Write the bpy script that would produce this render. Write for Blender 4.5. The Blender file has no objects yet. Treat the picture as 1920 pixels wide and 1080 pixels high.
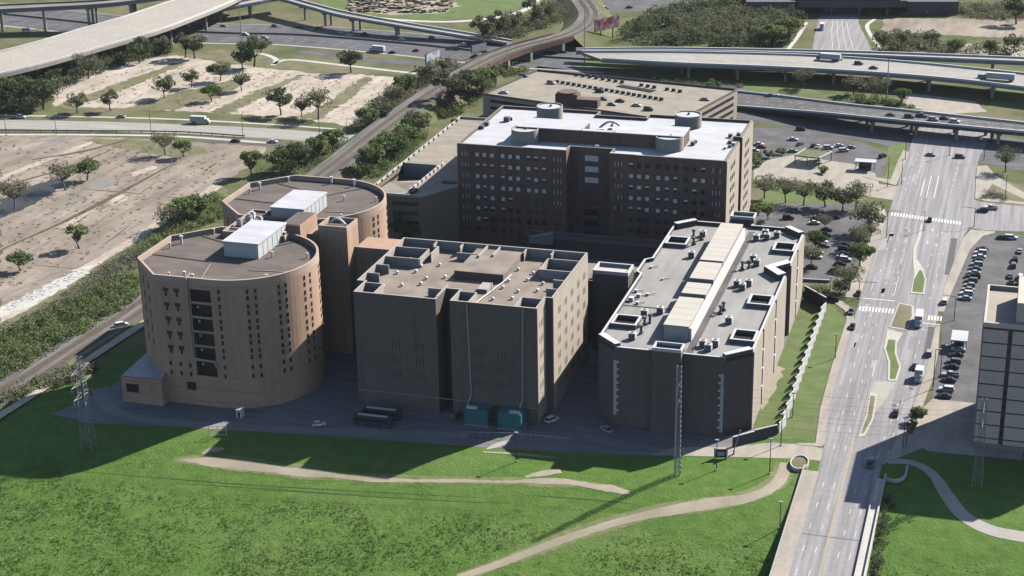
import bpy, math, random
import numpy as np
from mathutils import Vector

# ------------------------------------------------------------------ camera, sky, sun, exposure
SC = bpy.context.scene
COL = SC.collection
random.seed(7)
RNG = np.random.default_rng(11)
CAM_H = 216.5
FOCAL_PX = 3161.0            # for a picture 1920 px wide
PITCH = math.radians(20.735)
ROLL = math.radians(-1.102)
TURN = math.radians(17.3)    # the street grid is the world grid; the camera is turned from it
CT, ST = math.cos(TURN), math.sin(TURN)


def _to_grid(v):
    return Vector((v[0] * CT - v[1] * ST, v[0] * ST + v[1] * CT, v[2]))


_f = Vector((0, math.cos(PITCH), -math.sin(PITCH)))
_r = Vector((1, 0, 0))
_u = _r.cross(_f)
_c, _s = math.cos(ROLL), math.sin(ROLL)
CF, CR, CU = _to_grid(_f), _to_grid(_c * _r + _s * _u), _to_grid(-_s * _r + _c * _u)

cam_data = bpy.data.cameras.new("camera")
cam = bpy.data.objects.new("camera", cam_data)
COL.objects.link(cam)
cam_data.sensor_width = 36
cam_data.lens = FOCAL_PX / 1920 * 36
cam_data.clip_start = 1
cam_data.clip_end = 20000
from mathutils import Matrix
m3 = Matrix((CR, CU, -CF)).transposed()
cam.matrix_world = Matrix.Translation((0, 0, CAM_H)) @ m3.to_4x4()
SC.camera = cam

SUN_AZ = math.radians(-126 + 180)      # direction towards the sun, counted from +X
SUN_EL = math.radians(35.4)
world = bpy.data.worlds.new("World")
SC.world = world
world.use_nodes = True
wn = world.node_tree
wn.nodes.clear()
sky = wn.nodes.new("ShaderNodeTexSky")
sky.sky_type = 'NISHITA'
sky.sun_disc = False
sky.sun_elevation = SUN_EL
sky.sun_rotation = math.radians(90) - SUN_AZ
sky.air_density = 0.8
sky.dust_density = 0.5
bg = wn.nodes.new("ShaderNodeBackground")
bg.inputs['Strength'].default_value = 0.078
wo = wn.nodes.new("ShaderNodeOutputWorld")
wn.links.new(sky.outputs[0], bg.inputs[0])
wn.links.new(bg.outputs[0], wo.inputs[0])

sun_data = bpy.data.lights.new("sun", 'SUN')
sun_data.energy = 5.0
sun_data.angle = math.radians(0.55)
sun_data.color = (1.0, 0.95, 0.88)
sun = bpy.data.objects.new("sun", sun_data)
COL.objects.link(sun)
sd = Vector((math.cos(SUN_EL) * math.cos(SUN_AZ), math.cos(SUN_EL) * math.sin(SUN_AZ), math.sin(SUN_EL)))
sun.rotation_euler = sd.to_track_quat('Z', 'Y').to_euler()
sun.location = (-100, 500, 300)

SC.view_settings.view_transform = 'Standard'
SC.view_settings.look = 'None'
SC.view_settings.exposure = 0.64
SC.view_settings.gamma = 1
SC.render.engine = 'CYCLES'
SC.cycles.max_bounces = 6
SC.cycles.diffuse_bounces = 0
SC.cycles.transparent_max_bounces = 8


# ------------------------------------------------------------------ helpers
def terrain(x, y):
    """height of the land: flat, with the lawn falling away to the bayou in front"""
    d = np.maximum(0.0, 410.0 - np.asarray(y, float))
    d = np.minimum(d, 110.0)
    return -0.115 * d * d / (d + 10.0)


def gp(px, py, z=None):
    """surveyed ground point: where the sight line through that spot of the photograph meets the land (or height z)"""
    d = CF * FOCAL_PX + CR * (px - 960) - CU * (py - 540)
    h = 0.0 if z is None else z
    for _ in range(1 if z is not None else 12):
        t = (h - CAM_H) / d[2]
        x, y = d[0] * t, d[1] * t
        if z is None:
            h = 0.5 * h + 0.5 * float(terrain(x, y))
    return Vector((x, y, h))


class MB:
    def __init__(self):
        self.v, self.f, self.m = [], [], []

    def add(self, vs, fs, m=0):
        n = len(self.v)
        self.v += [tuple(p) for p in vs]
        self.f += [tuple(i + n for i in f) for f in fs]
        self.m += [m] * len(fs)
        return self

    def box(self, x0, x1, y0, y1, z0, z1, m=0):
        return self.add([(x0, y0, z0), (x1, y0, z0), (x1, y1, z0), (x0, y1, z0), (x0, y0, z1), (x1, y0, z1), (x1, y1, z1), (x0, y1, z1)],
                        [(0, 3, 2, 1), (4, 5, 6, 7), (0, 1, 5, 4), (1, 2, 6, 5), (2, 3, 7, 6), (3, 0, 4, 7)], m)

    def obox(self, c, ux, lx, ly, z0, z1, m=0):
        """box turned in plan: centre c, long axis ux, half sizes lx, ly"""
        u = Vector((ux[0], ux[1])).normalized()
        w = Vector((-u.y, u.x))
        c = Vector((c[0], c[1]))
        q = [c + u * a * lx + w * b * ly for a, b in ((-1, -1), (1, -1), (1, 1), (-1, 1))]
        return self.prism(q, z0, z1, m)

    def prism(self, poly, z0, z1, m=0, mtop=None, top=True):
        n = len(poly)
        area = sum(poly[i][0] * poly[(i + 1) % n][1] - poly[(i + 1) % n][0] * poly[i][1] for i in range(n))
        if area < 0:
            poly = poly[::-1]
        vs = [(p[0], p[1], z0) for p in poly] + [(p[0], p[1], z1) for p in poly]
        self.add(vs, [(i, (i + 1) % n, n + (i + 1) % n, n + i) for i in range(n)], m)
        if top:
            self.add([(p[0], p[1], z1) for p in poly], [tuple(range(n))], m if mtop is None else mtop)
            self.add([(p[0], p[1], z0) for p in poly], [tuple(range(n))[::-1]], m)
        return self

    def ring(self, poly, t, z0, z1, m=0, mi=None):
        """wall of thickness t standing inside the closed outline"""
        inner = inset(poly, t)
        n = len(poly)
        vs = [(p[0], p[1], z0) for p in poly] + [(p[0], p[1], z1) for p in poly] + [(p[0], p[1], z0) for p in inner] + [(p[0], p[1], z1) for p in inner]
        fs = []
        for i in range(n):
            j = (i + 1) % n
            fs += [(i, j, n + j, n + i), (2 * n + j, 2 * n + i, 3 * n + i, 3 * n + j), (n + i, n + j, 3 * n + j, 3 * n + i)]
        self.add(vs, fs, m)
        if mi is not None:
            for k in range(n):
                self.m[-3 * n + 3 * k + 1] = mi
                self.m[-3 * n + 3 * k + 2] = mi
        return self

    def cyl(self, cx, cy, r, z0, z1, n=32, m=0, mtop=None, r1=None):
        r1 = r if r1 is None else r1
        a = [2 * math.pi * i / n for i in range(n)]
        vs = [(cx + r * math.cos(t), cy + r * math.sin(t), z0) for t in a] + [(cx + r1 * math.cos(t), cy + r1 * math.sin(t), z1) for t in a]
        self.add(vs, [(i, (i + 1) % n, n + (i + 1) % n, n + i) for i in range(n)], m)
        self.add(vs[n:], [tuple(range(n))], m if mtop is None else mtop)
        return self

    def tube(self, p, q, r, n=5, m=0, r1=None):
        p, q = Vector(p), Vector(q)
        r1 = r if r1 is None else r1
        d = (q - p)
        if d.length < 1e-6:
            return self
        d.normalize()
        a = d.cross(Vector((0, 0, 1)))
        if a.length < 1e-3:
            a = Vector((1, 0, 0))
        a.normalize()
        b = d.cross(a)
        vs = []
        for c, rr in ((p, r), (q, r1)):
            for i in range(n):
                t = 2 * math.pi * i / n
                vs.append(c + a * (rr * math.cos(t)) + b * (rr * math.sin(t)))
        self.add(vs, [(i, n + i, n + (i + 1) % n, (i + 1) % n) for i in range(n)], m)
        self.add(vs[n:], [tuple(range(n))[::-1]], m)
        return self

    def sheet(self, pts, m=0):
        return self.add(pts, [tuple(range(len(pts)))], m)

    def mesh(self, name, mats, smooth=False):
        me = bpy.data.meshes.new(name)
        me.from_pydata(self.v, [], self.f)
        for mt in (mats if isinstance(mats, (list, tuple)) else [mats]):
            me.materials.append(mt)
        if any(self.m):
            me.polygons.foreach_set('material_index', self.m)
        if smooth:
            me.polygons.foreach_set('use_smooth', [True] * len(me.polygons))
        me.update()
        return me

    def build(self, name, mats, parent=None, smooth=False):
        o = bpy.data.objects.new(name, self.mesh(name, mats, smooth))
        COL.objects.link(o)
        if parent is not None:
            o.parent = parent
            p = Vector((0, 0, 0))
            q = parent
            while q is not None:
                p += q.location
                q = q.parent
            o.location = -p
        return o


def inset(poly, t):
    n = len(poly)
    area = sum(poly[i][0] * poly[(i + 1) % n][1] - poly[(i + 1) % n][0] * poly[i][1] for i in range(n))
    s = 1 if area > 0 else -1
    out = []
    for i in range(n):
        a, b, c = Vector(poly[i - 1][:2]), Vector(poly[i][:2]), Vector(poly[(i + 1) % n][:2])
        d1, d2 = (b - a).normalized(), (c - b).normalized()
        n1, n2 = Vector((-d1.y, d1.x)) * s, Vector((-d2.y, d2.x)) * s
        k = n1 + n2
        k = k / max(0.3, k.dot(n1))
        out.append((b.x + k.x * t, b.y + k.y * t))
    return out


def place(me, name, parent, loc, rz=0.0, scale=1.0):
    """one more object on shared mesh data; loc is in world metres"""
    o = bpy.data.objects.new(name, me)
    COL.objects.link(o)
    p = Vector((0, 0, 0))
    if parent is not None:
        o.parent = parent
        q = parent
        while q is not None:
            p += q.location
            q = q.parent
    o.location = Vector(loc) - p
    o.rotation_euler = (0, 0, rz)
    if scale != 1.0:
        o.scale = scale if isinstance(scale, (tuple, list)) else (scale,) * 3
    return o


def tag(o, label=None, cat=None, group=None, kind=None):
    if label:
        o['label'] = label
    if cat:
        o['category'] = cat
    if group:
        o['group'] = group
    if kind:
        o['kind'] = kind
    return o


def thing(name, loc, label, cat, group=None, rz=0.0):
    o = bpy.data.objects.new(name, None)
    o.empty_display_size = 1
    COL.objects.link(o)
    o.location = loc
    o.rotation_euler = (0, 0, rz)
    return tag(o, label, cat, group)


ORD = ['', 'first', 'second', 'third', 'fourth', 'fifth', 'sixth', 'seventh', 'eighth', 'ninth', 'tenth', 'eleventh', 'twelfth', 'thirteenth',
       'fourteenth', 'fifteenth', 'sixteenth', 'seventeenth', 'eighteenth', 'nineteenth', 'twentieth']


# ------------------------------------------------------------------ materials
def mat(name, c, rough=0.85, var=0.12, scale=0.3, c2=None, metal=0.0, bump=0.0, fine=6.0, spec=0.3, stretch=None, obj=False, contrast=1.0, streak=None):
    m = bpy.data.materials.new(name)
    m.use_nodes = True
    nt = m.node_tree
    b = nt.nodes['Principled BSDF']
    b.inputs['Roughness'].default_value = rough
    b.inputs['Metallic'].default_value = metal
    b.inputs['Specular IOR Level'].default_value = spec
    if obj:
        tc = nt.nodes.new('ShaderNodeTexCoord')
        pos = tc.outputs['Object']
    else:
        pos = nt.nodes.new('ShaderNodeNewGeometry').outputs['Position']
    if stretch:
        mp = nt.nodes.new('ShaderNodeMapping')
        mp.inputs['Scale'].default_value = stretch
        nt.links.new(pos, mp.inputs[0])
        pos = mp.outputs[0]
    n1 = nt.nodes.new('ShaderNodeTexNoise')
    n1.inputs['Scale'].default_value = scale
    n1.inputs['Detail'].default_value = 6
    n1.inputs['Roughness'].default_value = 0.62
    nt.links.new(pos, n1.inputs['Vector'])
    n2 = nt.nodes.new('ShaderNodeTexNoise')
    n2.inputs['Scale'].default_value = scale * fine
    n2.inputs['Detail'].default_value = 4
    nt.links.new(pos, n2.inputs['Vector'])
    r1 = nt.nodes.new('ShaderNodeMapRange')
    r1.inputs['From Min'].default_value = 0.5 - 0.2 / contrast
    r1.inputs['From Max'].default_value = 0.5 + 0.2 / contrast
    nt.links.new(n1.outputs['Fac'], r1.inputs['Value'])
    mx = nt.nodes.new('ShaderNodeMix')
    mx.data_type = 'RGBA'
    ca = tuple(max(0, x * (1 - var)) for x in c)
    cb = tuple(min(1, x * (1 + var)) for x in c) if c2 is None else c2
    mx.inputs['A'].default_value = (*ca, 1)
    mx.inputs['B'].default_value = (*cb, 1)
    nt.links.new(r1.outputs[0], mx.inputs['Factor'])
    hs = nt.nodes.new('ShaderNodeHueSaturation')
    r2 = nt.nodes.new('ShaderNodeMapRange')
    r2.inputs['From Min'].default_value = 0.3
    r2.inputs['From Max'].default_value = 0.7
    r2.inputs['To Min'].default_value = 1 - var * 0.8
    r2.inputs['To Max'].default_value = 1 + var * 0.8
    nt.links.new(n2.outputs['Fac'], r2.inputs['Value'])
    nt.links.new(r2.outputs[0], hs.inputs['Value'])
    nt.links.new(mx.outputs['Result'], hs.inputs['Color'])
    out_c = hs.outputs[0]
    if streak:
        mp2 = nt.nodes.new('ShaderNodeMapping')
        mp2.inputs['Scale'].default_value = streak[0]
        nt.links.new(nt.nodes.new('ShaderNodeNewGeometry').outputs['Position'], mp2.inputs[0])
        n3 = nt.nodes.new('ShaderNodeTexNoise')
        n3.inputs['Scale'].default_value = 1.0
        n3.inputs['Detail'].default_value = 5
        nt.links.new(mp2.outputs[0], n3.inputs['Vector'])
        r3 = nt.nodes.new('ShaderNodeMapRange')
        r3.inputs['From Min'].default_value = 0.35
        r3.inputs['From Max'].default_value = 0.65
        r3.inputs['To Min'].default_value = 1 - streak[1]
        r3.inputs['To Max'].default_value = 1 + streak[1]
        nt.links.new(n3.outputs['Fac'], r3.inputs['Value'])
        h2 = nt.nodes.new('ShaderNodeHueSaturation')
        nt.links.new(r3.outputs[0], h2.inputs['Value'])
        nt.links.new(out_c, h2.inputs['Color'])
        out_c = h2.outputs[0]
    nt.links.new(out_c, b.inputs['Base Color'])
    if bump:
        bp = nt.nodes.new('ShaderNodeBump')
        bp.inputs['Strength'].default_value = bump
        bp.inputs['Distance'].default_value = 0.3
        nt.links.new(n2.outputs['Fac'], bp.inputs['Height'])
        nt.links.new(bp.outputs[0], b.inputs['Normal'])
    return m


def leaf_mat(name, c, c2, var=0.35):
    m = bpy.data.materials.new(name)
    m.use_nodes = True
    nt = m.node_tree
    nt.nodes.clear()
    out = nt.nodes.new('ShaderNodeOutputMaterial')
    d = nt.nodes.new('ShaderNodeBsdfDiffuse')
    t = nt.nodes.new('ShaderNodeBsdfTranslucent')
    ms = nt.nodes.new('ShaderNodeMixShader')
    ms.inputs[0].default_value = 0.32
    pos = nt.nodes.new('ShaderNodeNewGeometry').outputs['Position']
    n1 = nt.nodes.new('ShaderNodeTexNoise')
    n1.inputs['Scale'].default_value = 0.22
    n1.inputs['Detail'].default_value = 5
    nt.links.new(pos, n1.inputs['Vector'])
    oi = nt.nodes.new('ShaderNodeObjectInfo')
    ad = nt.nodes.new('ShaderNodeMath')
    ad.operation = 'MULTIPLY_ADD'
    ad.inputs[1].default_value = 0.45
    nt.links.new(oi.outputs['Random'], ad.inputs[0])
    sb = nt.nodes.new('ShaderNodeMath')
    sb.operation = 'MULTIPLY_ADD'
    sb.inputs[1].default_value = 1.6
    sb.inputs[2].default_value = -0.52
    nt.links.new(n1.outputs['Fac'], sb.inputs[0])
    nt.links.new(sb.outputs[0], ad.inputs[2])
    mx = nt.nodes.new('ShaderNodeMix')
    mx.data_type = 'RGBA'
    mx.inputs['A'].default_value = (*c, 1)
    mx.inputs['B'].default_value = (*c2, 1)
    nt.links.new(ad.outputs[0], mx.inputs['Factor'])
    nt.links.new(mx.outputs['Result'], d.inputs[0])
    nt.links.new(mx.outputs['Result'], t.inputs[0])
    nt.links.new(d.outputs[0], ms.inputs[1])
    nt.links.new(t.outputs[0], ms.inputs[2])
    nt.links.new(ms.outputs[0], out.inputs[0])
    return m


M = {}
M['brick'] = mat('pink_brick', (0.48, 0.32, 0.225), var=0.07, scale=0.12, stretch=(1, 1, 0.35), streak=((0.5, 0.5, 0.03), 0.07))
M['brick_cap'] = mat('brick_coping', (0.5, 0.38, 0.31), var=0.08)
M['roof_brown'] = mat('gravel_roof_brown', (0.155, 0.13, 0.115), var=0.12, scale=0.12, fine=14, streak=((0.12, 0.2, 1), 0.14))
M['roof_seam'] = mat('roof_seam', (0.09, 0.075, 0.07), var=0.1)
M['roof_seam_pale'] = mat('roof_seam_pale', (0.3, 0.26, 0.23), var=0.1)
M['white_roof'] = mat('white_roof_membrane', (0.55, 0.55, 0.575), var=0.05, scale=0.15, rough=0.7, streak=((0.08, 0.3, 1), 0.08))
M['white_sheet'] = mat('white_metal_wall', (0.55, 0.57, 0.56), var=0.05, scale=0.3, rough=0.6)
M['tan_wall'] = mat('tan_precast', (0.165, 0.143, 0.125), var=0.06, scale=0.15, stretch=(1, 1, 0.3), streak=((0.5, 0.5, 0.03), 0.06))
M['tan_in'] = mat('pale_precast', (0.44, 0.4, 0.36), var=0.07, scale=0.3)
M['roof_tan'] = mat('gravel_roof_tan', (0.28, 0.235, 0.195), var=0.12, scale=0.12, fine=12, streak=((0.15, 0.12, 1), 0.16))
M['roof_grey'] = mat('grey_roof_membrane', (0.385, 0.37, 0.35), c2=(0.31, 0.297, 0.28), var=0.05, scale=0.06, fine=8, contrast=1.5, streak=((0.35, 0.05, 1), 0.1))
M['rb_wall'] = mat('dark_tan_brick', (0.155, 0.133, 0.118), var=0.06, scale=0.15, stretch=(1, 1, 0.3), streak=((0.5, 0.5, 0.03), 0.06))
M['rb_panel'] = mat('pale_concrete_panel', (0.46, 0.4, 0.33), var=0.07, scale=0.2, stretch=(1, 1, 0.25))  # also lends sun-facing walls of other blocks their sunlit brightness
M['coping'] = mat('white_coping', (0.62, 0.62, 0.62), var=0.05)
M['cream'] = mat('cream_penthouse_roof', (0.55, 0.51, 0.445), var=0.07, scale=0.25, stretch=(0.3, 1.5, 1))
M['tb_wall'] = mat('red_brown_brick', (0.2, 0.135, 0.108), var=0.08, scale=0.2, streak=((0.5, 0.5, 0.05), 0.12))
M['tb_side'] = mat('orange_brown_brick', (0.29, 0.185, 0.13), var=0.08, scale=0.2)
M['dark'] = mat('dark_opening', (0.02, 0.02, 0.024), var=0.2, rough=0.6)
M['glass'] = mat('dark_glass', (0.03, 0.035, 0.045), rough=0.15, var=0.1, spec=0.35)
M['reflect_pane'] = mat('window_reflection', (0.9, 0.84, 0.75), var=0.12, scale=0.5, rough=0.6)  # bright reflections in the panes, put into a pale warm colour
M['steel'] = mat('galvanised_steel', (0.42, 0.43, 0.44), metal=0.3, rough=0.5, var=0.1)
M['pylon'] = mat('weathered_pylon_steel', (0.3, 0.3, 0.3), rough=0.7, var=0.1)
M['dsteel'] = mat('dark_steel', (0.07, 0.07, 0.075), rough=0.6, var=0.1)
M['unit'] = mat('white_roof_unit', (0.74, 0.74, 0.74), rough=0.6, var=0.06)
M['unit_grey'] = mat('grey_roof_unit', (0.2, 0.2, 0.21), rough=0.6, var=0.1)
M['conc'] = mat('concrete', (0.42, 0.395, 0.35), var=0.1, scale=0.1, fine=10)
M['conc_w'] = mat('pale_concrete', (0.56, 0.54, 0.5), var=0.08, scale=0.1, fine=8)
M['conc_d'] = mat('weathered_concrete', (0.26, 0.245, 0.225), var=0.14, scale=0.1, fine=10)
M['deckroad'] = mat('concrete_deck_road', (0.44, 0.415, 0.375), c2=(0.35, 0.33, 0.3), var=0.1, scale=0.05, fine=9, streak=((0.02, 0.5, 1), 0.14))
M['garage'] = mat('garage_deck', (0.40, 0.355, 0.285), c2=(0.31, 0.275, 0.225), var=0.1, scale=0.05, fine=8, contrast=1.4, streak=((0.12, 0.4, 1), 0.12))
M['road'] = mat('worn_asphalt', (0.35, 0.335, 0.34), c2=(0.29, 0.275, 0.28), var=0.1, scale=0.04, fine=14, contrast=1.5, streak=((0.7, 0.018, 1), 0.2))
M['asph'] = mat('grey_asphalt', (0.16, 0.152, 0.155), c2=(0.125, 0.12, 0.122), var=0.14, scale=0.06, fine=10, streak=((0.1, 0.1, 1), 0.22))
M['asph_d'] = mat('dark_asphalt', (0.11, 0.11, 0.12), c2=(0.15, 0.148, 0.155), var=0.12, scale=0.04, fine=10, streak=((0.02, 0.35, 1), 0.2))
M['yard'] = mat('yard_asphalt', (0.235, 0.23, 0.24), c2=(0.19, 0.185, 0.195), var=0.1, scale=0.06, fine=10, streak=((0.06, 0.3, 1), 0.15))
M['flydeck'] = mat('pale_flyover_deck', (0.52, 0.475, 0.41), c2=(0.43, 0.39, 0.34), var=0.08, scale=0.05, fine=8, streak=((0.5, 0.5, 1), 0.06))
M['fence_white'] = mat('white_fence_concrete', (0.74, 0.72, 0.68), var=0.06, scale=0.3)
M['under_conc'] = mat('dark_grey_concrete', (0.15, 0.145, 0.14), var=0.15, scale=0.2)  # darker grey than the other concretes
M['patch2'] = mat('pale_asphalt_patch', (0.27, 0.26, 0.262), var=0.1)
M['patch3'] = mat('concrete_patch', (0.38, 0.37, 0.36), var=0.1)
M['garage_wall'] = mat('brown_garage_concrete', (0.27, 0.215, 0.165), var=0.08, scale=0.2)
M['patch'] = mat('asphalt_patch', (0.12, 0.115, 0.12), var=0.1)
M['walk'] = mat('concrete_pavement', (0.46, 0.41, 0.345), c2=(0.38, 0.34, 0.29), var=0.1, scale=0.1, fine=10, streak=((0.3, 0.08, 1), 0.1))
M['kerb'] = mat('kerb_concrete', (0.52, 0.49, 0.43), var=0.1, scale=0.4)
M['paint'] = mat('road_paint', (0.72, 0.72, 0.7), var=0.14, scale=0.8)
M['ypaint'] = mat('yellow_road_paint', (0.55, 0.44, 0.2), var=0.15, scale=0.8)
M['dirt'] = mat('pale_dirt', (0.48, 0.42, 0.325), c2=(0.31, 0.28, 0.195), var=0.12, scale=0.07, fine=8, contrast=1.6)
M['slab'] = mat('old_slab', (0.41, 0.345, 0.285), c2=(0.26, 0.212, 0.17), var=0.16, scale=0.035, fine=12, contrast=1.8, streak=((0.16, 0.022, 1), 0.2))
M['slab_pale'] = mat('pale_slab', (0.60, 0.525, 0.44), c2=(0.43, 0.365, 0.29), var=0.14, scale=0.04, fine=10, contrast=1.8, streak=((0.2, 0.03, 1), 0.13))
M['ballast'] = mat('rail_ballast', (0.215, 0.2, 0.185), c2=(0.15, 0.142, 0.135), var=0.15, scale=0.12, fine=8, streak=((0.6, 0.02, 1), 0.25))
M['rail'] = mat('rail_steel', (0.16, 0.12, 0.10), rough=0.6, var=0.2)
M['rust'] = mat('rusty_girder', (0.14, 0.085, 0.065), rough=0.8, var=0.2)
M['teal'] = mat('teal_paint', (0.045, 0.2, 0.225), rough=0.5, var=0.08)
M['bark'] = mat('bark', (0.13, 0.10, 0.08), var=0.25, scale=2, obj=True)
M['bark_pale'] = mat('pale_bark', (0.25, 0.21, 0.17), var=0.25, scale=2, obj=True)
M['eb_panel'] = mat('grey_tan_panel', (0.68, 0.55, 0.46), var=0.06, scale=0.2)
M['eb_band'] = mat('dark_facade_band', (0.07, 0.062, 0.06), rough=0.35, var=0.1)
M['eb_roof'] = mat('sand_roof', (0.42, 0.37, 0.315), var=0.07, scale=0.2, stretch=(0.2, 1.4, 1))
M['mulch'] = mat('mulch', (0.12, 0.10, 0.07), var=0.3, scale=0.6)
M['water'] = mat('still_water', (0.06, 0.055, 0.055), rough=0.35, var=0.25, spec=0.25, scale=0.1)
M['leaf_mid'] = leaf_mat('leaves_mid_green', (0.10, 0.155, 0.055), (0.27, 0.33, 0.14))
M['leaf_dark'] = leaf_mat('leaves_dark_green', (0.09, 0.12, 0.06), (0.24, 0.27, 0.145))
M['leaf_olive'] = leaf_mat('leaves_olive', (0.14, 0.15, 0.085), (0.31, 0.31, 0.19))
M['leaf_fresh'] = leaf_mat('leaves_fresh_green', (0.13, 0.195, 0.06), (0.34, 0.40, 0.17))
M['leaf_grey'] = leaf_mat('thin_grey_twigs', (0.17, 0.175, 0.12), (0.35, 0.335, 0.25))
M['grass_blade'] = leaf_mat('grass_blades', (0.085, 0.155, 0.032), (0.17, 0.275, 0.065))


def ground_mat():
    m = bpy.data.materials.new('grass_and_soil')
    m.use_nodes = True
    nt = m.node_tree
    b = nt.nodes['Principled BSDF']
    b.inputs['Roughness'].default_value = 0.95
    b.inputs['Specular IOR Level'].default_value = 0.1
    pos = nt.nodes.new('ShaderNodeNewGeometry').outputs['Position']

    def noise(sc, det=6, rough=0.6):
        n = nt.nodes.new('ShaderNodeTexNoise')
        n.inputs['Scale'].default_value = sc
        n.inputs['Detail'].default_value = det
        n.inputs['Roughness'].default_value = rough
        nt.links.new(pos, n.inputs['Vector'])
        return n.outputs['Fac']

    def rng(v, a, b_, lo=0., hi=1.):
        r = nt.nodes.new('ShaderNodeMapRange')
        r.inputs['From Min'].default_value = a
        r.inputs['From Max'].default_value = b_
        r.inputs['To Min'].default_value = lo
        r.inputs['To Max'].default_value = hi
        nt.links.new(v, r.inputs['Value'])
        return r.outputs[0]

    def mix(f, a, b_):
        x = nt.nodes.new('ShaderNodeMix')
        x.data_type = 'RGBA'
        for k, v in (('A', a), ('B', b_)):
            if isinstance(v, tuple):
                x.inputs[k].default_value = (*v, 1)
            else:
                nt.links.new(v, x.inputs[k])
        nt.links.new(f, x.inputs['Factor'])
        return x.outputs['Result']
    lush = mix(rng(noise(0.25), 0.32, 0.68), (0.085, 0.158, 0.032), (0.132, 0.228, 0.052))
    lush = mix(rng(noise(0.03, 5, 0.65), 0.5, 0.72, 0, 0.75), lush, (0.165, 0.225, 0.07))
    lush = mix(rng(noise(0.055, 5, 0.7), 0.6, 0.74, 0, 0.45), lush, (0.05, 0.115, 0.03))
    far = mix(rng(noise(0.05), 0.35, 0.65), (0.10, 0.12, 0.05), (0.185, 0.185, 0.095))
    far = mix(rng(noise(0.015, 4), 0.52, 0.7, 0, 0.8), far, (0.26, 0.215, 0.15))
    sep = nt.nodes.new('ShaderNodeSeparateXYZ')
    nt.links.new(pos, sep.inputs[0])
    nearness = rng(sep.outputs['Y'], 470, 440)
    col = mix(nearness, far, lush)
    hs = nt.nodes.new('ShaderNodeHueSaturation')
    nt.links.new(rng(noise(2.2, 4), 0.3, 0.7, 0.84, 1.16), hs.inputs['Value'])
    nt.links.new(col, hs.inputs['Color'])
    nt.links.new(hs.outputs[0], b.inputs['Base Color'])
    bp = nt.nodes.new('ShaderNodeBump')
    bp.inputs['Strength'].default_value = 0.8
    bp.inputs['Distance'].default_value = 0.5
    nt.links.new(noise(1.1, 5, 0.7), bp.inputs['Height'])
    nt.links.new(bp.outputs[0], b.inputs['Normal'])
    return m


M['ground'] = ground_mat()
M['lawn'] = mat('mown_grass', (0.105, 0.16, 0.04), c2=(0.155, 0.205, 0.068), var=0.12, scale=0.15, fine=10, bump=0.4)
M['grass_rut'] = mat('trodden_grass', (0.05, 0.1, 0.022), var=0.2, scale=0.3)
M['lawn_worn'] = mat('worn_grass', (0.135, 0.185, 0.055), c2=(0.24, 0.235, 0.115), var=0.15, scale=0.4, fine=6)
M['lawn_dry'] = mat('dry_grass', (0.15, 0.155, 0.075), c2=(0.235, 0.21, 0.125), var=0.15, scale=0.12, fine=10, bump=0.4)


# ------------------------------------------------------------------ the land
def axis(lo, hi, fine_lo, fine_hi, step):
    a = [lo]
    for v in (-2200, -1200, -700):
        if v > lo and v < fine_lo:
            a.append(v)
    a += list(np.arange(fine_lo, fine_hi, step))
    for v in (fine_hi, fine_hi + 100, fine_hi + 400, 1500, 3000):
        if fine_hi <= v < hi:
            a.append(v)
    return np.array(sorted(set(a + [hi])), float)


gx = axis(-4000, 4000, -300, 36, 0.75)
gy = axis(-600, 9000, 306, 424, 0.75)
XX, YY = np.meshgrid(gx, gy)
ZZ = terrain(XX, YY)


def value_noise(x, y, cell, seed):
    rg_ = np.random.default_rng(seed)
    t = rg_.uniform(0, 1, (256, 256))
    u, v = x / cell, y / cell
    i, j = np.floor(u).astype(int), np.floor(v).astype(int)
    fu, fv = u - i, v - j
    fu, fv = fu * fu * (3 - 2 * fu), fv * fv * (3 - 2 * fv)
    g = lambda a, b: t[a % 256, b % 256]
    return (g(i, j) * (1 - fu) + g(i + 1, j) * fu) * (1 - fv) + (g(i, j + 1) * (1 - fu) + g(i + 1, j + 1) * fu) * fv


# lumpy long grass on the slope, smoother towards the buildings
lump_amp = np.clip((402 - YY) / 22, 0.0, 1.0) * (YY > 300) * (XX > -305) * (XX < 40)
TRACKS = ([(860, 1084), (960, 1048), (1080, 1003), (1200, 968), (1320, 946), (1400, 934), (1450, 912), (1470, 888), (1474, 868)],
          [(325, 861), (400, 866), (520, 880), (640, 893), (760, 900), (880, 903), (1000, 903), (1080, 905), (1165, 921)],
          [(1925, 1008), (1860, 995), (1810, 970), (1780, 935), (1758, 900), (1735, 878), (1700, 866)],
          [(150, 884), (300, 896), (450, 908), (600, 917), (760, 926), (900, 933)], [(330, 906), (500, 917), (700, 931), (880, 941), (940, 944)], [(1010, 930), (1100, 936), (1180, 944)])
flat = np.full(XX.shape, 99.0)
for tr in TRACKS:
    w = [gp(*p) for p in tr]
    for a, b in zip(w[:-1], w[1:]):
        for k in range(12):
            c = a.lerp(b, k / 12)
            flat = np.minimum(flat, np.hypot(XX - c.x, YY - c.y))
lump_amp = lump_amp * np.clip((flat - 3.2) / 3.0, 0.0, 1.0)
ZZ = ZZ - lump_amp * (0.16 * value_noise(XX, YY, 1.9, 1) + 0.14 * value_noise(XX, YY, 4.3, 2) + 0.12 * value_noise(XX, YY, 0.95, 3))
nx, ny = len(gx), len(gy)
idx = np.arange(nx * ny).reshape(ny, nx)
quads = np.stack([idx[:-1, :-1], idx[:-1, 1:], idx[1:, 1:], idx[1:, :-1]], -1).reshape(-1, 4)
gm = bpy.data.meshes.new('ground')
gm.from_pydata(np.stack([XX, YY, ZZ], -1).reshape(-1, 3).tolist(), [], quads.tolist())
gm.materials.append(M['ground'])
gm.update()
ground = bpy.data.objects.new('ground', gm)
COL.objects.link(ground)
tag(ground, kind='structure')


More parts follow.
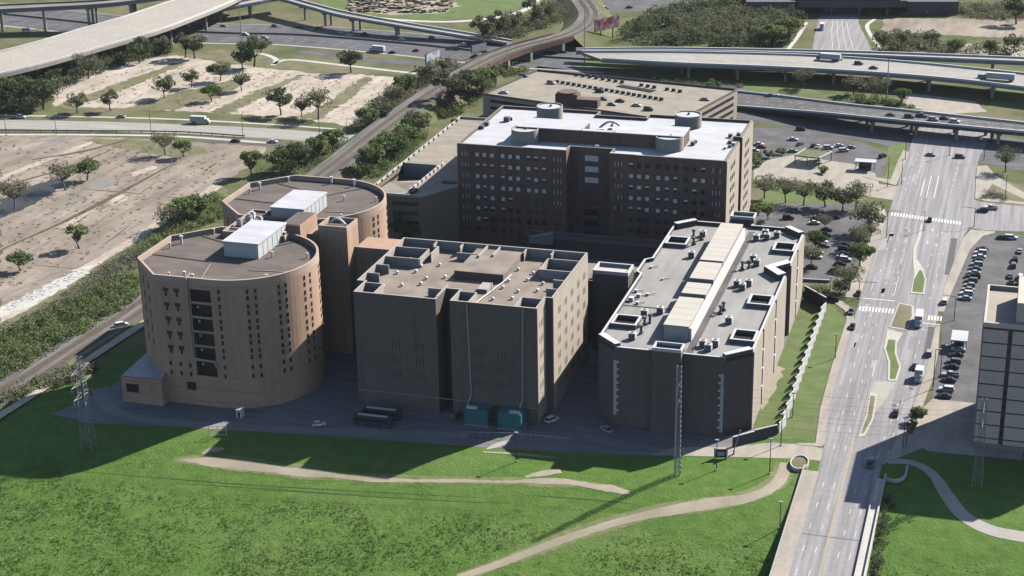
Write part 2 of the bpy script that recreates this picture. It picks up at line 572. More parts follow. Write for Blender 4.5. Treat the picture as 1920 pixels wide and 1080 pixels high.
def rough(poly, step=3.0, amp=0.6, seed=0):
    rg = random.Random(seed)
    out = []
    n = len(poly)
    for i in range(n):
        a, b = Vector(poly[i]), Vector(poly[(i + 1) % n])
        k = max(1, int((b - a).length / step))
        for j in range(k):
            p = a.lerp(b, j / k)
            if amp:
                p = p + Vector((rg.uniform(-amp, amp), rg.uniform(-amp, amp), 0))
            out.append(p)
    return out


def area(name, pts, m, z=0.02, px=True, jag=0.0, seed=1, parent=None, step=3.0):
    """a flat patch of ground; pts are surveyed picture points or metres"""
    w = [gp(p[0], p[1], 0) if px else Vector((p[0], p[1], 0)) for p in pts]
    if jag:
        w = rough(w, step, jag, seed)
    o = MB().sheet([(p.x, p.y, z) for p in w]).build(name, m, parent)
    nrm = o.data.polygons[0].normal
    if nrm.z < 0:
        o.data.flip_normals()
    if parent is None:
        tag(o, kind='structure')
    return o


def resample(pts, step):
    """smooth curve through points (Catmull-Rom), evenly spaced"""
    P = [Vector(p) for p in pts]
    P = [P[0] * 2 - P[1]] + P + [P[-1] * 2 - P[-2]]
    out = []
    for i in range(1, len(P) - 2):
        a, b, c, d = P[i - 1:i + 3]
        n = max(1, int((c - b).length / step))
        for j in range(n):
            t = j / n
            out.append(0.5 * ((2 * b) + (c - a) * t + (2 * a - 5 * b + 4 * c - d) * t * t + (3 * b - a - 3 * c + d) * t ** 3))
    out.append(P[-2])
    return out


def normals2(pts):
    ns = []
    for i in range(len(pts)):
        d = pts[min(i + 1, len(pts) - 1)] - pts[max(i - 1, 0)]
        d = Vector((d.x, d.y, 0)).normalized()
        ns.append(Vector((-d.y, d.x, 0)))
    return ns


def strip(name, pts, half, m, dz=0.05, drape=False, parent=None, jag=0.0, step=3.0, seed=3, kind='structure', off=0.0):
    """ribbon along a curve of world points, half width in metres (number or list)"""
    c = resample(pts, step)
    ns = normals2(c)
    rg = random.Random(seed)
    n = len(c)
    vs = []
    wob = []
    for side in range(2):
        raw = [rg.uniform(-1, 1) for _ in range(n + 12)]
        wob.append([(sum(raw[i:i + 9]) / 9 * 2.2 + 0.35 * raw[i + 10]) for i in range(n)])
    for i, (p, q) in enumerate(zip(c, ns)):
        h = half if not isinstance(half, (list, tuple)) else np.interp(i / max(1, n - 1), np.linspace(0, 1, len(half)), half)
        for k in (-1, -0.33, 0.33, 1):
            e = p + q * (off + k * max(0.02, h + (jag * wob[0 if k < 0 else 1][i] if abs(k) == 1 else 0)))
            z = float(terrain(e.x, e.y)) if drape else p.z
            vs.append((e.x, e.y, z + dz))
    fs = [(4 * i + k, 4 * i + k + 4, 4 * i + k + 5, 4 * i + k + 1)[::-1] for i in range(n - 1) for k in range(3)]
    o = MB().add(vs, fs).build(name, m, parent)
    if o.data.polygons[0].normal.z < 0:
        o.data.flip_normals()
    if parent is None:
        tag(o, kind=kind)
    return o


def soft_edge(pts, half):
    h = [v + 1.1 for v in half] if isinstance(half, (list, tuple)) else half + 1.1
    strip('worn_grass', pts, h, M['lawn_worn'], 0.025, drape=True, jag=1.0, step=1.0, seed=8)


def P2(*pts):
    return [gp(*p) for p in pts]


# --- the grounds of the jail
area('service_yard', [(-275, 407), (-262, 404), (-232, 409), (-180, 415), (-120, 421), (-92, 426), (-66, 434.5), (-52, 436), (-52, 443), (-60, 444), (-66, 436), (-66, 570), (-116, 592), (-250, 592), (-266, 470), (-268, 430)],
     M['yard'], 0.03, px=False, jag=0.25)
area('driveway', [(-92, 426.5), (-70, 431), (-50, 435), (-45, 435), (-45, 443), (-50.5, 444.5), (-62, 442.5), (-70, 437.5), (-86, 433.5)], M['walk'], 0.06, px=False)
area('lawn', [(-67, 452), (-60, 446), (-50.3, 447.5), (-50.2, 545), (-57, 558), (-67, 562)], M['lawn'], 0.045, px=False)
area('bare_soil', [(1417, 745), (1432, 700), (1452, 685), (1470, 690), (1455, 735), (1425, 770)], M['dirt'], 0.06, jag=0.8)
strip('dirt_track', P2((860, 1084), (960, 1048), (1080, 1003), (1200, 968), (1320, 946), (1400, 934), (1450, 912), (1470, 888), (1474, 868)), [1.3, 1.5, 1.5, 1.7, 2.8, 1.9, 1.6], M['dirt'], 0.05, drape=True, jag=0.3, step=1.2)
strip('dirt_track', P2((335, 862), (400, 866), (520, 880), (640, 893), (760, 900), (880, 903), (1000, 903), (1080, 905), (1160, 921)), [0.3, 2.4, 2.6, 1.6, 2.2, 0.9, 1.3, 0.6, 0.8, 0.5, 0.7, 1.6, 0.9, 0.3], M['dirt'], 0.05, drape=True, jag=0.55, step=1.2)
strip('bare_soil', P2((985, 895), (1020, 888), (1052, 884)), [0.6, 1.6, 1.0], M['dirt'], 0.075, drape=True, jag=0.5, step=1.5)
strip('bare_soil', P2((380, 852), (393, 845), (420, 842)), [0.5, 1.6, 0.6], M['dirt'], 0.08, drape=True, jag=0.4, step=1.5)
strip('bare_soil', P2((1090, 912), (1130, 915), (1180, 925)), [0.5, 1.8, 0.6], M['dirt'], 0.08, drape=True, jag=0.5, step=1.5)
strip('dirt_track', P2((905, 848), (960, 851), (1040, 858)), [0.3, 0.6, 0.3], M['dirt'], 0.08, drape=True, jag=0.25, step=1.5)
for rp in ([(150, 884), (300, 896), (450, 908), (600, 917), (760, 926), (900, 933)], [(330, 906), (500, 917), (700, 931), (880, 941), (940, 944)], [(1010, 930), (1100, 936), (1180, 944)]):
    strip('wheel_rut', P2(*rp), [0.05, 0.22, 0.28, 0.2, 0.05], M['grass_rut'], 0.05, drape=True, jag=0.08, step=1.5)
strip('concrete_apron', P2((912, 843), (935, 834), (957, 826)), [0.3, 1.4, 0.8], M['conc'], 0.08, drape=True, step=1.5)

strip('yard_path', [gp(188, 728, 0), gp(192, 752, 0), gp(225, 776, 0), gp(300, 790, 0), gp(420, 800, 0), gp(560, 806, 0), gp(720, 812, 0), gp(880, 816, 0)], 2.2, M['conc_d'], 0.05, jag=0.15)

soft_edge(P2((860, 1084), (960, 1048), (1080, 1003), (1200, 968), (1320, 946), (1400, 934), (1450, 912), (1470, 888), (1474, 868)), [1.3, 1.5, 1.5, 1.7, 2.8, 1.9, 1.6])
soft_edge(P2((325, 861), (400, 866), (520, 880), (640, 893), (760, 900), (880, 903), (1000, 903), (1080, 905), (1165, 921)), [0.3, 2.4, 2.6, 1.6, 2.2, 0.9, 1.3, 0.6, 0.8, 0.5, 0.7, 1.6, 0.9, 0.3])

# --- the street and its bridge
street = bpy.data.objects.new('street', None)
COL.objects.link(street)
tag(street, kind='structure')
rd = MB()
rd.sheet([(-44.6, 330, 0), (-28.6, 330, 0), (-28.4, 412, 0), (-28, 436, 0), (-23.6, 468, 0), (-20.9, 505, 0), (-20.6, 548, 0), (-19.6, 590, 0), (-16.4, 640, 0), (-14.4, 656, 0),
          (-14.2, 690, 0), (-15.5, 735, 0), (-14.6, 760, 0), (-10, 800, 0), (-46, 800, 0), (-46, 740, 0), (-46.7, 668, 0), (-47.6, 618, 0), (-47.6, 500, 0), (-47, 470, 0), (-45.2, 446, 0), (-44.9, 430, 0)])
road_o = rd.build('roadway', M['road'], street)
road_o.location = (0, 0, 0.08)
if road_o.data.polygons[0].normal.z < 0:
    road_o.data.flip_normals()
area('side_street', [(-15, 655), (-9, 652.5), (40, 659), (40, 684), (5, 687), (-11, 689), (-14.5, 692)], M['road'], 0.074, px=False)
area('side_street', [(-46, 683), (-62, 687), (-80, 697), (-108, 712), (-104, 726), (-80, 716), (-60, 706), (-46, 703)], M['walk'], 0.074, px=False)

bridge = thing('road_bridge', (-37, 380, 0), 'straight concrete road bridge carrying the wide street out over the grass', 'bridge')
bk = MB()
bk.box(-48.6, -44.6, 330, 428, -1.4, 0.2)
bk.build('pavement', M['walk'], bridge)
MB().box(-28.6, -26.6, 330, 428, -1.4, 0.2).build('pavement', M['conc_w'], bridge)
MB().box(-44.6, -28.6, 330, 428, -1.4, 0.02).build('deck', M['conc'], bridge)
MB().box(-49.0, -48.6, 330, 430, -1.5, 1.0).build('parapet', M['conc'], bridge)
MB().box(-26.6, -26.2, 330, 430, -1.5, 1.0).build('parapet', M['conc_w'], bridge)
MB().box(-28.85, -28.6, 330, 414, 0.19, 1.0).build('traffic_barrier', M['conc_w'], bridge)
for yy in (345, 362, 379, 396):
    pb = MB()
    for xx in (-46, -40, -34, -28.5):
        pb.cyl(xx, yy, 0.6, -12, -1.4, 12)
    pb.box(-48, -27, yy - 0.8, yy + 0.8, -2.4, -1.45)
    pb.build('pier', M['conc'], bridge)

# painted lines
dash = MB().box(-0.08, 0.08, -1.6, 1.6, 0, 0.012).mesh('lane_dash', M['paint'])


def dashes(x0, y0, x1, y1, gap=12.19, start=0.0):
    L = math.hypot(x1 - x0, y1 - y0)
    a = math.atan2(y1 - y0, x1 - x0) - math.pi / 2
    t = start
    while t < L:
        place(dash, 'lane_dash', street, (x0 + (x1 - x0) * t / L, y0 + (y1 - y0) * t / L, 0.09), a)
        t += gap


dashes(-43.2, 347.5, -42.3, 432.6)
dashes(-40.0, 347.5, -39.3, 432.6)
dashes(-34.2, 346.2, -33.3, 436)
dashes(-31.2, 346.2, -30.6, 436)
dashes(-42.3, 445, -43.6, 545)
dashes(-39.1, 445, -39.8, 545)
dashes(-29.7, 442, -27.2, 480)
dashes(-27.0, 445, -24.2, 545)
dashes(-43.6, 572, -43.0, 652)
dashes(-40.3, 572, -40, 652)
dashes(-37.1, 572, -36.9, 652)
dashes(-24.0, 572, -21.5, 652)
dashes(-27.0, 606, -25.5, 652)
dashes(-42.8, 700, -41.5, 760, 9)
dashes(-39.3, 700, -38.3, 760, 9)
dashes(-24, 700, -23.2, 760, 9)
yl = MB()
yl.box(-37.55, -37.4, 330, 452, 0.09, 0.1)
yl.box(-37.2, -37.05, 330, 452, 0.09, 0.1)
yl.build('centre_line', M['ypaint'], street)
for x0, x1, y0, y1 in ((-36.9, -36.7, 498, 512), (-36.6, -36.4, 572, 592), (-44.8, -44.65, 575, 590)):
    MB().box(x0, x1, y0, y1, 0.09, 0.1).build('lane_line', M['paint'], street)
for x, y0, y1 in ((-33.5, 690, 722), (-30.4, 690, 722), (-36, 692, 716)):
    MB().box(x - 0.15, x + 0.15, y0, y1, 0.09, 0.1).build('lane_line', M['paint'], street)
for i in range(11):
    MB().box(-47.0 + i * 1.12, -46.4 + i * 1.12, 554.3, 558.7, 0.09, 0.102).build('crosswalk_bar', M['paint'], street)
for i in range(5):
    MB().box(-23.4 + i * 1.0, -22.8 + i * 1.0, 551.2, 555.6, 0.09, 0.102).build('crosswalk_bar', M['paint'], street)
for i in range(24):
    x = -45.2 + i * 1.17
    y = 664.6 - (x + 45.2) * 0.2
    MB().box(x - 0.33, x + 0.33, y - 2.2, y + 2.2, 0.09, 0.102).build('crosswalk_bar', M['paint'], street)
MB().box(-46.8, -35.8, 566.3, 566.9, 0.09, 0.101).build('stop_line', M['paint'], street)
MB().box(-28, -18.8, 547.6, 548.2, 0.09, 0.101).build('stop_line', M['paint'], street)
for x, y in ((-28.2, 648), (-24.4, 646), (-29, 632), (-25.4, 630)):
    a = MB()
    a.box(x - 0.12, x + 0.12, y - 1.6, y + 0.6, 0.09, 0.1)
    a.sheet([(x - 0.5, y + 0.6, 0.1), (x + 0.5, y + 0.6, 0.1), (x, y + 1.9, 0.1)])
    a.build('lane_arrow', M['paint'], street)
MB().box(-20.6, -18.2, 598, 640, 0.085, 0.088).build('asphalt_patch', M['patch'], street)
MB().box(-22.6, -20.3, 520, 545, 0.085, 0.088).build('asphalt_patch', M['patch'], street)
rp_ = random.Random(12)
for i in range(34):
    x, y = rp_.uniform(-46, -22), rp_.uniform(445, 740)
    if -36.8 < x < -27.5:
        x -= 8.5
    w_, l_ = rp_.uniform(0.3, 1.3), rp_.uniform(1.5, 9)
    MB().sheet([(x - w_, y - l_, 0.0865), (x + w_ * rp_.uniform(.7, 1), y - l_ * rp_.uniform(.8, 1), 0.0865), (x + w_, y + l_, 0.0865), (x - w_ * rp_.uniform(.7, 1), y + l_ * rp_.uniform(.8, 1), 0.0865)]).build('asphalt_patch', M['patch2'] if i % 3 else M['patch3'], street)
for x in (-41.4, -38.2, -36.9, -25.8):
    cr = MB()
    y = 446.0
    px_ = x
    while y < 735:
        nx_ = x + rp_.uniform(-.15, .15) + (0 if y < 560 else .8 if x > -30 else 0)
        cr.obox(((px_ + nx_) / 2, y + 1.5), (nx_ - px_, 3.0), 1.52, .045, 0.087, 0.0885)
        px_, y = nx_, y + 3.0
    cr.build('sealed_crack', M['patch'], street)
MB().box(-44.2, -28.9, 391.5, 391.9, 0.085, 0.088).build('expansion_joint', M['patch'], street)

# kerbed islands
def island(label, outline, inner, mi, seed):
    r = thing('traffic_island', (outline[0][0], outline[0][1], 0), label, 'traffic island')
    MB().prism([Vector((p[0], p[1])) for p in outline], 0.0, 0.22).build('kerb', M['kerb'], r)
    if inner:
        MB().prism([Vector((p[0], p[1])) for p in inner], 0.1, 0.26).build('grass' if mi != 'walk' else 'paving', M[mi], r)


island('slim grass island with pale kerb tapering to a point above the bridge', [(-36.4, 453), (-34.6, 454), (-33.2, 467), (-33.9, 485), (-36.3, 486), (-35.7, 468)],
       [(-35.9, 456), (-35, 456), (-33.8, 467), (-34.4, 483), (-35.8, 483), (-35.2, 468)], 'lawn_dry', 1)
sg = [Vector(p + (0,)) for p in ((-31.8, 496), (-29.1, 496.4), (-28.6, 508), (-31, 519), (-31.6, 528), (-30.5, 537), (-35.8, 538.8), (-35.4, 522), (-33, 511))]
island('curving grass island with pale concrete rim below the crosswalk', [(p.x, p.y) for p in sg],
       [(-31.2, 497.5), (-29.6, 497.8), (-29.3, 508), (-31.7, 519.5), (-32.3, 530), (-34.6, 530), (-34.6, 521.5), (-32.3, 511.5)], 'lawn', 2)
island('brown triangular island beside the white box truck', [(-35.3, 541), (-29.6, 539.5), (-27.9, 553), (-29, 563.5), (-34.2, 565)],
       [(-34.8, 542), (-30.2, 541), (-28.8, 553), (-29.6, 562.5), (-33.8, 564)], 'lawn_dry', 3)
island('pear shaped grass island running to a thin tail up the street', [(-31, 575.4), (-26.2, 575.4), (-26.6, 591), (-28.6, 603), (-31.7, 613), (-32.6, 625), (-31.9, 639), (-32.4, 655), (-33.2, 655), (-33.2, 638), (-33.8, 625), (-33, 612), (-31.3, 595)],
       [(-30.5, 577), (-26.8, 577), (-27.1, 591), (-28.9, 600), (-29.7, 600), (-30.8, 590)], 'lawn', 4)
# flush concrete between them
area('concrete_apron', [(-35.9, 486), (-33.6, 470), (-31.5, 480), (-29.2, 495.8), (-31.9, 495.8), (-35.8, 494.5)], M['conc'], 0.084, px=False)

# pavements with a raised kerb
def pavement(pts, z=0.16, m='walk'):
    o = MB().prism([Vector(p) for p in pts], 0.0, z).build('pavement', M[m])
    tag(o, kind='structure')


pavement([(-45.2, 446), (-47, 470), (-47.6, 500), (-47.6, 546), (-49.2, 556), (-57, 566), (-58.5, 563), (-51.5, 553), (-50, 545), (-50, 500), (-49.5, 470), (-47.8, 446), (-53, 444.5), (-53, 443.6), (-46, 444)])
pavement([(-47.7, 566), (-47.6, 618), (-46.8, 660), (-49, 672), (-54, 676), (-53.5, 664), (-51.2, 650), (-51, 618), (-52, 590), (-53, 566)])
pavement([(-47, 704), (-46, 740), (-46, 757), (-48.5, 760), (-49.5, 740), (-50, 712), (-62, 716), (-62, 713.6)])
pavement([(-27.9, 437), (-23.5, 468), (-20.8, 505), (-20.5, 547), (-19, 547), (-18, 520), (-18.4, 500), (-20, 478), (-17, 460), (-17, 452)])
pavement([(-20.4, 560), (-19.5, 590), (-16.3, 640), (-13.8, 652), (-4.5, 652), (-5, 649.5), (-9, 645), (-13, 628), (-15.3, 600), (-17.5, 575), (-18.5, 560)])
pavement([(-14.0, 693), (-15.2, 735), (-12.5, 738), (-10.5, 730), (-11.2, 696), (20, 690), (20, 688.6), (-9, 690.5)])

# parking lots
area('parking_lot', [(-17.6, 480), (8, 480), (8, 560), (-19, 560), (-17.8, 540), (-17.8, 505)], M['asph'], 0.05, px=False)
area('parking_lot', [(-18, 572), (-15, 600), (-12.6, 628), (-8.6, 645), (-4.5, 649), (40, 655), (40, 540), (-3, 540), (-8, 566)], M['asph'], 0.056, px=False)
area('forecourt', [(-23.5, 456), (-20.6, 476), (-17.4, 486), (8, 486), (10, 450), (-16, 449)], M['walk'], 0.065, px=False)
area('parking_lot', [(-18.6, 558), (-8, 558), (-2, 542), (4, 570), (-17.8, 574)], M['asph'], 0.047, px=False)
area('parking_lot', [(-66, 575), (-50.5, 580), (-53.5, 660), (-60, 674), (-92, 680), (-99, 650), (-98, 600), (-75, 590)], M['asph'], 0.05, px=False)
area('lawn', [(-66.5, 562.5), (-56, 566), (-50.8, 572), (-51, 592), (-56, 590), (-60, 579), (-74, 576), (-76, 566)], M['lawn_dry'], 0.055, px=False)
area('lawn', [(-100, 668), (-84, 669), (-60, 675), (-56, 684), (-74, 691), (-98, 690)], M['lawn'], 0.052, px=False)
area('parking_lot', [(1405, 240), (1470, 240), (1540, 250), (1620, 268), (1665, 290), (1655, 330), (1640, 345), (1530, 330), (1415, 325)], M['asph'], 0.05)
area('forecourt', [(1413, 316), (1440, 300), (1490, 290), (1545, 300), (1600, 308), (1640, 325), (1650, 348), (1560, 340), (1413, 338)], M['walk'], 0.066)
area('lawn', [(1660, 300), (1690, 287), (1703, 278), (1697, 270), (1668, 272), (1662, 285)], M['lawn'], 0.06)
area('lawn', [(1652, 345), (1688, 338), (1700, 285), (1668, 305)], M['lawn'], 0.07)
area('lawn', [(1840, 395), (1920, 408), (1925, 350), (1850, 330)], M['lawn_dry'], 0.05)
area('footpath', [(1832, 312), (1850, 310), (1868, 330), (1925, 364), (1925, 376), (1860, 345), (1850, 362), (1832, 372)], M['walk'], 0.08)
strip('footpath', P2((1925, 1008), (1860, 995), (1810, 970), (1780, 935), (1758, 900)) , [2.6, 2.5, 2.2, 2.0, 1.8], M['conc'], 0.08, drape=True, step=2.0)
strip('footpath', P2((1664, 866), (1700, 866), (1735, 878), (1758, 900)), 1.5, M['conc'], 0.085, drape=True, step=2.0)

# --- far ground: lots, streets, freeway
area('dirt_lot', [(0, 252), (180, 256), (330, 264), (500, 276), (470, 312), (400, 350), (300, 420), (180, 500), (60, 575), (0, 610)], M['slab'], 0.02, jag=1.2)
area('grass_strip', [(150, 262), (250, 260), (380, 275), (390, 290), (330, 296), (230, 280)], M['lawn_dry'], 0.04, jag=1.0)
area('grass_strip', [(0, 600), (60, 570), (200, 485), (330, 410), (420, 350), (440, 375), (330, 440), (150, 560), (0, 650)], M['lawn_dry'], 0.04, jag=1.5)
area('dirt_track', [(0, 590), (60, 560), (170, 490), (300, 412), (400, 346), (418, 350), (310, 420), (180, 500), (70, 572), (0, 606)], M['slab_pale'], 0.06, jag=0.5)
area('gravel_bed', [(-10, 580), (30, 562), (90, 535), (150, 500), (172, 497), (168, 512), (120, 540), (60, 572), (-10, 600)], M['conc_w'], 0.08, jag=1.4, step=2.0)
area('water_channel', [(0, 376), (50, 352), (108, 334), (128, 342), (80, 372), (40, 394), (0, 410)], M['water'], 0.06, jag=0.8)
for i, pl in enumerate([[(190, 375), (225, 363), (247, 372), (210, 386)], [(155, 345), (190, 332), (222, 340), (190, 352)], [(0, 330), (170, 265), (175, 268), (0, 338)],
                        [(0, 445), (180, 350), (330, 300), (334, 303), (185, 356), (0, 452)], [(245, 325), (290, 310), (296, 315), (250, 331)],
                        [(0, 290), (120, 262), (126, 266), (0, 298)], [(120, 420), (180, 390), (186, 396), (126, 427)]]):
    o = area('old_slab', pl, M['conc_d'] if i % 2 else M['slab_pale'], 0.05 + 0.003 * i, jag=0.3, seed=i)
for i, (a, b) in enumerate([((0, 470), (330, 305)), ((0, 560), (260, 420)), ((60, 300), (240, 262)), ((230, 300), (420, 290)), ((0, 350), (200, 285)), ((180, 250), (60, 265))]):
    strip('tyre_track', [gp(*a, 0), gp((a[0] + b[0]) / 2 + 6, (a[1] + b[1]) / 2 + 3, 0), gp(*b, 0)], [0.5, 1.2, 0.4], M['conc_d'] if i % 2 else M['mulch'], 0.075 + 0.002 * i, jag=0.5, seed=i)
area('dirt_lot', [(95, 165), (160, 135), (230, 115), (330, 104), (420, 118), (500, 128), (600, 138), (680, 140), (775, 148), (735, 180), (690, 212), (650, 236), (560, 222), (420, 212), (300, 206), (200, 202), (100, 200)], M['slab_pale'], 0.02, jag=1.5)
for i, pl in enumerate([[(220, 208), (300, 183), (400, 158), (440, 150), (460, 152), (420, 180), (330, 206)], [(395, 210), (470, 175), (560, 140), (572, 141), (500, 178), (430, 213)], [(560, 222), (640, 175), (680, 145), (700, 146), (650, 190), (600, 225)],
                        [(100, 200), (210, 160), (330, 118), (345, 120), (240, 165), (130, 205)]]):
    area('grass_strip', pl, M['lawn_dry'], 0.035 + 0.003 * i, jag=1.6, seed=20 + i)
area('grass_strip', [(330, 104), (420, 92), (520, 108), (640, 120), (660, 132), (560, 130), (480, 124), (420, 117)], M['lawn_dry'], 0.03, jag=1.0)
jr = random.Random(21)
for i in range(22):
    brown = i < 13
    bx_ = jr.uniform(-400, -325) if brown else jr.uniform(-480, -330)
    by_ = jr.uniform(520, 660) if brown else jr.uniform(750, 830)
    if i % 3:
        a, b = Vector((bx_, by_, 0)), Vector((bx_ + jr.uniform(-4, 4), by_ + jr.uniform(25, 60) * (1 if brown else .5), 0))
    else:
        a, b = Vector((bx_, by_, 0)), Vector((bx_ + jr.uniform(15, 40), by_ + jr.uniform(-3, 3), 0))
    strip('joint_weeds', [a, (a + b) / 2 + Vector((jr.uniform(-.4, .4), jr.uniform(-.4, .4), 0)), b], [0.1, jr.uniform(0.15, 0.4), 0.1], M['lawn_dry'] if i % 2 else M['mulch'], 0.1 + 0.002 * i, jag=0.12, step=1.5, seed=i)
strip('footpath', [gp(480, 100, 0), gp(500, 103, 0), (gp(518, 112, 0)), gp(512, 122, 0)], 1.6, M['conc_w'], 0.06)
strip('footpath', [gp(512, 120, 0), gp(545, 112, 0), gp(640, 122, 0), gp(780, 138, 0)], 1.6, M['conc_w'], 0.06)

strip('side_street', [gp(-60, 232, 0), gp(150, 236, 0), gp(330, 242, 0), gp(500, 250, 0), gp(660, 262, 0)], 8.5, M['deckroad'], 0.06)
strip('pavement', [gp(-60, 253, 0), gp(150, 253, 0), gp(330, 256, 0), gp(500, 268, 0)], 1.3, M['conc_w'], 0.09)
strip('pavement', [gp(-60, 216, 0), gp(150, 219, 0), gp(330, 224, 0), gp(500, 233, 0), gp(640, 243, 0)], 1.1, M['conc_w'], 0.09)
strip('side_street', [gp(380, 262, 0), gp(480, 268, 0), gp(600, 272, 0)], 3.0, M['asph'], 0.07)

# freeway at grade
FW = [gp(-150, 10, 0), gp(200, 47, 0), gp(400, 62, 0), gp(560, 66, 0), gp(760, 82, 0), gp(960, 103, 0), gp(1160, 116, 0)]
strip('freeway', FW, 27, M['asph_d'], 0.05, step=10)
strip('freeway_shoulder', FW, 1.3, M['conc_d'], 0.09, step=10, off=27)
strip('freeway_shoulder', FW, 1.3, M['conc'], 0.09, step=10, off=-27.6)
fwb = thing('median_barrier', FW[3], 'low concrete barrier running down the middle of the wide dark freeway', 'barrier')
c_ = resample(FW, 12)
n_ = normals2(c_)
mbm = MB()
for a, b in zip(c_[:-1], c_[1:]):
    mbm.obox(((a.x + b.x) / 2, (a.y + b.y) / 2), (b - a), (b - a).length / 2 + 0.02, 0.35, 0.05, 1.1)
mbm.build('concrete_rail', M['conc_d'], fwb)
for off in (-20, -15.5, -11, 11, 15.5, 20):
    d_ = MB()
    acc = 0
    for i in range(0, len(c_) - 1):
        p = c_[i] + n_[i] * off
        u = (c_[i + 1] - c_[i]).normalized()
        d_.obox((p.x, p.y), u, 2.0, 0.14, 0.1, 0.11)
    tag(d_.build('lane_dashes', M['paint']), kind='structure')
strip('frontage_road', [gp(560, 96, 0), gp(700, 112, 0), gp(800, 121, 0), gp(900, 130, 0)], 5, M['asph'], 0.055)
strip('frontage_road', [gp(1000, 128, 0), gp(1100, 140, 0), gp(1250, 155, 0), gp(1400, 168, 0)], 5.5, M['asph'], 0.05)
area('round_lawn', [(600, 20), (700, 30), (830, 38), (940, 28), (1000, 0), (980, -30), (600, -40)], M['lawn'], 0.03, jag=1.0)
strip('loop_road', [gp(540, -10, 0), gp(610, 18, 0), gp(700, 33, 0), gp(830, 41, 0), gp(930, 33, 0), gp(985, 18, 0), gp(1020, -14, 0)], 2.4, M['conc_w'], 0.07, step=6)
area('bare_soil', [(650, 20), (700, 5), (740, -8), (840, -8), (858, 12), (820, 26), (730, 28)], M['dirt'], 0.06, jag=3.0, step=6)
area('dirt_lot', [(1120, 22), (1200, 22), (1330, 5), (1330, -20), (1120, -20)], M['asph'], 0.04, jag=1)
area('dirt_lot', [(1655, 62), (1800, 66), (1925, 74), (1925, 36), (1660, 34)], M['slab'], 0.04, jag=2)
area('dirt_lot', [(1750, 98), (1925, 106), (1925, 84), (1790, 82)], M['slab_pale'], 0.05, jag=2)
# the road beyond the freeway and the underpass
strip('far_road', [gp(1580, 100, 0), gp(1575, 70, 0), gp(1572, 40, 0), gp(1578, 20, 0), gp(1580, 0, 0)], [17, 15, 12.5, 11, 11], M['road'], 0.05, step=6)
strip('pavement', [gp(1478, 92, 0), gp(1495, 70, 0), gp(1512, 42, 0)], 1.2, M['conc_w'], 0.09)
strip('pavement', [gp(1652, 92, 0), gp(1632, 65, 0), gp(1626, 48, 0), gp(1640, 36, 0)], 1.2, M['conc_w'], 0.09)
for off in (-6, -2, 2, 6):
    strip('lane_line', [gp(1582, 96, 0) + Vector((off, 0, 0)), gp(1576, 66, 0) + Vector((off * .85, 0, 0)), gp(1574, 40, 0) + Vector((off * .7, 0, 0))], 0.12, M['paint'], 0.075)
# roads below the elevated decks
area('frontage_road', [(1380, 222), (1520, 246), (1640, 268), (1700, 282), (1840, 306), (1925, 322), (1925, 262), (1700, 232), (1560, 216), (1400, 205)], M['asph_d'], 0.04)
area('frontage_road', [(1380, 172), (1450, 172), (1600, 200), (1660, 214), (1660, 226), (1540, 214), (1400, 203), (1380, 197)], M['asph'], 0.045)
area('dirt_lot', [(1680, 172), (1830, 190), (1850, 210), (1760, 215), (1700, 198)], M['walk'], 0.05, jag=0.6)
area('lawn', [(1850, 205), (1925, 195), (1925, 160), (1870, 166)], M['lawn'], 0.05, jag=0.6)
area('lawn', [(1390, 152), (1480, 152), (1550, 178), (1500, 176), (1400, 170)], M['lawn'], 0.06, jag=0.6)
area('lawn', [(1100, 112), (1270, 116), (1280, 142), (1180, 138), (1080, 124)], M['lawn'], 0.06, jag=0.6)


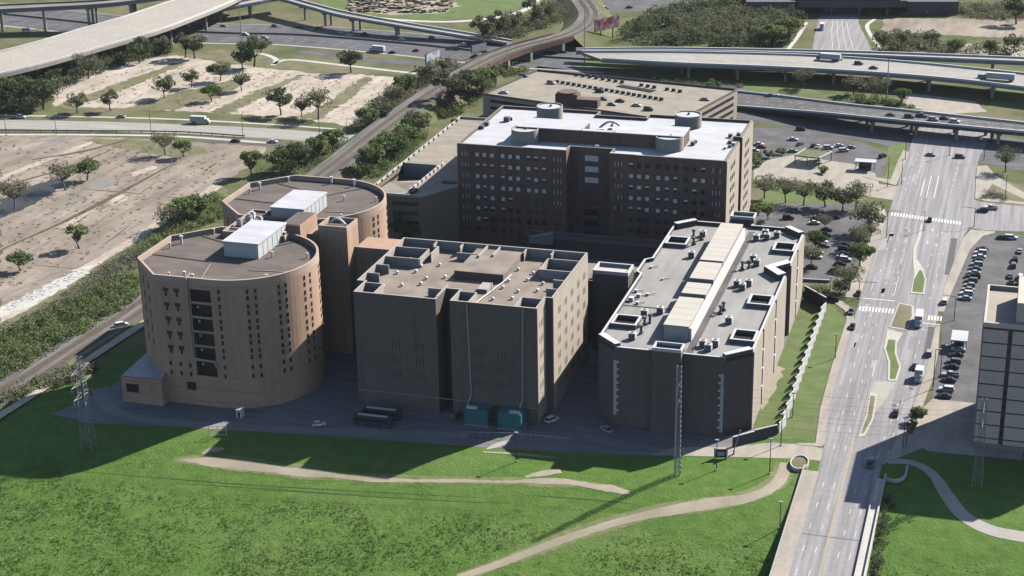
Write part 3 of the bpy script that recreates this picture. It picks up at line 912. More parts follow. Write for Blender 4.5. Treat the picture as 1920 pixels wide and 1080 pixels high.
# ------------------------------------------------------------------ elevated roads
def deck_road(name, label, near, far, zs, piers, deck_m='deckroad', rail_m='conc_w', thick=1.6, cat='overpass', prail=1.0, lanes=(), pr=0.8):
    """an elevated roadway: near and far edge curves (world points at deck height), piers at fractions along"""
    r = thing(name, (near[0].x, near[0].y, 0), label, cat)
    N = 28
    a = resample(near, 6)
    b = resample(far, 6)
    ia = [a[int(round(i * (len(a) - 1) / N))] for i in range(N + 1)]
    ib = [b[int(round(i * (len(b) - 1) / N))] for i in range(N + 1)]
    vs, fs = [], []
    for p, q in zip(ia, ib):
        vs += [(p.x, p.y, p.z), (q.x, q.y, q.z), (p.x, p.y, p.z - thick), (q.x, q.y, q.z - thick)]
    for i in range(N):
        k = 4 * i
        fs += [(k, k + 4, k + 5, k + 1), (k + 2, k + 3, k + 7, k + 6), (k, k + 2, k + 6, k + 4), (k + 1, k + 5, k + 7, k + 3)]
    fs += [(0, 1, 3, 2), (4 * N, 4 * N + 2, 4 * N + 3, 4 * N + 1)]
    md = MB().add(vs, fs)
    md.build('deck', M[deck_m], r)
    for e in (ia, ib):
        mr = MB()
        other = ib if e is ia else ia
        for i in range(N):
            p, q = e[i], e[i + 1]
            inw = (other[i] - p).normalized() * 0.8
            inw2 = (other[i + 1] - q).normalized() * 0.8
            mr.add([p, q, q + inw2, p + inw, p + Vector((0, 0, prail)), q + Vector((0, 0, prail)), q + inw2 + Vector((0, 0, prail)), p + inw + Vector((0, 0, prail))],
                   [(4, 5, 6, 7), (0, 1, 5, 4), (2, 3, 7, 6)])
        mr.build('side_barrier', M['fence_white' if rail_m == 'conc_w' else rail_m], r)
    for fr in lanes:
        ml = MB()
        for i in range(N):
            p, q = ia[i].lerp(ib[i], fr), ia[i + 1].lerp(ib[i + 1], fr)
            u = (q - p)
            c = (p + q) / 2
            ml.obox((c.x, c.y), u, u.length * 0.3, 0.12, c.z + 0.01, c.z + 0.02)
        tag(ml.build('lane_dashes', M['paint'], r), kind='stuff')
    for t in piers:
        i = min(N - 1, int(t * N))
        p, q = ia[i], ib[i]
        pm = MB()
        w = (q - p)
        cc = (p + q) / 2
        wl = w.length
        pm.obox((cc.x, cc.y), w, wl * 0.46, pr, min(p.z, q.z) - thick - 1.0, min(p.z, q.z) - thick - 0.002)
        for k in ((0.12, 0.5, 0.88) if wl > 14 else ((0.25, 0.75) if wl > 8 else (0.5,))):
            c = p.lerp(q, k)
            pm.cyl(c.x, c.y, pr, -0.2, c.z - thick - 0.9, 10)
        pm.build('pier', M['conc'], r)
    return r


V = lambda l: [gp(*p) for p in l]
deck_road('elevated_freeway', 'long pale elevated freeway deck crossing upper right with dark shade beneath', V([(1130, 112, 7), (1275, 120, 8), (1452, 127, 8), (1630, 137, 8), (1790, 150, 8), (1960, 170, 8)]),
          V([(1090, 98, 7), (1240, 98, 8), (1400, 101, 8), (1540, 106, 8), (1700, 117, 8), (1960, 143, 8)]), 8, (0.22, 0.34, 0.45, 0.56, 0.67, 0.78, 0.9), lanes=(0.3, 0.5, 0.7))
deck_road('elevated_ramp', 'narrow elevated ramp with bright barrier just beyond the pale freeway deck', V([(1080, 97, 6), (1240, 96, 8), (1500, 101, 8), (1700, 108, 8), (1960, 119, 8)]),
          V([(1080, 93, 6), (1240, 91, 8), (1500, 95, 8), (1700, 101, 8), (1960, 111, 8)]), 8, (0.3, 0.5, 0.7, 0.9))
deck_road('elevated_road', 'lower dark elevated road with white barrier passing above the street at right', V([(1370, 200, 1.0), (1460, 207, 3.5), (1548, 214, 6), (1700, 229, 7), (1960, 253, 7)]),
          V([(1380, 172, 1.0), (1470, 182, 3.5), (1590, 197, 6), (1700, 208, 7), (1960, 236, 7)]), 7, (0.52, 0.64, 0.76, 0.88), deck_m='asph', lanes=(0.35, 0.65))
deck_road('flyover', 'broad pale concrete flyover sweeping across the upper left corner', V([(-80, 158, 9), (0, 140, 10), (90, 118, 10.5), (170, 95, 11), (250, 72, 11.5), (320, 50, 12), (430, 6, 13), (470, -16, 13)]),
          V([(-80, 118, 9), (0, 98, 10), (80, 77, 10.5), (150, 56, 11), (215, 38, 11.5), (270, 20, 12), (345, -6, 13), (385, -24, 13)]), 11, (0.1, 0.2, 0.3, 0.4, 0.52, 0.64, 0.78), deck_m='flydeck', rail_m='conc_w', thick=2.0, pr=0.9, lanes=(0.33, 0.66))
deck_road('flyover', 'dark distant flyover strip along the very top left edge', V([(-80, 24, 14), (60, 17, 15), (200, 9, 16), (320, -6, 16)]),
          V([(-80, 14, 14), (60, 8, 15), (200, 1, 16), (320, -14, 16)]), 15, (0.2, 0.42, 0.64, 0.85), deck_m='conc_d', rail_m='conc_d')
deck_road('curved_ramp', 'slim curved ramp on round piers descending towards the railway bridge', V([(510, -6, 11), (580, 14, 10), (640, 30, 9), (740, 48, 7), (850, 66, 4), (950, 82, 1.5)]),
          V([(525, -10, 11), (592, 9, 10), (652, 24, 9), (750, 42, 7), (860, 60, 4), (960, 77, 1.5)]), 8, (0.2, 0.34, 0.48, 0.62), deck_m='conc_d', rail_m='conc_w', thick=1.2)
deck_road('connector_ramp', 'pale connector ramp crossing behind the broad flyover at top', V([(330, 40, 6), (400, 22, 7), (470, 8, 9), (540, -6, 10)]),
          V([(325, 33, 6), (395, 15, 7), (465, 1, 9), (535, -12, 10)]), 8, (0.4, 0.7), deck_m='flydeck', rail_m='conc_w', thick=1.2)

# --- railway
RZ = [(0, 738, 0.5), (130, 657, 0.5), (265, 569, 0.5), (440, 440, 1.5), (610, 322, 3), (745, 217, 5), (880, 131, 6.8), (960, 94, 7.2), (1070, 62, 7.2), (1106, 30, 6.5), (1092, 0, 6), (1080, -20, 6)]
RC = resample([gp(-60, 775, 0.5)] + V(RZ), 8)
RN = normals2(RC)
rail_root = bpy.data.objects.new('railway', None)
COL.objects.link(rail_root)
tag(rail_root, kind='structure')
NB = [i for i, p in enumerate(RC) if 842 < p.y < 928]          # bridge span
bal, emb = MB(), MB()
for i in range(len(RC) - 1):
    p, q, a, b = RC[i], RC[i + 1], RN[i], RN[i + 1]
    up = Vector((0, 0, 1))
    w = 7.0
    bal.add([p - a * w, q - b * w, q + b * w, p + a * w], [(0, 1, 2, 3)])
    if i not in NB:
        for s in (-1, 1):
            p1, q1 = p + a * (s * w), q + b * (s * w)
            p2, q2 = p + a * (s * (w + p.z * 1.4 + 0.5)), q + b * (s * (w + q.z * 1.4 + 0.5))
            p2.z = q2.z = -0.05
            emb.add([p1, q1, q2, p2], [(0, 1, 2, 3) if s < 0 else (3, 2, 1, 0)])
bal.build('ballast', M['ballast'], rail_root)
emb.build('embankment', M['ground'], rail_root)
for c0 in (-3.6, 1.4):
    sl = MB()
    for i in range(len(RC) - 1):
        p, q, a, b = RC[i], RC[i + 1], RN[i], RN[i + 1]
        sl.add([p + a * (c0 - 1.3) + up * 0.06, q + b * (c0 - 1.3) + up * 0.06, q + b * (c0 + 1.3) + up * 0.06, p + a * (c0 + 1.3) + up * 0.06], [(0, 1, 2, 3)])
    sl.build('sleeper_bed', M['mulch'], rail_root)
    for g in (-0.72, 0.72):
        rl = MB()
        for i in range(len(RC) - 1):
            p, q, a, b = RC[i], RC[i + 1], RN[i], RN[i + 1]
            o1, o2 = c0 + g - 0.06, c0 + g + 0.06
            z0, z1 = up * 0.07, up * 0.25
            rl.add([p + a * o1 + z1, q + b * o1 + z1, q + b * o2 + z1, p + a * o2 + z1, p + a * o1 + z0, q + b * o1 + z0, q + b * o2 + z0, p + a * o2 + z0],
                   [(0, 1, 2, 3), (4, 5, 1, 0), (3, 2, 6, 7)])
        rl.build('rail', M['rail'], rail_root)
rb = thing('railway_bridge', (RC[NB[0]].x, RC[NB[0]].y, 0), 'rusty girder railway bridge over the dark freeway at top centre', 'bridge')
for s in (-1, 1):
    gi = MB()
    for i in NB:
        p, q, a, b = RC[i], RC[i + 1], RN[i], RN[i + 1]
        gi.add([p + a * (s * 7.1) + up * 1.0, q + b * (s * 7.1) + up * 1.0, q + b * (s * 7.1) - up * 1.9, p + a * (s * 7.1) - up * 1.9,
                p + a * (s * 7.5) + up * 1.0, q + b * (s * 7.5) + up * 1.0, q + b * (s * 7.5) - up * 1.9, p + a * (s * 7.5) - up * 1.9],
               [(0, 1, 2, 3), (7, 6, 5, 4), (0, 4, 5, 1), (3, 2, 6, 7)])
    gi.build('girder', M['rust'], rb)
un = MB()
for i in NB:
    p, q, a, b = RC[i], RC[i + 1], RN[i], RN[i + 1]
    un.add([p - a * 7 - up * 0.6, q - b * 7 - up * 0.6, q + b * 7 - up * 0.6, p + a * 7 - up * 0.6], [(3, 2, 1, 0)])
un.build('underside', M['rust'], rb)
for k in (0, len(NB) // 3, 2 * len(NB) // 3, len(NB) - 1):
    i = NB[k]
    MB().obox((RC[i].x, RC[i].y), RN[i], 7.4, 1.0, -0.2, RC[i].z - 1.95).build('pier', M['conc'], rb)
strip('maintenance_track', [p + n * -10.5 for p, n in zip(RC[:22:3], RN[:22:3])], 1.6, M['slab_pale'], 0.08, jag=0.3)

# --- railway underpass at the top right
ub = thing('railway_underpass', gp(1580, 30, 0), 'dark concrete railway underpass with three openings over the far road', 'bridge')
a0, a1 = gp(1500, 30, 0), gp(1668, 30, 0)
ux = (a1 - a0).normalized()
L0 = (a1 - a0).length
yc = (a0 + a1) / 2
m_ = MB()
m_.obox((yc.x, yc.y + 20), ux, L0 / 2 + 6, 20, 5.4, 9.6)
m_.build('deck', M['under_conc'], ub)
for t in (0.03, 0.345, 0.655, 0.97):
    c = a0.lerp(a1, t)
    MB().obox((c.x, c.y + 20), (0, 1), 19.5, 0.7, 0, 5.4).build('pier', M['under_conc'], ub)
for sx in (-1, 1):
    c = yc + ux * (sx * (L0 / 2 + 22))
    MB().obox((c.x, c.y + 21), ux, 15.5, 18, -0.1, 8.4).build('abutment', M['under_conc'], ub)
MB().obox((yc.x, yc.y + 0.2), ux, L0 / 2 + 6, 0.3, 9.6, 10.6).build('railing', M['dsteel'], ub)


# ------------------------------------------------------------------ buildings
def arc(cx, cy, r, a0, a1, n):
    return [(cx + r * math.cos(math.radians(a0 + (a1 - a0) * i / n)), cy + r * math.sin(math.radians(a0 + (a1 - a0) * i / n))) for i in range(n + 1)]


def win_mesh(w, h, d=0.1, panel=None, frame='dsteel'):
    """window facing -Y, centred at the origin: a frame round a recessed pane"""
    b = MB()
    t = min(0.12, w * 0.16)
    x, z = w / 2, h / 2
    b.box(-x, -x + t, -d, 0.0, -z, z, 0)
    b.box(x - t, x, -d, 0.0, -z, z, 0)
    b.box(-x + t, x - t, -d, 0.0, z - t, z, 0)
    b.box(-x + t, x - t, -d, 0.0, -z, -z + t, 0)
    if panel == 'half':
        b.box(-x + t, x - t, -0.03, 0, 0, z - t, 1)
        b.box(-x + t, x - t, -0.02, 0, -z + t, 0, 2)
    else:
        b.box(-x + t, x - t, -0.03, 0, -z + t, z - t, 1 if panel == 'reflect_pane' else 2)
    return b.mesh('window', [M[frame], M['reflect_pane'], M['glass']])


# --- twin rounded towers
JX, JR, JH = -227.0, 23.4, 42.0
LOBES = (448.0, 507.2)
jail = thing('jail_tower', (-232, 477, 0), 'pink brick jail tower with two rounded lobes and dark flat roofs', 'building')


def lobe_outline(cy):
    return [(-258, cy - 10.8), (-245.8, cy - 23.4)] + [(JX, cy - JR)] + arc(JX, cy, JR, -88, 88, 44) + [(JX, cy + JR), (-245.8, cy + 23.4), (-258, cy + 10.8)]


REC_Z = [(38.4, 34.5), (33.7, 29.8), (29.0, 25.1), (24.3, 20.4), (19.6, 15.7), (14.9, 10.2)]
for k, cy in enumerate(LOBES):
    out = lobe_outline(cy)
    if k == 0:
        # the front wall is left open where the exercise balconies are
        bx0, bx1 = -233.8, -226.4
        wall = MB()
        n = len(out)
        for i in range(n):
            a, b = out[i], out[(i + 1) % n]
            if i == 1:
                wall.add([(a[0], a[1], 0), (bx0, a[1], 0), (bx0, a[1], JH - 1.9), (a[0], a[1], JH - 1.9)], [(0, 1, 2, 3)])
                wall.add([(bx0, a[1], 0), (b[0], a[1], 0), (b[0], a[1], 10.2), (bx0, a[1], 10.2)], [(0, 1, 2, 3)])
                wall.add([(bx0, a[1], 38.4), (b[0], a[1], 38.4), (b[0], a[1], JH - 1.9), (bx0, a[1], JH - 1.9)], [(0, 1, 2, 3)])
                for (z1, z0), (y1, y0) in zip(REC_Z[:-1], REC_Z[1:]):
                    wall.add([(bx0, a[1], y1), (b[0], a[1], y1), (b[0], a[1], z0), (bx0, a[1], z0)], [(0, 1, 2, 3)])
            else:
                wall.add([(a[0], a[1], 0), (b[0], b[1], 0), (b[0], b[1], JH - 1.9), (a[0], a[1], JH - 1.9)], [(0, 1, 2, 3)])
        wall.build('wall', M['brick'], jail)
        for z1, z0 in REC_Z:
            nb = MB()
            y0, y1 = cy - JR, cy - JR + 3.5
            nb.add([(bx0, y0, z0), (JX, y0, z0), (JX, y1, z0), (bx0, y1, z0), (bx0, y0, z1), (JX, y0, z1), (JX, y1, z1), (bx0, y1, z1)],
                   [(0, 1, 2, 3), (7, 6, 5, 4), (3, 2, 6, 7), (0, 3, 7, 4), (1, 5, 6, 2)])
            bal_o = nb.build('balcony', M['eb_band'], jail)
            sc_ = MB()
            for q in range(6):
                x = bx0 + (JX - bx0) * (q + 0.5) / 6
                sc_.box(x - 0.06, x + 0.06, y0 + 0.12, y0 + 0.2, z0, z1)
            sc_.box(bx0, JX, y0 + 0.1, y0 + 0.22, z0 + 1.1, z0 + 1.2)
            sc_.build('mesh_screen', M['dsteel'], bal_o)
            if z1 < 36:
                lm = MB().box(bx0 + 1.5, bx0 + 2.1, y0 + 0.5, y0 + 1.1, z1 - 1.5, z1 - 0.8)
                lm.build('floodlight', M['coping'], bal_o)
    else:
        MB().prism(out, 0, JH - 1.9, top=False).build('wall', M['brick'], jail)
    cap = MB().ring(out, 0.7, JH - 1.9, JH)
    cap.build('parapet', M['brick_cap'], jail)
    roof = MB().prism(inset(out, 0.6), JH - 2.0, JH - 1.7).build('roof', M['roof_brown'], jail)
    # seams, drains and vents on the roof
    for a, b in (((-257, cy - 3), (-236, cy - 5)), ((JX - 4, cy - 22.5), (JX - 8, cy - 7)), ((JX + 22, cy - 7), (JX + 6, cy - 9)), ((-250, cy + 17), (-238, cy + 12)), ((JX + 10, cy + 20), (JX, cy + 8))):
        d = Vector((b[0] - a[0], b[1] - a[1], 0))
        MB().obox(((a[0] + b[0]) / 2, (a[1] + b[1]) / 2), d, d.length / 2, 0.18, JH - 1.69, JH - 1.5).build('roof_seam', M['roof_seam_pale'] if a[0] > -235 and a[1] < cy else M['roof_seam'], roof)
    for x, y, s in ((JX - 10, cy - 20, 0.6), (JX - 6.5, cy - 21.5, 0.6), (JX - 15, cy - 20.5, 0.45), (JX + 15, cy - 15.5, 0.5), (JX + 19, cy + 6, 0.45), (-253, cy + 9, 0.7), (-254.5, cy + 4, 0.5), (-247, cy + 20, 0.5), (JX + 8, cy + 4, 0.5), (JX - 4, cy + 21.5, 0.7), (JX + 5, cy + 20.5, 0.7)):
        v = MB().cyl(x, y, s * 0.55, JH - 1.7, JH - 1.7 + s * 3.0, 10)
        v.cyl(x, y, s * 0.8, JH - 1.7 + s * 3.0, JH - 1.7 + s * 3.8, 10)
        v.build('roof_vent', M['unit'], roof)

# connecting block, penthouses, stair tower, annex
MB().box(-243, -221, 466.2, 489.2, 0, 41.4).build('link_block', M['brick'], jail)
lk = MB().ring([(-243, 466.0), (-221, 466.0), (-221, 489.4), (-243, 489.4)], 0.5, 41.4, 42.4)
lk.build('parapet', M['brick_cap'], jail)
MB().box(-242.4, -221.6, 466.6, 488.8, 41.4, 41.6).build('link_roof', M['roof_brown'], jail)
for y0, y1 in ((449.3, 470.5), (484.8, 504.0)):
    ph = MB()
    ph.box(-234.2, -222.4, y0, y1, 40.3, 45.0)
    po = ph.build('penthouse', M['white_sheet'], jail)
    MB().box(-234.5, -222.1, y0 - 0.3, y1 + 0.3, 45.0, 45.4).build('penthouse_roof', M['white_roof'], po)
    for q in range(1, 6):
        yy = y0 + (y1 - y0) * q / 6
        MB().box(-222.4, -222.32, yy - 0.05, yy + 0.05, 40.4, 44.9).build('seam', M['steel'], po)
MB().box(-224.0, -217.6, 470.8, 484.5, 36, 44.6).build('shaft', M['brick'], jail)
MB().box(-223.7, -217.9, 471.1, 484.2, 44.6, 44.75).build('shaft_roof', M['roof_brown'], jail)
for x, y, s in ((-240.5, 474, 1.6), (-239, 478, 1.9), (-236.8, 475.5, 1.3), (-235.8, 480, 1.1), (-240, 483, 1.4), (-228, 476, 0.8)):
    e = MB().box(x - s / 2, x + s / 2, y - s / 2, y + s / 2, 41.6, 41.6 + s * 1.3)
    e.cyl(x, y, s * 0.35, 41.6 + s * 1.3, 41.6 + s * 1.6, 10)
    e.build('roof_unit', M['unit'] if s < 1.5 else M['steel'], jail)
st = [(-213.0, 474.5), (-203.0, 474.5), (-203.0, 484), (-213.0, 484)]
MB().prism(st, 0, 42.4, top=False).build('stair_tower', M['brick'], jail)
MB().ring(st, 0.5, 42.4, 44.0).build('parapet', M['brick_cap'], jail)
MB().prism(inset(st, 0.45), 42.2, 42.5).build('stair_tower_roof', M['roof_brown'], jail)
cd = MB()
for i in range(7):
    a, b = i / 7, (i + 1) / 7
    f = lambda t: (-210 + 5.5 * t, 478.5 - 1.5 * t, 44 + 1.6 * math.sin(math.pi * t))
    cd.tube(f(a), f(b), 0.45, 8)
cd.build('exhaust_duct', M['unit'], jail)
MB().box(-221, -213, 476, 492, 0, 40.2).build('connector', M['brick'], jail)
MB().box(-203, -188.5, 480, 492, 0, 35).build('connector', M['brick'], jail)
MB().box(-203, -188.5, 480, 480.4, 35, 35.6).build('coping', M['brick_cap'], jail)
an = MB()
an.add([(-258.4, 421, 0), (-244.5, 421, 0), (-244.5, 438, 0), (-258.4, 438, 0), (-258.4, 421, 8.6), (-244.5, 421, 8.6), (-244.5, 426, 10.4), (-250, 438, 10.4), (-258.4, 438, 9.6)],
       [(0, 1, 5, 4), (1, 2, 6, 5), (3, 0, 4, 8), (4, 5, 6, 7, 8), (2, 3, 8, 7, 6)])
ano = an.build('annex', M['brick'], jail)
MB().box(-256.8, -252.6, 420.9, 421.05, 3.6, 6.4).build('annex_window', M['glass'], ano)
MB().add([(-258.2, 421.3, 8.75), (-244.7, 421.3, 8.75), (-244.7, 426, 10.55), (-250, 437.8, 10.55), (-258.2, 437.8, 9.8)], [(0, 1, 2, 3, 4)]).build('annex_roof', M['steel'], ano)
MB().box(-237.6, -234.6, 424.45, 424.62, 5.0, 7.6).build('wall_vent', M['glass'], jail)
for zz in (3.4, 9.2):
    bd = MB()
    o2 = lobe_outline(448.0)
    for i in range(1, 36):
        a, b = Vector(o2[i]), Vector(o2[i + 1])
        d = (b - a).normalized()
        nrm = Vector((d.y, -d.x)) * 0.06
        bd.add([(a.x, a.y, zz), (b.x, b.y, zz), (b.x + nrm.x, b.y + nrm.y, zz), (a.x + nrm.x, a.y + nrm.y, zz), (a.x, a.y, zz + 0.22), (b.x, b.y, zz + 0.22), (b.x + nrm.x, b.y + nrm.y, zz + 0.22), (a.x + nrm.x, a.y + nrm.y, zz + 0.22)],
               [(3, 2, 6, 7), (4, 7, 6, 5)])
    bd.build('string_course', M['brick_cap'], jail)
pp = MB()
pp.tube((-234.6, 424.1, 41.8), (-234.6, 424.1, 16.0), 0.3, 8)
pp.tube((-234.6, 424.1, 16.0), (-227.2, 424.1, 15.2), 0.3, 8)
pp.tube((-227.2, 424.1, 15.2), (-226.8, 424.1, 13.8), 0.3, 8)
pp.tube((-234.6, 424.1, 41.8), (-234.4, 426.5, 42.8), 0.3, 8)
pp.build('pipe', M['tan_in'], jail)

jw = win_mesh(0.78, 1.45)
JZ = (38.2, 36.1, 33.4, 31.3, 28.6, 26.5, 23.8, 21.7, 19.1, 17.0, 13.7, 10.7)
for k, cy in enumerate(LOBES):
    for ang in ((-62.5, -56.5, -38.5, -32.5, -13.5, -6, 13, 19) if k == 0 else (-44, -38, -15, -8.5, 14, 20, 40)):
        for z in JZ:
            t = math.radians(ang)
            place(jw, 'window', jail, (JX + (JR + 0.01) * math.cos(t), cy + (JR + 0.01) * math.sin(t), z), t + math.pi / 2)
    for z in JZ:
        t = math.radians(-83.5)
        if k == 0:
            place(jw, 'window', jail, (JX + (JR + 0.01) * math.cos(t), cy + (JR + 0.01) * math.sin(t), z), t + math.pi / 2)
    ch = math.atan2(-12.6, 12.2) + 0.0
    for fx in (0.3, 0.62):
        for z in (36.5, 31.8, 27.1, 22.4, 17.7):
            x, y = -258 + 12.2 * fx, cy - 10.8 - 12.6 * fx
            place(jw, 'window', jail, (x - 0.01, y - 0.01, z), ch, (1, 1, 1.5))
tw = MB()
tw.box(-0.9, 0.9, -0.1, 0, 0.15, 1.3, 0)
tw.box(-0.35, 0.35, -0.1, 0, -1.3, 0.15, 0)
tw.box(-0.8, 0.8, -0.14, -0.1, 0.9, 1.0, 1)
tw.box(-0.05, 0.05, -0.14, -0.1, 0.15, 1.3, 1)
tw = tw.mesh('t_shaped_window', [M['glass'], M['dsteel']])
for x in (-242.0, -238.4):
    for z in (36.8, 32.1, 27.4, 22.7, 18.0):
        place(tw, 't_shaped_window', jail, (x, 424.6, z))
for x in (-242.6, -239.2, -235.9):
    for z in (13.2, 10.2):
        place(jw, 'window', jail, (x, 424.6, z))

# --- square precast block in the middle
cbk = thing('precast_block', (-158, 463, 0), 'tall windowless precast block with walled roof between round tower and grey roof', 'building')
CH = 37.0
co = [(-186.4, 438), (-160.2, 438), (-160.2, 447.5), (-155.8, 447.5), (-155.8, 438), (-129, 438), (-129, 447.4), (-126.8, 447.4), (-126.8, 488.6), (-189, 488.6), (-189, 447.4), (-186.4, 447.4)]
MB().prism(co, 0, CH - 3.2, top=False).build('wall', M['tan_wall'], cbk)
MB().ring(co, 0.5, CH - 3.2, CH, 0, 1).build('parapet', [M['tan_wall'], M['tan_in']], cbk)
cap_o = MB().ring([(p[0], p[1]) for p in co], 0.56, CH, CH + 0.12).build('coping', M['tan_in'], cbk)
croof = MB().prism(inset(co, 0.45), CH - 3.6, CH - 3.0).build('roof', M['roof_tan'], cbk)
# partition walls of the roof
RZ0 = CH - 3.0
for x0, x1, y0, y1, z in ((-185.9, -180, 446.6, 447.0, CH - .05), (-180.3, -179.9, 438.5, 446.6, CH - .05), (-188.5, -184.6, 454.8, 455.2, CH - .05), (-188.5, -184.4, 462.6, 463.0, CH - .05),
                          (-188.5, -177.2, 470.4, 470.8, CH - .05), (-177.4, -177.0, 470.8, 480.0, CH - .05), (-188.5, -177.2, 480.0, 480.4, CH - .05), (-175.4, -175.0, 476, 483.6, CH - .05),
                          (-177.0, -175.4, 483.2, 483.6, CH - .3), (-177.4, -177.0, 484.4, 488.1, CH - .05), (-168.4, -168.0, 484.4, 488.1, CH - .05), (-160.2, -159.6, 478, 488.1, CH - .05), (-168.0, -160.2, 480.6, 481.0, CH - .6),
                          (-155.9, -155.4, 480, 488.1, CH - .05), (-147, -146.6, 484.4, 488.1, CH - .05), (-138, -137.6, 484.4, 488.1, CH - .05), (-137.6, -127.3, 480.6, 481.0, CH - .05), (-137.8, -137.4, 471, 480.6, CH - .05),
                          (-137.8, -127.3, 470.6, 471.0, CH - .05), (-131, -127.3, 462.6, 463.0, CH - .05), (-131, -127.3, 455, 455.4, CH - .05), (-136, -129.5, 446.2, 446.6, CH - .05), (-136.2, -135.8, 438.5, 446.2, CH - .05),
                          (-155.3, -150.2, 446.4, 446.8, CH - .05), (-150.4, -150.0, 438.5, 446.4, CH - .05), (-160.8, -160.3, 440, 450, CH + 0.3), (-166, -160.8, 447.6, 448.0, CH - .4)):
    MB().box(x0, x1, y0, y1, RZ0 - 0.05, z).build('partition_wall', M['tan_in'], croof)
MB().box(-163, -147.5, 464.4, 486.6, RZ0 - 0.1, RZ0 + 2.2).build('raised_roof', M['roof_tan'], croof)
MB().box(-163.2, -147.3, 463.9, 464.4, RZ0 - 0.1, RZ0 + 2.6).build('raised_wall', M['tb_wall'], croof)
MB().box(-152.6, -149.4, 454, 460, RZ0 - 0.1, RZ0 + 1.2).build('hatch', M['tan_in'], croof)
mush = MB()
mush.cyl(0, 0, 0.28, 0, 0.55, 10)
mush.cyl(0, 0, 0.62, 0.55, 0.8, 12, r1=0.55)
mush.cyl(0, 0, 0.55, 0.8, 1.0, 12, r1=0.25)
mush = mush.mesh('roof_fan', M['unit'])
for i in range(11):
    for fx, fy in (((-182 + (i % 4) * 5.3), 451 + (i // 4) * 10 + (i % 3) * 2.5), ((-146 + (i % 3) * 5.5), 449 + (i // 3) * 8.2 + (i % 2) * 2)):
        place(mush, 'roof_fan', croof, (fx, fy, RZ0), i * 0.7)
pipe = MB()
pipe.tube((-150.3, 441, RZ0 + 0.5), (-147.2, 463, RZ0 + 0.5), 0.18, 6)
pipe.tube((-147.2, 463, RZ0 + 0.5), (-146.6, 470, RZ0 + 0.5), 0.18, 6)
pipe.tube((-148.3, 455, RZ0), (-148.3, 455, RZ0 + 3.2), 0.12, 6)
pipe.build('roof_pipe', M['unit'], croof)
for x in (-150.4, -133.2):
    q = MB()
    dx = 0.6 if x < -140 else -0.5
    q.tube((x, 437.75, 36.6), (x + dx, 437.75, 7.5), 0.22, 6)
    q.tube((x + dx, 437.75, 7.5), (x + dx - 0.9, 436.4, 4.4), 0.22, 6)
    q.build('pipe', M['steel'], cbk)
slit = MB().box(-0.09, 0.09, -0.06, 0.0, -1.1, 1.1).mesh('slit_window', M['dark'])
for r_ in range(6):
    z = 31 - r_ * 4.9
    for g in range(5):
        for s_ in range(3):
            y = 453 + g * 7.4 + s_ * 1.1
            if y < 487:
                place(slit, 'slit_window', cbk, (-126.69, y, z), math.pi / 2)
    for x0 in ((-174.5, -167, -148.5, -141) if 1 < r_ < 5 else ()):
        for s_ in range(3):
            place(slit, 'slit_window', cbk, (x0 + s_ * 1.1, 438, z))
    for s_ in range(3):
        place(slit, 'slit_window', cbk, (-128.89, 440.5 + s_ * 1.6, z), math.pi / 2)
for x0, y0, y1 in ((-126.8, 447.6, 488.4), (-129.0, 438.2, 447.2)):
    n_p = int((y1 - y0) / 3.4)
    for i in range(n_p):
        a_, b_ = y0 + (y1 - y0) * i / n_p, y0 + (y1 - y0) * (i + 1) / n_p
        MB().box(x0 - 0.02, x0 + 0.1, a_ + 0.04, b_ - 0.04, 0.3, CH - 0.2).build('wall_panel', M['rb_panel'], cbk)  # sunlit brightness of this face is put into the paler panel colour
MB().box(-186.6, -129.0, 437.7, 438.02, 4.9, 5.2).build('string_course', M['conc_d'], cbk)
MB().box(-140, -116, 505.5, 522, 0, 21).build('link_block', M['tan_wall'], cbk)
MB().box(-140, -116, 505.5, 522, 21, 21.2).build('link_roof', M['roof_tan'], cbk)
for x, y, s in ((-129.5, 508, 1.3), (-129.5, 512, 1.2), (-127.5, 515, 1.6), (-122, 508, 1.2), (-124.6, 512, 1.0)):
    MB().box(x - s / 2, x + s / 2, y - s / 2, y + s / 2, 21.2, 21.2 + s).build('roof_unit', M['unit'], cbk)

# --- grey roofed block at the right
gb = thing('grey_roof_block', (-90, 505, 0), 'long low block with grey membrane roof, white copings and cream spine', 'building')
RH = 25.0
ro = [(-113.6, 450), (-107, 443.6), (-95.4, 443.6), (-95.4, 441.4), (-86.8, 441.4), (-86.8, 443.6), (-74.2, 443.6), (-67.4, 450), (-67.4, 515.5), (-71.7, 520.3), (-67.4, 525.5), (-67.4, 558),
      (-73, 563.6), (-86, 563.6), (-86, 571), (-94.5, 571), (-94.5, 563.6), (-107, 563.6), (-113.2, 557.5), (-113.2, 522), (-115.4, 520), (-115.4, 508), (-113.6, 506)]
MB().prism(ro, 0, RH - 1.2, top=False).build('wall', M['rb_wall'], gb)
MB().ring(ro, 0.6, RH - 1.2, RH).build('parapet', M['rb_wall'], gb)
MB().ring(ro, 0.66, RH, RH + 0.14).build('coping', M['coping'], gb)
groof = MB().prism(inset(ro, 0.5), RH - 1.6, RH - 1.15).build('roof', M['roof_grey'], gb)
GZ = RH - 1.15
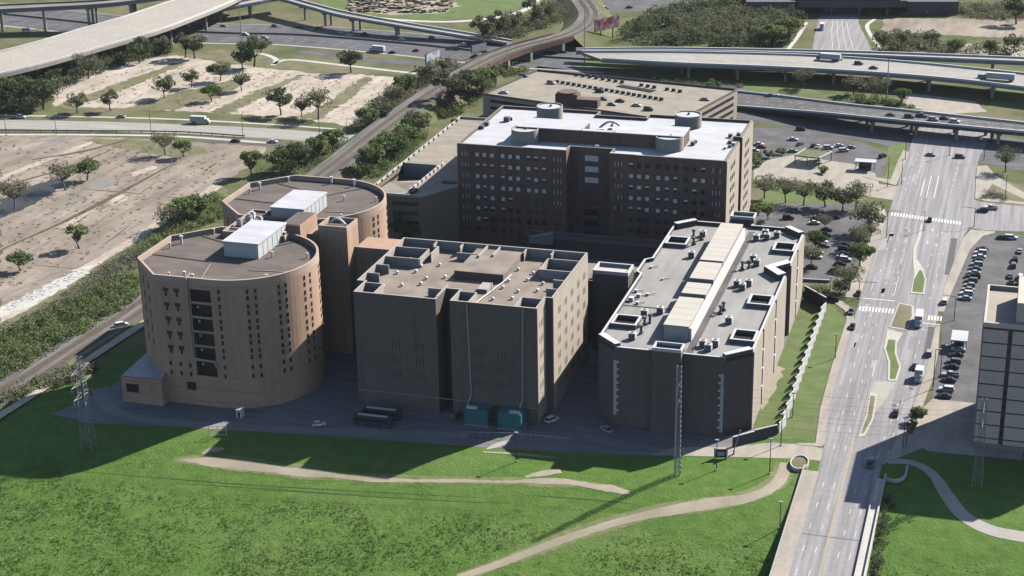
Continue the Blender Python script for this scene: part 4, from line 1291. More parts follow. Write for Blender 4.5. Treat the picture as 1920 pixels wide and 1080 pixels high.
for poly in ([(-113.6, 450), (-107, 443.6), (-105.6, 444.8), (-112, 451.6)], [(-67.4, 450), (-74.2, 443.6), (-75.4, 444.8), (-69, 451.6)], [(-113.2, 557.5), (-107, 563.6), (-105.6, 562), (-111.6, 556)],
             [(-67.4, 558), (-73, 563.6), (-74.6, 562), (-69, 556.6)], [(-67.4, 515.5), (-71.7, 520.3), (-75.4, 520.3), (-69.6, 513.0)], [(-71.7, 520.3), (-67.4, 525.5), (-68.8, 528.6), (-75.4, 520.3)]):
    cm = MB().prism(poly, GZ - 0.1, RH + 0.9)
    co_ = cm.build('corner_parapet', M['rb_wall'], gb)
    MB().prism(poly, RH + 0.9, RH + 1.02).build('coping', M['coping'], co_)
for x0, x1, y0, y1, zt in ((-95.4, -86.8, 441.4, 446.6, RH + 2.0), (-94.5, -86, 565, 571, RH + 2.4)):
    pl = [(x0, y0), (x1, y0), (x1, y1), (x0, y1)]
    MB().prism([(p[0] + (0.01 if p[0] == x0 else -0.01), p[1] + (-0.01 if p[1] == y0 else 0.01)) for p in pl], GZ - 0.1, zt - 1.0, top=False).build('stair_head', M['rb_wall'], gb)
    MB().ring(pl, 0.5, zt - 1.0, zt).build('stair_head', M['coping'], gb)
    MB().prism(inset(pl, 0.45), zt - 1.4, zt - 1.0).build('stair_head_roof', M['dark'], gb)
# spine of cream penthouses with a white wall along its right side
for i, (y0, y1) in enumerate(((456, 479.5), (482.5, 492), (495.5, 511), (512.5, 551))):
    zt = 28.4 + 0.25 * i
    p = MB().box(-95, -87.6, y0, y1, GZ - 0.1, zt).build('spine_block', M['tan_in'] if i else M['conc_w'], gb)
    MB().box(-95.2, -87.5, y0 - 0.2, y1 + 0.1, zt, zt + 0.2).build('spine_roof', M['cream'], p)
    k_ = int((y1 - y0) / 4)
    for q in range(1, k_):
        yy = y0 + (y1 - y0) * q / k_
        MB().box(-95.2, -87.5, yy - 0.05, yy + 0.05, zt + 0.2, zt + 0.225).build('roof_rib', M['cream'], p)
MB().box(-87.4, -86.7, 456, 551, GZ - 0.1, 28.0).build('spine_wall', M['fence_white'], gb)
MB().box(-84.8, -84.5, 446, 560, GZ, GZ + 0.25).build('roof_strip_edge', M['unit_grey'], groof)
MB().box(-86.8, -84.8, 447, 560, GZ, GZ + 0.03).build('dark_roof_strip', M['asph'], groof)  # flat strip darker than the roof beside it
MB().box(-101, -95.6, 479.6, 480, GZ, GZ + 0.2).build('roof_seam', M['unit_grey'], groof)
MB().box(-113, -101, 479.6, 480, GZ, GZ + 0.2).build('roof_seam', M['unit_grey'], groof)
# open light wells with white kerbs
for x0, x1, y0, y1 in ((-75.6, -68.2, 457.5, 466), (-75.6, -68.2, 487.5, 496), (-75.6, -68.2, 539, 547.5), (-112.6, -104.6, 461, 469), (-112.2, -104.6, 537, 545)):
    pl = [(x0, y0), (x1, y0), (x1, y1), (x0, y1)]
    w = MB().prism(inset(pl, 0.3), GZ + 0.02, GZ + 0.06).build('light_well', M['dark'], groof)
    MB().ring(pl, 0.35, GZ, GZ + 1.3).build('well_wall', M['unit_grey'], w)
    MB().ring([(p[0], p[1]) for p in pl], 0.75, GZ + 1.3, GZ + 1.45).build('well_kerb', M['coping'], w)
hv = MB()
hv.box(-0.9, 0.9, -0.8, 0.8, 0.4, 1.9, 0)
hv.box(-0.7, 0.7, -0.84, -0.8, 0.6, 1.7, 1)
hv.box(-0.8, -0.6, -0.7, 0.7, 0, 0.4, 1)
hv.box(0.6, 0.8, -0.7, 0.7, 0, 0.4, 1)
hv.cyl(0, 0, 0.55, 1.9, 2.0, 12, 1)
hv = hv.mesh('roof_unit', [M['unit'], M['unit_grey']])
for x, y in ((-80.6, 450.5), (-82.6, 453), (-79.2, 454.2), (-78.5, 473), (-79.4, 502.5), (-81.5, 505), (-78, 506.5), (-78.6, 526), (-80.4, 530), (-82.8, 551), (-79.4, 553), (-80.6, 557), (-76.4, 556), (-100.4, 476), (-104, 453.5), (-101, 528.5), (-101.5, 551), (-104.6, 472.5)):
    place(hv, 'roof_unit', groof, (x, y, GZ), 0.0, 1.15)
fl = MB()
fl.cyl(0, 0, 0.4, 0, 2.4, 10)
fl.cyl(0, 0, 0.75, 2.4, 3.0, 10, r1=0.6)
fl.box(-0.8, 0.8, -0.3, 0.3, 0, 0.7)
fl = fl.mesh('exhaust_stack', M['unit_grey'])
for x, y in ((-102.4, 458), (-102.9, 465), (-101.8, 467.5), (-102.8, 541), (-101.2, 547), (-104.4, 549), (-82.4, 480), (-82, 483), (-82.6, 521), (-80.6, 522.5)):
    place(fl, 'exhaust_stack', groof, (x, y, GZ), x)
for x, y, s in ((-111.5, 484, 1.5), (-110, 488, 1.2), (-107.5, 490, 0.9), (-111.8, 492, 1.0), (-109, 481.8, 1.0), (-112, 515, 0.8), (-106, 505, 0.7)):
    e = MB().box(x - s / 2, x + s / 2, y - s / 2, y + s / 2, GZ, GZ + s * 0.9)
    e.tube((x, y, GZ + 0.4), (x + 2.2, y + 1.4, GZ + 0.4), 0.15, 6)
    e.build('roof_unit', M['unit'], groof)
# stair tower on its left side
tt = [(-127.4, 497.2), (-115.6, 497.2), (-115.6, 505.4), (-127.4, 505.4)]
MB().prism(tt, 0, 27, top=False).build('stair_tower', M['rb_wall'], gb)
MB().ring(tt, 0.6, 27, 28.2).build('stair_tower_parapet', M['coping'], gb)
MB().prism(inset(tt, 0.5), 26.6, 27.0).build('stair_tower_roof', M['conc_w'], gb)
# right face: pale panels between dark slots with white boxes
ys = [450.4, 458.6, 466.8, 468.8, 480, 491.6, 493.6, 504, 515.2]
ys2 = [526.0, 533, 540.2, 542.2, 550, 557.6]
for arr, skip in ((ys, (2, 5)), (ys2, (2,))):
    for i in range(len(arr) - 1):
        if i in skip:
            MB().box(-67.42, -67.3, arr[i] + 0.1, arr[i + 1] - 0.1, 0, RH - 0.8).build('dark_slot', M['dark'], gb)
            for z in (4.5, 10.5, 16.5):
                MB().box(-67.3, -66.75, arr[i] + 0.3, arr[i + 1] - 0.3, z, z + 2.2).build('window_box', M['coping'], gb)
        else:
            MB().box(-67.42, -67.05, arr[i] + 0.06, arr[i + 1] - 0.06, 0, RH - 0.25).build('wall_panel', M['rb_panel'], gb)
for x, z0, z1 in ((-106.8, 3.5, 21), (-75.0, 1.5, 20)):
    q = MB().box(x - 0.45, x + 0.45, 443.2, 443.6, z0, z1)
    qo = q.build('service_riser', M['conc_w'], gb)
    for i in range(8):
        z = z0 + 1.2 + i * (z1 - z0 - 2) / 7
        sx = 1 if x < -90 else -1
        MB().box(x + sx * 0.45, x + sx * 1.1, 443.1, 443.55, z, z + 0.5).build('bracket', M['unit'], qo)

# --- tall red brown office block behind
ob = thing('office_block', (-153, 620, 0), 'wide red-brown office block with rows of square windows and white roof', 'building')
TH = 39.5
to = [(-205.2, 591.2), (-161.7, 591.2), (-161.7, 597.4), (-145, 597.4), (-145, 591.2), (-100.8, 591.2), (-100.8, 618.6), (-104, 618.6), (-104, 624.6), (-100.8, 624.6), (-100.8, 650.2), (-143, 650.2), (-143, 644.5), (-163, 644.5), (-163, 650.2), (-205.2, 650.2)]
MB().prism(to, 0, TH - 1.0, top=False).build('wall', M['tb_wall'], ob)
MB().ring(to, 0.7, TH - 1.0, TH).build('parapet', M['tb_wall'], ob)
MB().ring(to, 0.75, TH, TH + 0.12).build('coping', M['conc_d'], ob)
troof = MB().prism(inset(to, 0.6), TH - 1.6, TH - 0.95).build('roof', M['white_roof'], ob)
MB().box(-100.82, -100.5, 591.4, 618.4, 0.2, TH - 0.3).build('side_wall', M['rb_panel'], ob)  # paler than the front: sun on this side is put into the colour
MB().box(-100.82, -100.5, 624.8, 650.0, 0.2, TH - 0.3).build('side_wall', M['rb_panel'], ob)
drum = MB()
drum.cyl(0, 0, 5.3, 0, 4.8, 40, 0, 1)
drum.ring([(5.3 * math.cos(t * math.pi / 20), 5.3 * math.sin(t * math.pi / 20)) for t in range(40)], 0.35, 4.8, 5.25, 0)
drum.cyl(0.6, 0.3, 0.5, 4.8, 5.6, 10, 2)
drum = drum.mesh('roof_drum', [M['tan_in'], M['white_roof'], M['unit_grey']])
for x, y in ((-181.5, 603.5), (-181.5, 638.8), (-125, 605.5), (-124.6, 638.8)):
    place(drum, 'roof_drum', ob, (x, y, TH - 1.0), x)
for x0, x1 in ((-185, -159.5), (-146.5, -120)):
    p = MB().box(x0, x1, 605, 618.4, TH - 1.1, 43.6).build('roof_penthouse', M['tb_wall'], ob)
    MB().box(x0 - 0.2, x1 + 0.2, 604.8, 618.6, 43.6, 43.95).build('penthouse_roof', M['white_roof'], p)
MB().box(-159.5, -146.5, 605, 607, TH - 1.1, 43.6).build('roof_screen', M['tb_wall'], ob)
MB().box(-159.6, -146.4, 604.8, 607.2, 43.6, 43.95).build('screen_coping', M['white_roof'], ob)
for x, y, s in ((-157, 611, 2.2), (-153, 612, 2.8), (-149.5, 611, 1.8), (-155, 615.5, 2.0), (-150.5, 616, 2.4), (-147.8, 614.5, 1.4)):
    e = MB().box(x - s / 2, x + s / 2, y - s / 2, y + s / 2, TH - 1, TH + s * 1.1)
    e.cyl(x, y, s * 0.36, TH + s * 1.1, TH + s * 1.3, 12)
    e.build('roof_unit', M['unit'], ob)
du = MB()
for i in range(10):
    f = lambda t: (-156 + 11 * t, 619.5 + 2 * t, TH - 0.9 + 5.2 * math.sin(math.pi * (0.15 + 0.85 * t)))
    du.tube(f(i / 10), f((i + 1) / 10), 0.45, 8)
du.build('roof_duct', M['unit'], ob)
du = MB()
du.tube((-152.5, 620.5, TH - 1), (-150.5, 620.5, TH + 4.6), 1.1, 10, r1=0.15)
du.build('roof_spire', M['unit'], ob)
for x, y, s in ((-203, 622, 1.8), (-203.4, 617, 1.6), (-197, 630, 2.2), (-196, 632.5, 1.6), (-102.5, 616, 1.4), (-103.4, 613, 1.2), (-104.8, 610.5, 1.0), (-105.6, 627, 1.6), (-103, 630, 1.4), (-117.6, 613, 1.6), (-117.2, 616.2, 1.2), (-155, 600, 1.2), (-152, 600.4, 1.5)):
    MB().box(x - s / 2, x + s / 2, y - s / 2, y + s / 2, TH - 1, TH - 1 + s * 0.9).build('roof_unit', M['unit_grey'] if int(x) % 2 else M['unit'], ob)
for x0, x1, y0 in ((-178, -162.0, 591.25), (-144.8, -135, 591.25)):
    MB().box(x0, x1, y0, y0 + 0.9, TH + 0.12, TH + 0.3).build('pale_coping', M['coping'], ob)
wb, wh, wd = win_mesh(1.75, 1.8, 0.1, 'reflect_pane'), win_mesh(1.75, 1.8, 0.1, 'half'), win_mesh(1.75, 1.8, 0.1, None)
sb_, sd_ = win_mesh(0.5, 1.9, 0.1, 'reflect_pane', 'tb_wall'), win_mesh(0.5, 1.9, 0.1, None, 'tb_wall')
rw = random.Random(4)
for wing, (cols, slits) in enumerate((((8.1, 11, 14, 18.3, 21.3, 24.4, 28.6, 31.6, 34.7), (2.0, 3.3, 4.5, 38.7, 40.1, 41.4)), ((8.4, 11.5, 14.6, 18.8, 22.1, 25.3, 29.4, 32.5, 35.7), (2.2, 3.5, 4.8, 39.4, 40.7, 42)))):
    x0 = -205.2 if wing == 0 else -145.0
    for r_ in range(8):
        z = 35.7 - 4.3 * r_
        for ci, c in enumerate(cols):
            lit = (r_ < 4) or (wing == 0 and r_ < 7 and ci < (5, 4, 2)[r_ - 4]) or (wing == 1 and r_ == 4 and ci < 6)  # panes that carry the painted reflection; the rest stay dark
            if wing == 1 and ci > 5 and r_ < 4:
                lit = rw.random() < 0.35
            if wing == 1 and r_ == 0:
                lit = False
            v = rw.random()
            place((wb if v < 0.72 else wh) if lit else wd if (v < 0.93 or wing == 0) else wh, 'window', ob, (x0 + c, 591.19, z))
        for c in slits:
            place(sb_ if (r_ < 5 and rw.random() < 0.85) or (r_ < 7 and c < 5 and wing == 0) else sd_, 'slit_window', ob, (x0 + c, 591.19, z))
bw = win_mesh(5.6, 2.5, 0.12, 'reflect_pane')
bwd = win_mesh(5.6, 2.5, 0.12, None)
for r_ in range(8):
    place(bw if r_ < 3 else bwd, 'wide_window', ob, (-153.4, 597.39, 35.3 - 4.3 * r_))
for r_ in range(7):
    z = 34.5 - 4.3 * r_
    for y0 in (600, 632):
        for c in range(3):
            place(wd, 'window', ob, (-100.49, y0 + c * 3.6, z), math.pi / 2)

# --- low link building between the blocks
lb = thing('link_building', (-146, 576, 0), 'low shaded link building in the yard before the office block', 'building')
MB().box(-176, -117, 584, 590.6, 0, 6.4).build('wall', M['rb_wall'], lb)
MB().ring([(-176, 584), (-117, 584), (-117, 590.6), (-176, 590.6)], 0.5, 6.4, 7.2).build('parapet', M['conc_d'], lb)
MB().box(-175.4, -117.6, 584.6, 590.0, 6.4, 6.55).build('roof', M['roof_brown'], lb)
MB().add([(-174, 581, 7), (-165, 581, 9.6), (-165, 584, 9.6), (-174, 584, 7), (-174, 581, 5), (-165, 581, 5), (-165, 584, 5), (-174, 584, 5)],
         [(0, 1, 2, 3), (4, 5, 1, 0), (5, 6, 2, 1), (7, 6, 5, 4), (6, 7, 3, 2), (7, 4, 0, 3)]).build('pale_wedge', M['conc'], lb)  # pale sloping wedge in front of the low building

# --- garage beside the office block
pg = thing('parking_garage', (-222, 630, 0), 'five level parking garage with open slots joined to the red-brown office block', 'parking garage')
PH = 23.2
po_ = [(-237, 574), (-215, 574), (-205.3, 591), (-205.3, 652), (-205.3, 688), (-237, 688)]
MB().prism(po_, 0, PH - 1.0, top=False).build('wall', M['garage_wall'], pg)
MB().ring(po_, 0.4, PH - 1.0, PH).build('parapet', M['conc_w'], pg)
hole = (-236.4, -222.5, 599, 615)
dk = MB()
dk.box(-236.6, -205.7, 615, 687.6, PH - 1.5, PH - 1.0)
dk.box(-222.5, -205.7, 592, 615, PH - 1.5, PH - 1.0)
dk.add([(-236.6, 574.4, PH - 2.6), (-215.2, 574.4, PH - 1.0), (-205.7, 592, PH - 1.0), (-222.5, 592, PH - 1.0), (-222.5, 599, PH - 2.0), (-236.6, 599, PH - 3.6)], [(0, 1, 2, 3, 4, 5)])
deck_o = dk.build('roof_deck', M['garage'], pg)
MB().box(-236.6, -222.5, 599, 615, PH - 6.5, PH - 6.2).build('lower_ramp', M['asph_d'], deck_o)
MB().box(-236.6, -222.4, 614.6, 615, PH - 6, PH - 0.2).build('ramp_wall', M['conc'], deck_o)
for i in range(9):
    y = 580 + i * 4.4
    MB().box(-221.4 + i * 0.1, -220.8 + i * 0.1, y, y + 3.0, PH - 1.6, PH + 0.2).build('ramp_barrier', M['conc_w'], deck_o)
for i in range(18):
    MB().box(-236.55, -236.2, 578 + i * 6.1, 578.5 + i * 6.1, PH - 1.0, PH + 0.12).build('parapet_post', M['dsteel'], pg)
for i in range(5):
    z = PH - 4.4 - i * 3.7
    MB().box(-226, -215.6, 573.86, 574.02, z, z + 1.3).build('open_slot', M['dark'], pg)
    MB().box(-237.1, -236.98, 580, 685, z, z + 1.3).build('open_slot', M['dark'], pg)
MB().box(-213, -205.5, 594, 596.5, PH - 1, PH - 0.4).build('deck_divider', M['dsteel'], pg)

# --- garage in the background
bgk = thing('parking_garage', (-190, 772, 0), 'background parking garage with sand coloured roof deck and rows of barriers', 'parking garage')
BZ = 15.0
bq = [Vector((-250, 761)), Vector((-147.5, 732)), Vector((-131.5, 797)), Vector((-238, 815))]
MB().prism(bq, 0, BZ - 1.0, top=False).build('wall', M['rb_panel'], bgk)
MB().ring([tuple(p) for p in bq], 0.4, BZ - 1.0, BZ).build('parapet', M['rb_wall'], bgk)
bdk = MB().prism(inset([tuple(p) for p in bq], 0.35), BZ - 1.5, BZ - 1.0).build('roof_deck', M['garage'], bgk)
for k in range(4):
    z = BZ - 4.0 - k * 3.4
    a, b = bq[1], bq[2]
    u = (b - a).normalized()
    nrm = Vector((u.y, -u.x))
    c = a.lerp(b, 0.5) + nrm * 0.02
    MB().obox((c.x, c.y), u, 29, 0.1, z, z + 1.4).build('open_slot', M['dark'], bgk)
    a, b = bq[0], bq[1]
    u = (b - a).normalized()
    c = a.lerp(b, 0.5) + Vector((u.y, -u.x)) * 0.02
    MB().obox((c.x, c.y), u, 49, 0.1, z, z + 1.4).build('open_slot', M['dark'], bgk)
bar = MB().box(-0.9, 0.9, -0.5, 0.5, 0, 1.3).mesh('deck_barrier', M['dsteel'])


def on(px, py, z):
    return gp(px, py, z)


for i in range(20):
    t = i / 19
    p = on(1045 + (1240 - 1045) * t, 155 + (188 - 155) * t, BZ - 1)
    place(bar, 'deck_barrier', bdk, (p.x, p.y, BZ - 1.0), math.radians(-14))
for i in range(17):
    if i in (8, 9, 13):
        continue
    t = i / 16
    p = on(1082 + (1275 - 1082) * t, 142 + (173 - 142) * t, BZ - 1)
    place(bar, 'deck_barrier', bdk, (p.x, p.y, BZ - 1.0), math.radians(-12))
p, q = on(1160, 161, BZ - 1), on(1225, 172, BZ - 1)
MB().obox(((p.x + q.x) / 2, (p.y + q.y) / 2), q - p, (q - p).length / 2, 2.2, BZ - 0.99, BZ - 0.7).build('ramp_pit', M['dark'], bdk)
eb_ = MB()
eb_.box(-210.5, -199.8, 750.5, 757, 0, 19.5)
eb_.cyl(-205.2, 754, 4.6, 19.4, 20.2, 20)
eb_.box(-199.8, -189.4, 749, 755, 0, 17.8)
eb_.build('stair_block', M['tb_wall'], bgk)

# --- panelled building at the right edge
eb = thing('panel_building', (14, 471, 0), 'grey panelled building with dark floor bands cut by the right edge', 'building')
EH = 38.3
eo = [(-4.1, 455.6), (34, 455.6), (34, 486.8), (-4.1, 486.8)]
MB().prism(eo, 0, EH - 1.2, top=False).build('wall', M['eb_band'], eb)
MB().ring(eo, 0.6, EH - 1.2, EH).build('parapet', M['eb_panel'], eb)
MB().ring(eo, 0.66, EH, EH + 0.12).build('coping', M['conc_w'], eb)
MB().prism(inset(eo, 0.5), EH - 1.6, EH - 1.15).build('roof', M['eb_roof'], eb)
MB().box(4.5, 34, 459, 481, EH - 1.2, EH + 5.5).build('roof_penthouse', M['eb_panel'], eb)
pan = MB().box(-3.35, 3.35, -0.22, 0.02, -1.88, 1.88).mesh('wall_panel', M['eb_panel'])
pan2 = MB().box(-4.7, 4.7, -0.22, 0.02, -1.8, 1.8).mesh('wall_panel', M['eb_panel'])
for f in range(9):
    z = 34.6 - f * 4.2
    for c in range(5):
        place(pan, 'wall_panel', eb, (-0.6 + c * 7.9, 455.6, z))
    for c in range(3):
        place(pan2, 'wall_panel', eb, (-4.1, 460.6 + c * 10.4, z), -math.pi / 2)
bwn = win_mesh(0.9, 1.5, 0.12, None)
for f in range(9):
    for c in range(4):
        place(bwn, 'window', eb, (3.35 + c * 7.9, 455.58, 34.4 - f * 4.2))
MB().box(-4.3, 34, 455.2, 455.65, 0, 1.6).build('plinth', M['conc_d'], eb)


# ------------------------------------------------------------------ trees
def leaf_quads(centres, size, rng, up=0.35):
    """leaf sized faces: centres (n,3) -> vertices and quads"""
    n = len(centres)
    nrm = rng.normal(size=(n, 3))
    nrm[:, 2] = np.abs(nrm[:, 2]) + up
    nrm /= np.linalg.norm(nrm, axis=1)[:, None]
    t = rng.normal(size=(n, 3))
    t -= (t * nrm).sum(1)[:, None] * nrm
    t /= np.linalg.norm(t, axis=1)[:, None]
    b = np.cross(nrm, t)
    s = size * rng.uniform(0.6, 1.35, n)[:, None]
    asp = rng.uniform(0.45, 0.9, n)[:, None]
    v = np.stack([centres - t * s, centres - b * s * asp, centres + t * s, centres + b * s * asp], 1).reshape(-1, 3)
    f = np.arange(4 * n).reshape(-1, 4)
    return v, f


def np_mesh(name, v, f, m):
    me = bpy.data.meshes.new(name)
    me.vertices.add(len(v))
    me.vertices.foreach_set('co', np.asarray(v, np.float32).ravel())
    me.loops.add(f.size)
    me.loops.foreach_set('vertex_index', f.astype(np.int32).ravel())
    me.polygons.add(len(f))
    me.polygons.foreach_set('loop_start', np.arange(0, f.size, f.shape[1], dtype=np.int32))
    me.materials.append(m)
    me.update(calc_edges=True)
    return me


def tree_proto(seed, h, rad, trunk_h, nblob, leaves, size, flat=0.75, bark='bark', leaf='leaf_mid', blob=0.42, limbs=True):
    rg = np.random.default_rng(seed)
    tm = MB()
    r0 = h * 0.028
    bend = rg.uniform(-0.4, 0.4, 2)
    top = Vector((bend[0], bend[1], trunk_h))
    tm.tube((0, 0, -0.2), (0, 0, 0.4), r0 * 1.5, 7, r1=r0 * 1.1)
    tm.tube((0, 0, 0.4), top, r0 * 1.1, 7, r1=r0 * 0.8)
    cs, cz = [], trunk_h + (h - trunk_h) * 0.48
    for i in range(nblob):
        a = 2 * math.pi * (i * 0.618 + rg.uniform(0, 0.12))
        q = math.sqrt((i + 0.5) / nblob)
        zz = (rg.uniform(-0.75, 0.85)) * math.sqrt(max(0.05, 1 - q * q * 0.85))
        c = np.array([math.cos(a) * rad * q * 0.8, math.sin(a) * rad * q * 0.8, cz + zz * (h - trunk_h) * 0.5 * flat])
        cs.append(c)
        if limbs:
            mid = top.lerp(Vector(c), 0.5) + Vector((0, 0, -0.1 * (h - trunk_h)))
            tm.tube(top, mid, r0 * 0.5, 5, r1=r0 * 0.32)
            tm.tube(mid, Vector(c), r0 * 0.32, 5, r1=r0 * 0.08)
    pts = []
    for c in cs:
        n = int(leaves / nblob * rg.uniform(0.6, 1.4))
        br = rad * blob * rg.uniform(0.75, 1.2)
        d = rg.normal(size=(n, 3))
        d /= np.linalg.norm(d, axis=1)[:, None]
        d *= (br * rg.uniform(0.35, 1.0, n) ** 0.6)[:, None]
        d[:, 2] *= 0.72
        pts.append(c + d)
    v, f = leaf_quads(np.concatenate(pts), size, rg)
    return tm.mesh('trunk', M[bark]), np_mesh('crown', v, f, M[leaf])


TREES = {
    'oak': [tree_proto(1, 9, 4.8, 2.6, 11, 1500, 0.34, leaf='leaf_dark', blob=0.36), tree_proto(2, 8.6, 4.4, 2.4, 12, 1300, 0.34, leaf='leaf_dark', blob=0.38), tree_proto(21, 9.6, 4.0, 2.8, 10, 1300, 0.34, leaf='leaf_olive', blob=0.36, flat=0.95), tree_proto(22, 7.6, 4.8, 2.2, 13, 1400, 0.34, leaf='leaf_mid', blob=0.34, flat=0.6)],
    'bare': [tree_proto(3, 9, 4.4, 3.0, 18, 1500, 0.25, leaf='leaf_olive', bark='bark_pale'), tree_proto(4, 8.6, 4.6, 2.8, 17, 1500, 0.25, leaf='leaf_olive', bark='bark_pale')],
    'olive': [tree_proto(5, 8, 4.0, 2.2, 13, 1200, 0.34, leaf='leaf_olive'), tree_proto(6, 7.4, 3.8, 2.0, 12, 1200, 0.32, leaf='leaf_olive')],
    'green': [tree_proto(7, 8, 4.0, 2.0, 13, 1400, 0.36, leaf='leaf_mid'), tree_proto(8, 7.2, 3.8, 1.8, 12, 1300, 0.34, leaf='leaf_mid')],
    'fresh': [tree_proto(9, 7, 3.6, 1.6, 12, 1300, 0.34, leaf='leaf_fresh'), tree_proto(10, 7.6, 3.2, 1.8, 11, 1100, 0.34, leaf='leaf_fresh')],
    'bush': [tree_proto(12, 3.4, 2.3, 0.6, 9, 650, 0.28, leaf='leaf_mid', flat=0.9), tree_proto(13, 3.0, 2.4, 0.5, 9, 650, 0.26, leaf='leaf_fresh', flat=0.9)],
    'sphere': [tree_proto(14, 5.4, 2.5, 1.2, 16, 2200, 0.24, leaf='leaf_mid', flat=1.0, blob=0.5)],
}
rt = random.Random(5)


def tree(p, kind, s, label, group=None, cat='tree', name=None):
    tm, cm = TREES[kind][rt.randrange(len(TREES[kind]))]
    r = thing(name or ('shrub' if cat == 'shrub' else 'tree'), p, label, cat, group, rz=rt.uniform(0, 6.28))
    sx = s * rt.uniform(0.92, 1.08)
    r.scale = (sx, sx, s)
    for me, nm in ((tm, 'trunk'), (cm, 'crown')):
        o = bpy.data.objects.new(nm, me)
        COL.objects.link(o)
        o.parent = r
    return r


# row beside the office block (base points)
for i, (x, y, k, s) in enumerate(((1433, 372, 'bare', .98), (1473, 380, 'bare', 1.0), (1507, 385, 'bare', 1.0), (1547, 388, 'olive', 1.15), (1580, 395, 'olive', 1.15), (1605, 392, 'bare', 1.1))):
    tree(gp(x, y, 0), k, s * 1.22, ORD[i + 1] + ' tree from the office block in the row along the pale side street', 'row of thin trees by the office block')
tree(gp(1628, 438, 0), 'olive', 1.75, 'biggest olive crowned tree at the corner of street and side street', cat='tree')
tree(gp(1440, 412, 0), 'fresh', 1.05, 'small bright green tree in front of the bare row by the office block')
for i, (x, y, k, s) in enumerate(((1546, 432, 'bare', .8), (1530, 470, 'green', 1.05), (1610, 470, 'bare', 1.1), (1612, 500, 'green', 1.25), (1592, 545, 'bare', 1.15), (1522, 500, 'bare', 1.0), (1575, 555, 'olive', 0.9), (1630, 455, 'bare', 1.0))):
    tree(gp(x, y, 0), k, s, ['thin bare tree at the top of the shaded car park', 'dense green tree hugging the right wall of the grey roofed block', 'bare tree beside the cars at the pavement edge',
                             'dense dark green tree over the parked cars by the street', 'loose pale tree near the low wall below the car park', 'bare tree over the cars below the grey roof corner', 'small olive tree on the grass by the low black fence', 'bare tree half behind the biggest olive tree'][i])
tree(gp(1719, 792, 0), 'sphere', 0.95, 'round clipped green tree on the kerb beside the dark car')
sh = [(1713, 800), (1709, 806), (1706, 812), (1703, 800)]
for i, (x, y) in enumerate(sh):
    tree(gp(x, y, 0), 'bush', 0.42, ORD[i + 1] + ' low bush in the strip below the round clipped tree', 'low bushes under the round tree', 'shrub')
# left lots
LT = [((145, 212), 'olive', .95, 'lone brown-green tree at the street edge left of the paler round one'), ((207, 208), 'oak', .75, 'small round tree by the far street, second from left of the lot'), ((308, 184), 'olive', 1.1, 'brownish tree standing on pale dirt near a smaller tree'),
      ((359, 164), 'olive', .8, 'small tree right of the brownish one on the pale lot'), ((397, 190), 'green', .9, 'grey-green tree at the lot centre above the street'), ((413, 152), 'green', 1.1, 'dense tree upper centre of the pale lot'),
      ((453, 170), 'olive', .9, 'brownish tree just right of the dense upper centre tree'), ((527, 215), 'oak', 1.0, 'dark green tree left of the pair by the street pole'), ((566, 218), 'olive', .85, 'left tree of the brown pair beside the street pole'),
      ((597, 222), 'bare', 1.15, 'thin tall tree of the pair next to the street pole'), ((365, 110), 'oak', 1.15, 'dark tree of two near the freeway edge, right one'), ((348, 108), 'oak', 1.0, 'dark tree of two near the freeway edge, left one'),
      ((262, 118), 'oak', 1.1, 'dark tree standing at the lower end of the flyover hedge'), ((166, 148), 'bare', 1.1, 'thin tree at the corner of the pale lot beside the hedge'), ((307, 100), 'olive', .9, 'small olive tree beneath the flyover piers'),
      ((455, 128), 'green', 1.0, 'grey-green left tree by the white footpath'), ((477, 125), 'oak', 1.3, 'tall dark right tree by the white footpath'), ((658, 136), 'oak', 1.05, 'dark round tree at the far right edge of the pale lot'),
      ((82, 205), 'oak', 1.35, 'big dark tree left of the street lot beside the flyover hedge'), ((40, 202), 'oak', 1.2, 'dark tree near left edge above the far street'), ((12, 205), 'oak', 1.25, 'dark tree cut by the left edge above the far street'),
      ((164, 338), 'green', 1.0, 'single round green tree standing alone on the brown lot'), ((122, 356), 'bare', .9, 'yellowish tree next to the lone round green one'), ((148, 466), 'fresh', .9, 'green tree on the lower edge of the brown lot'),
      ((38, 508), 'green', .78, 'smaller green tree near the left edge under the brown lot'), ((310, 290), 'bare', .8, 'thin left tree of two on the grass by the street'), ((345, 295), 'fresh', .8, 'thin right tree of two on the grass by the street'), ((28, 392), 'bare', 1.0, 'faint grey tree beside the dark water channel')]
for p, k, s, l in LT:
    tree(gp(*p, 0), k, s * 1.6, l)
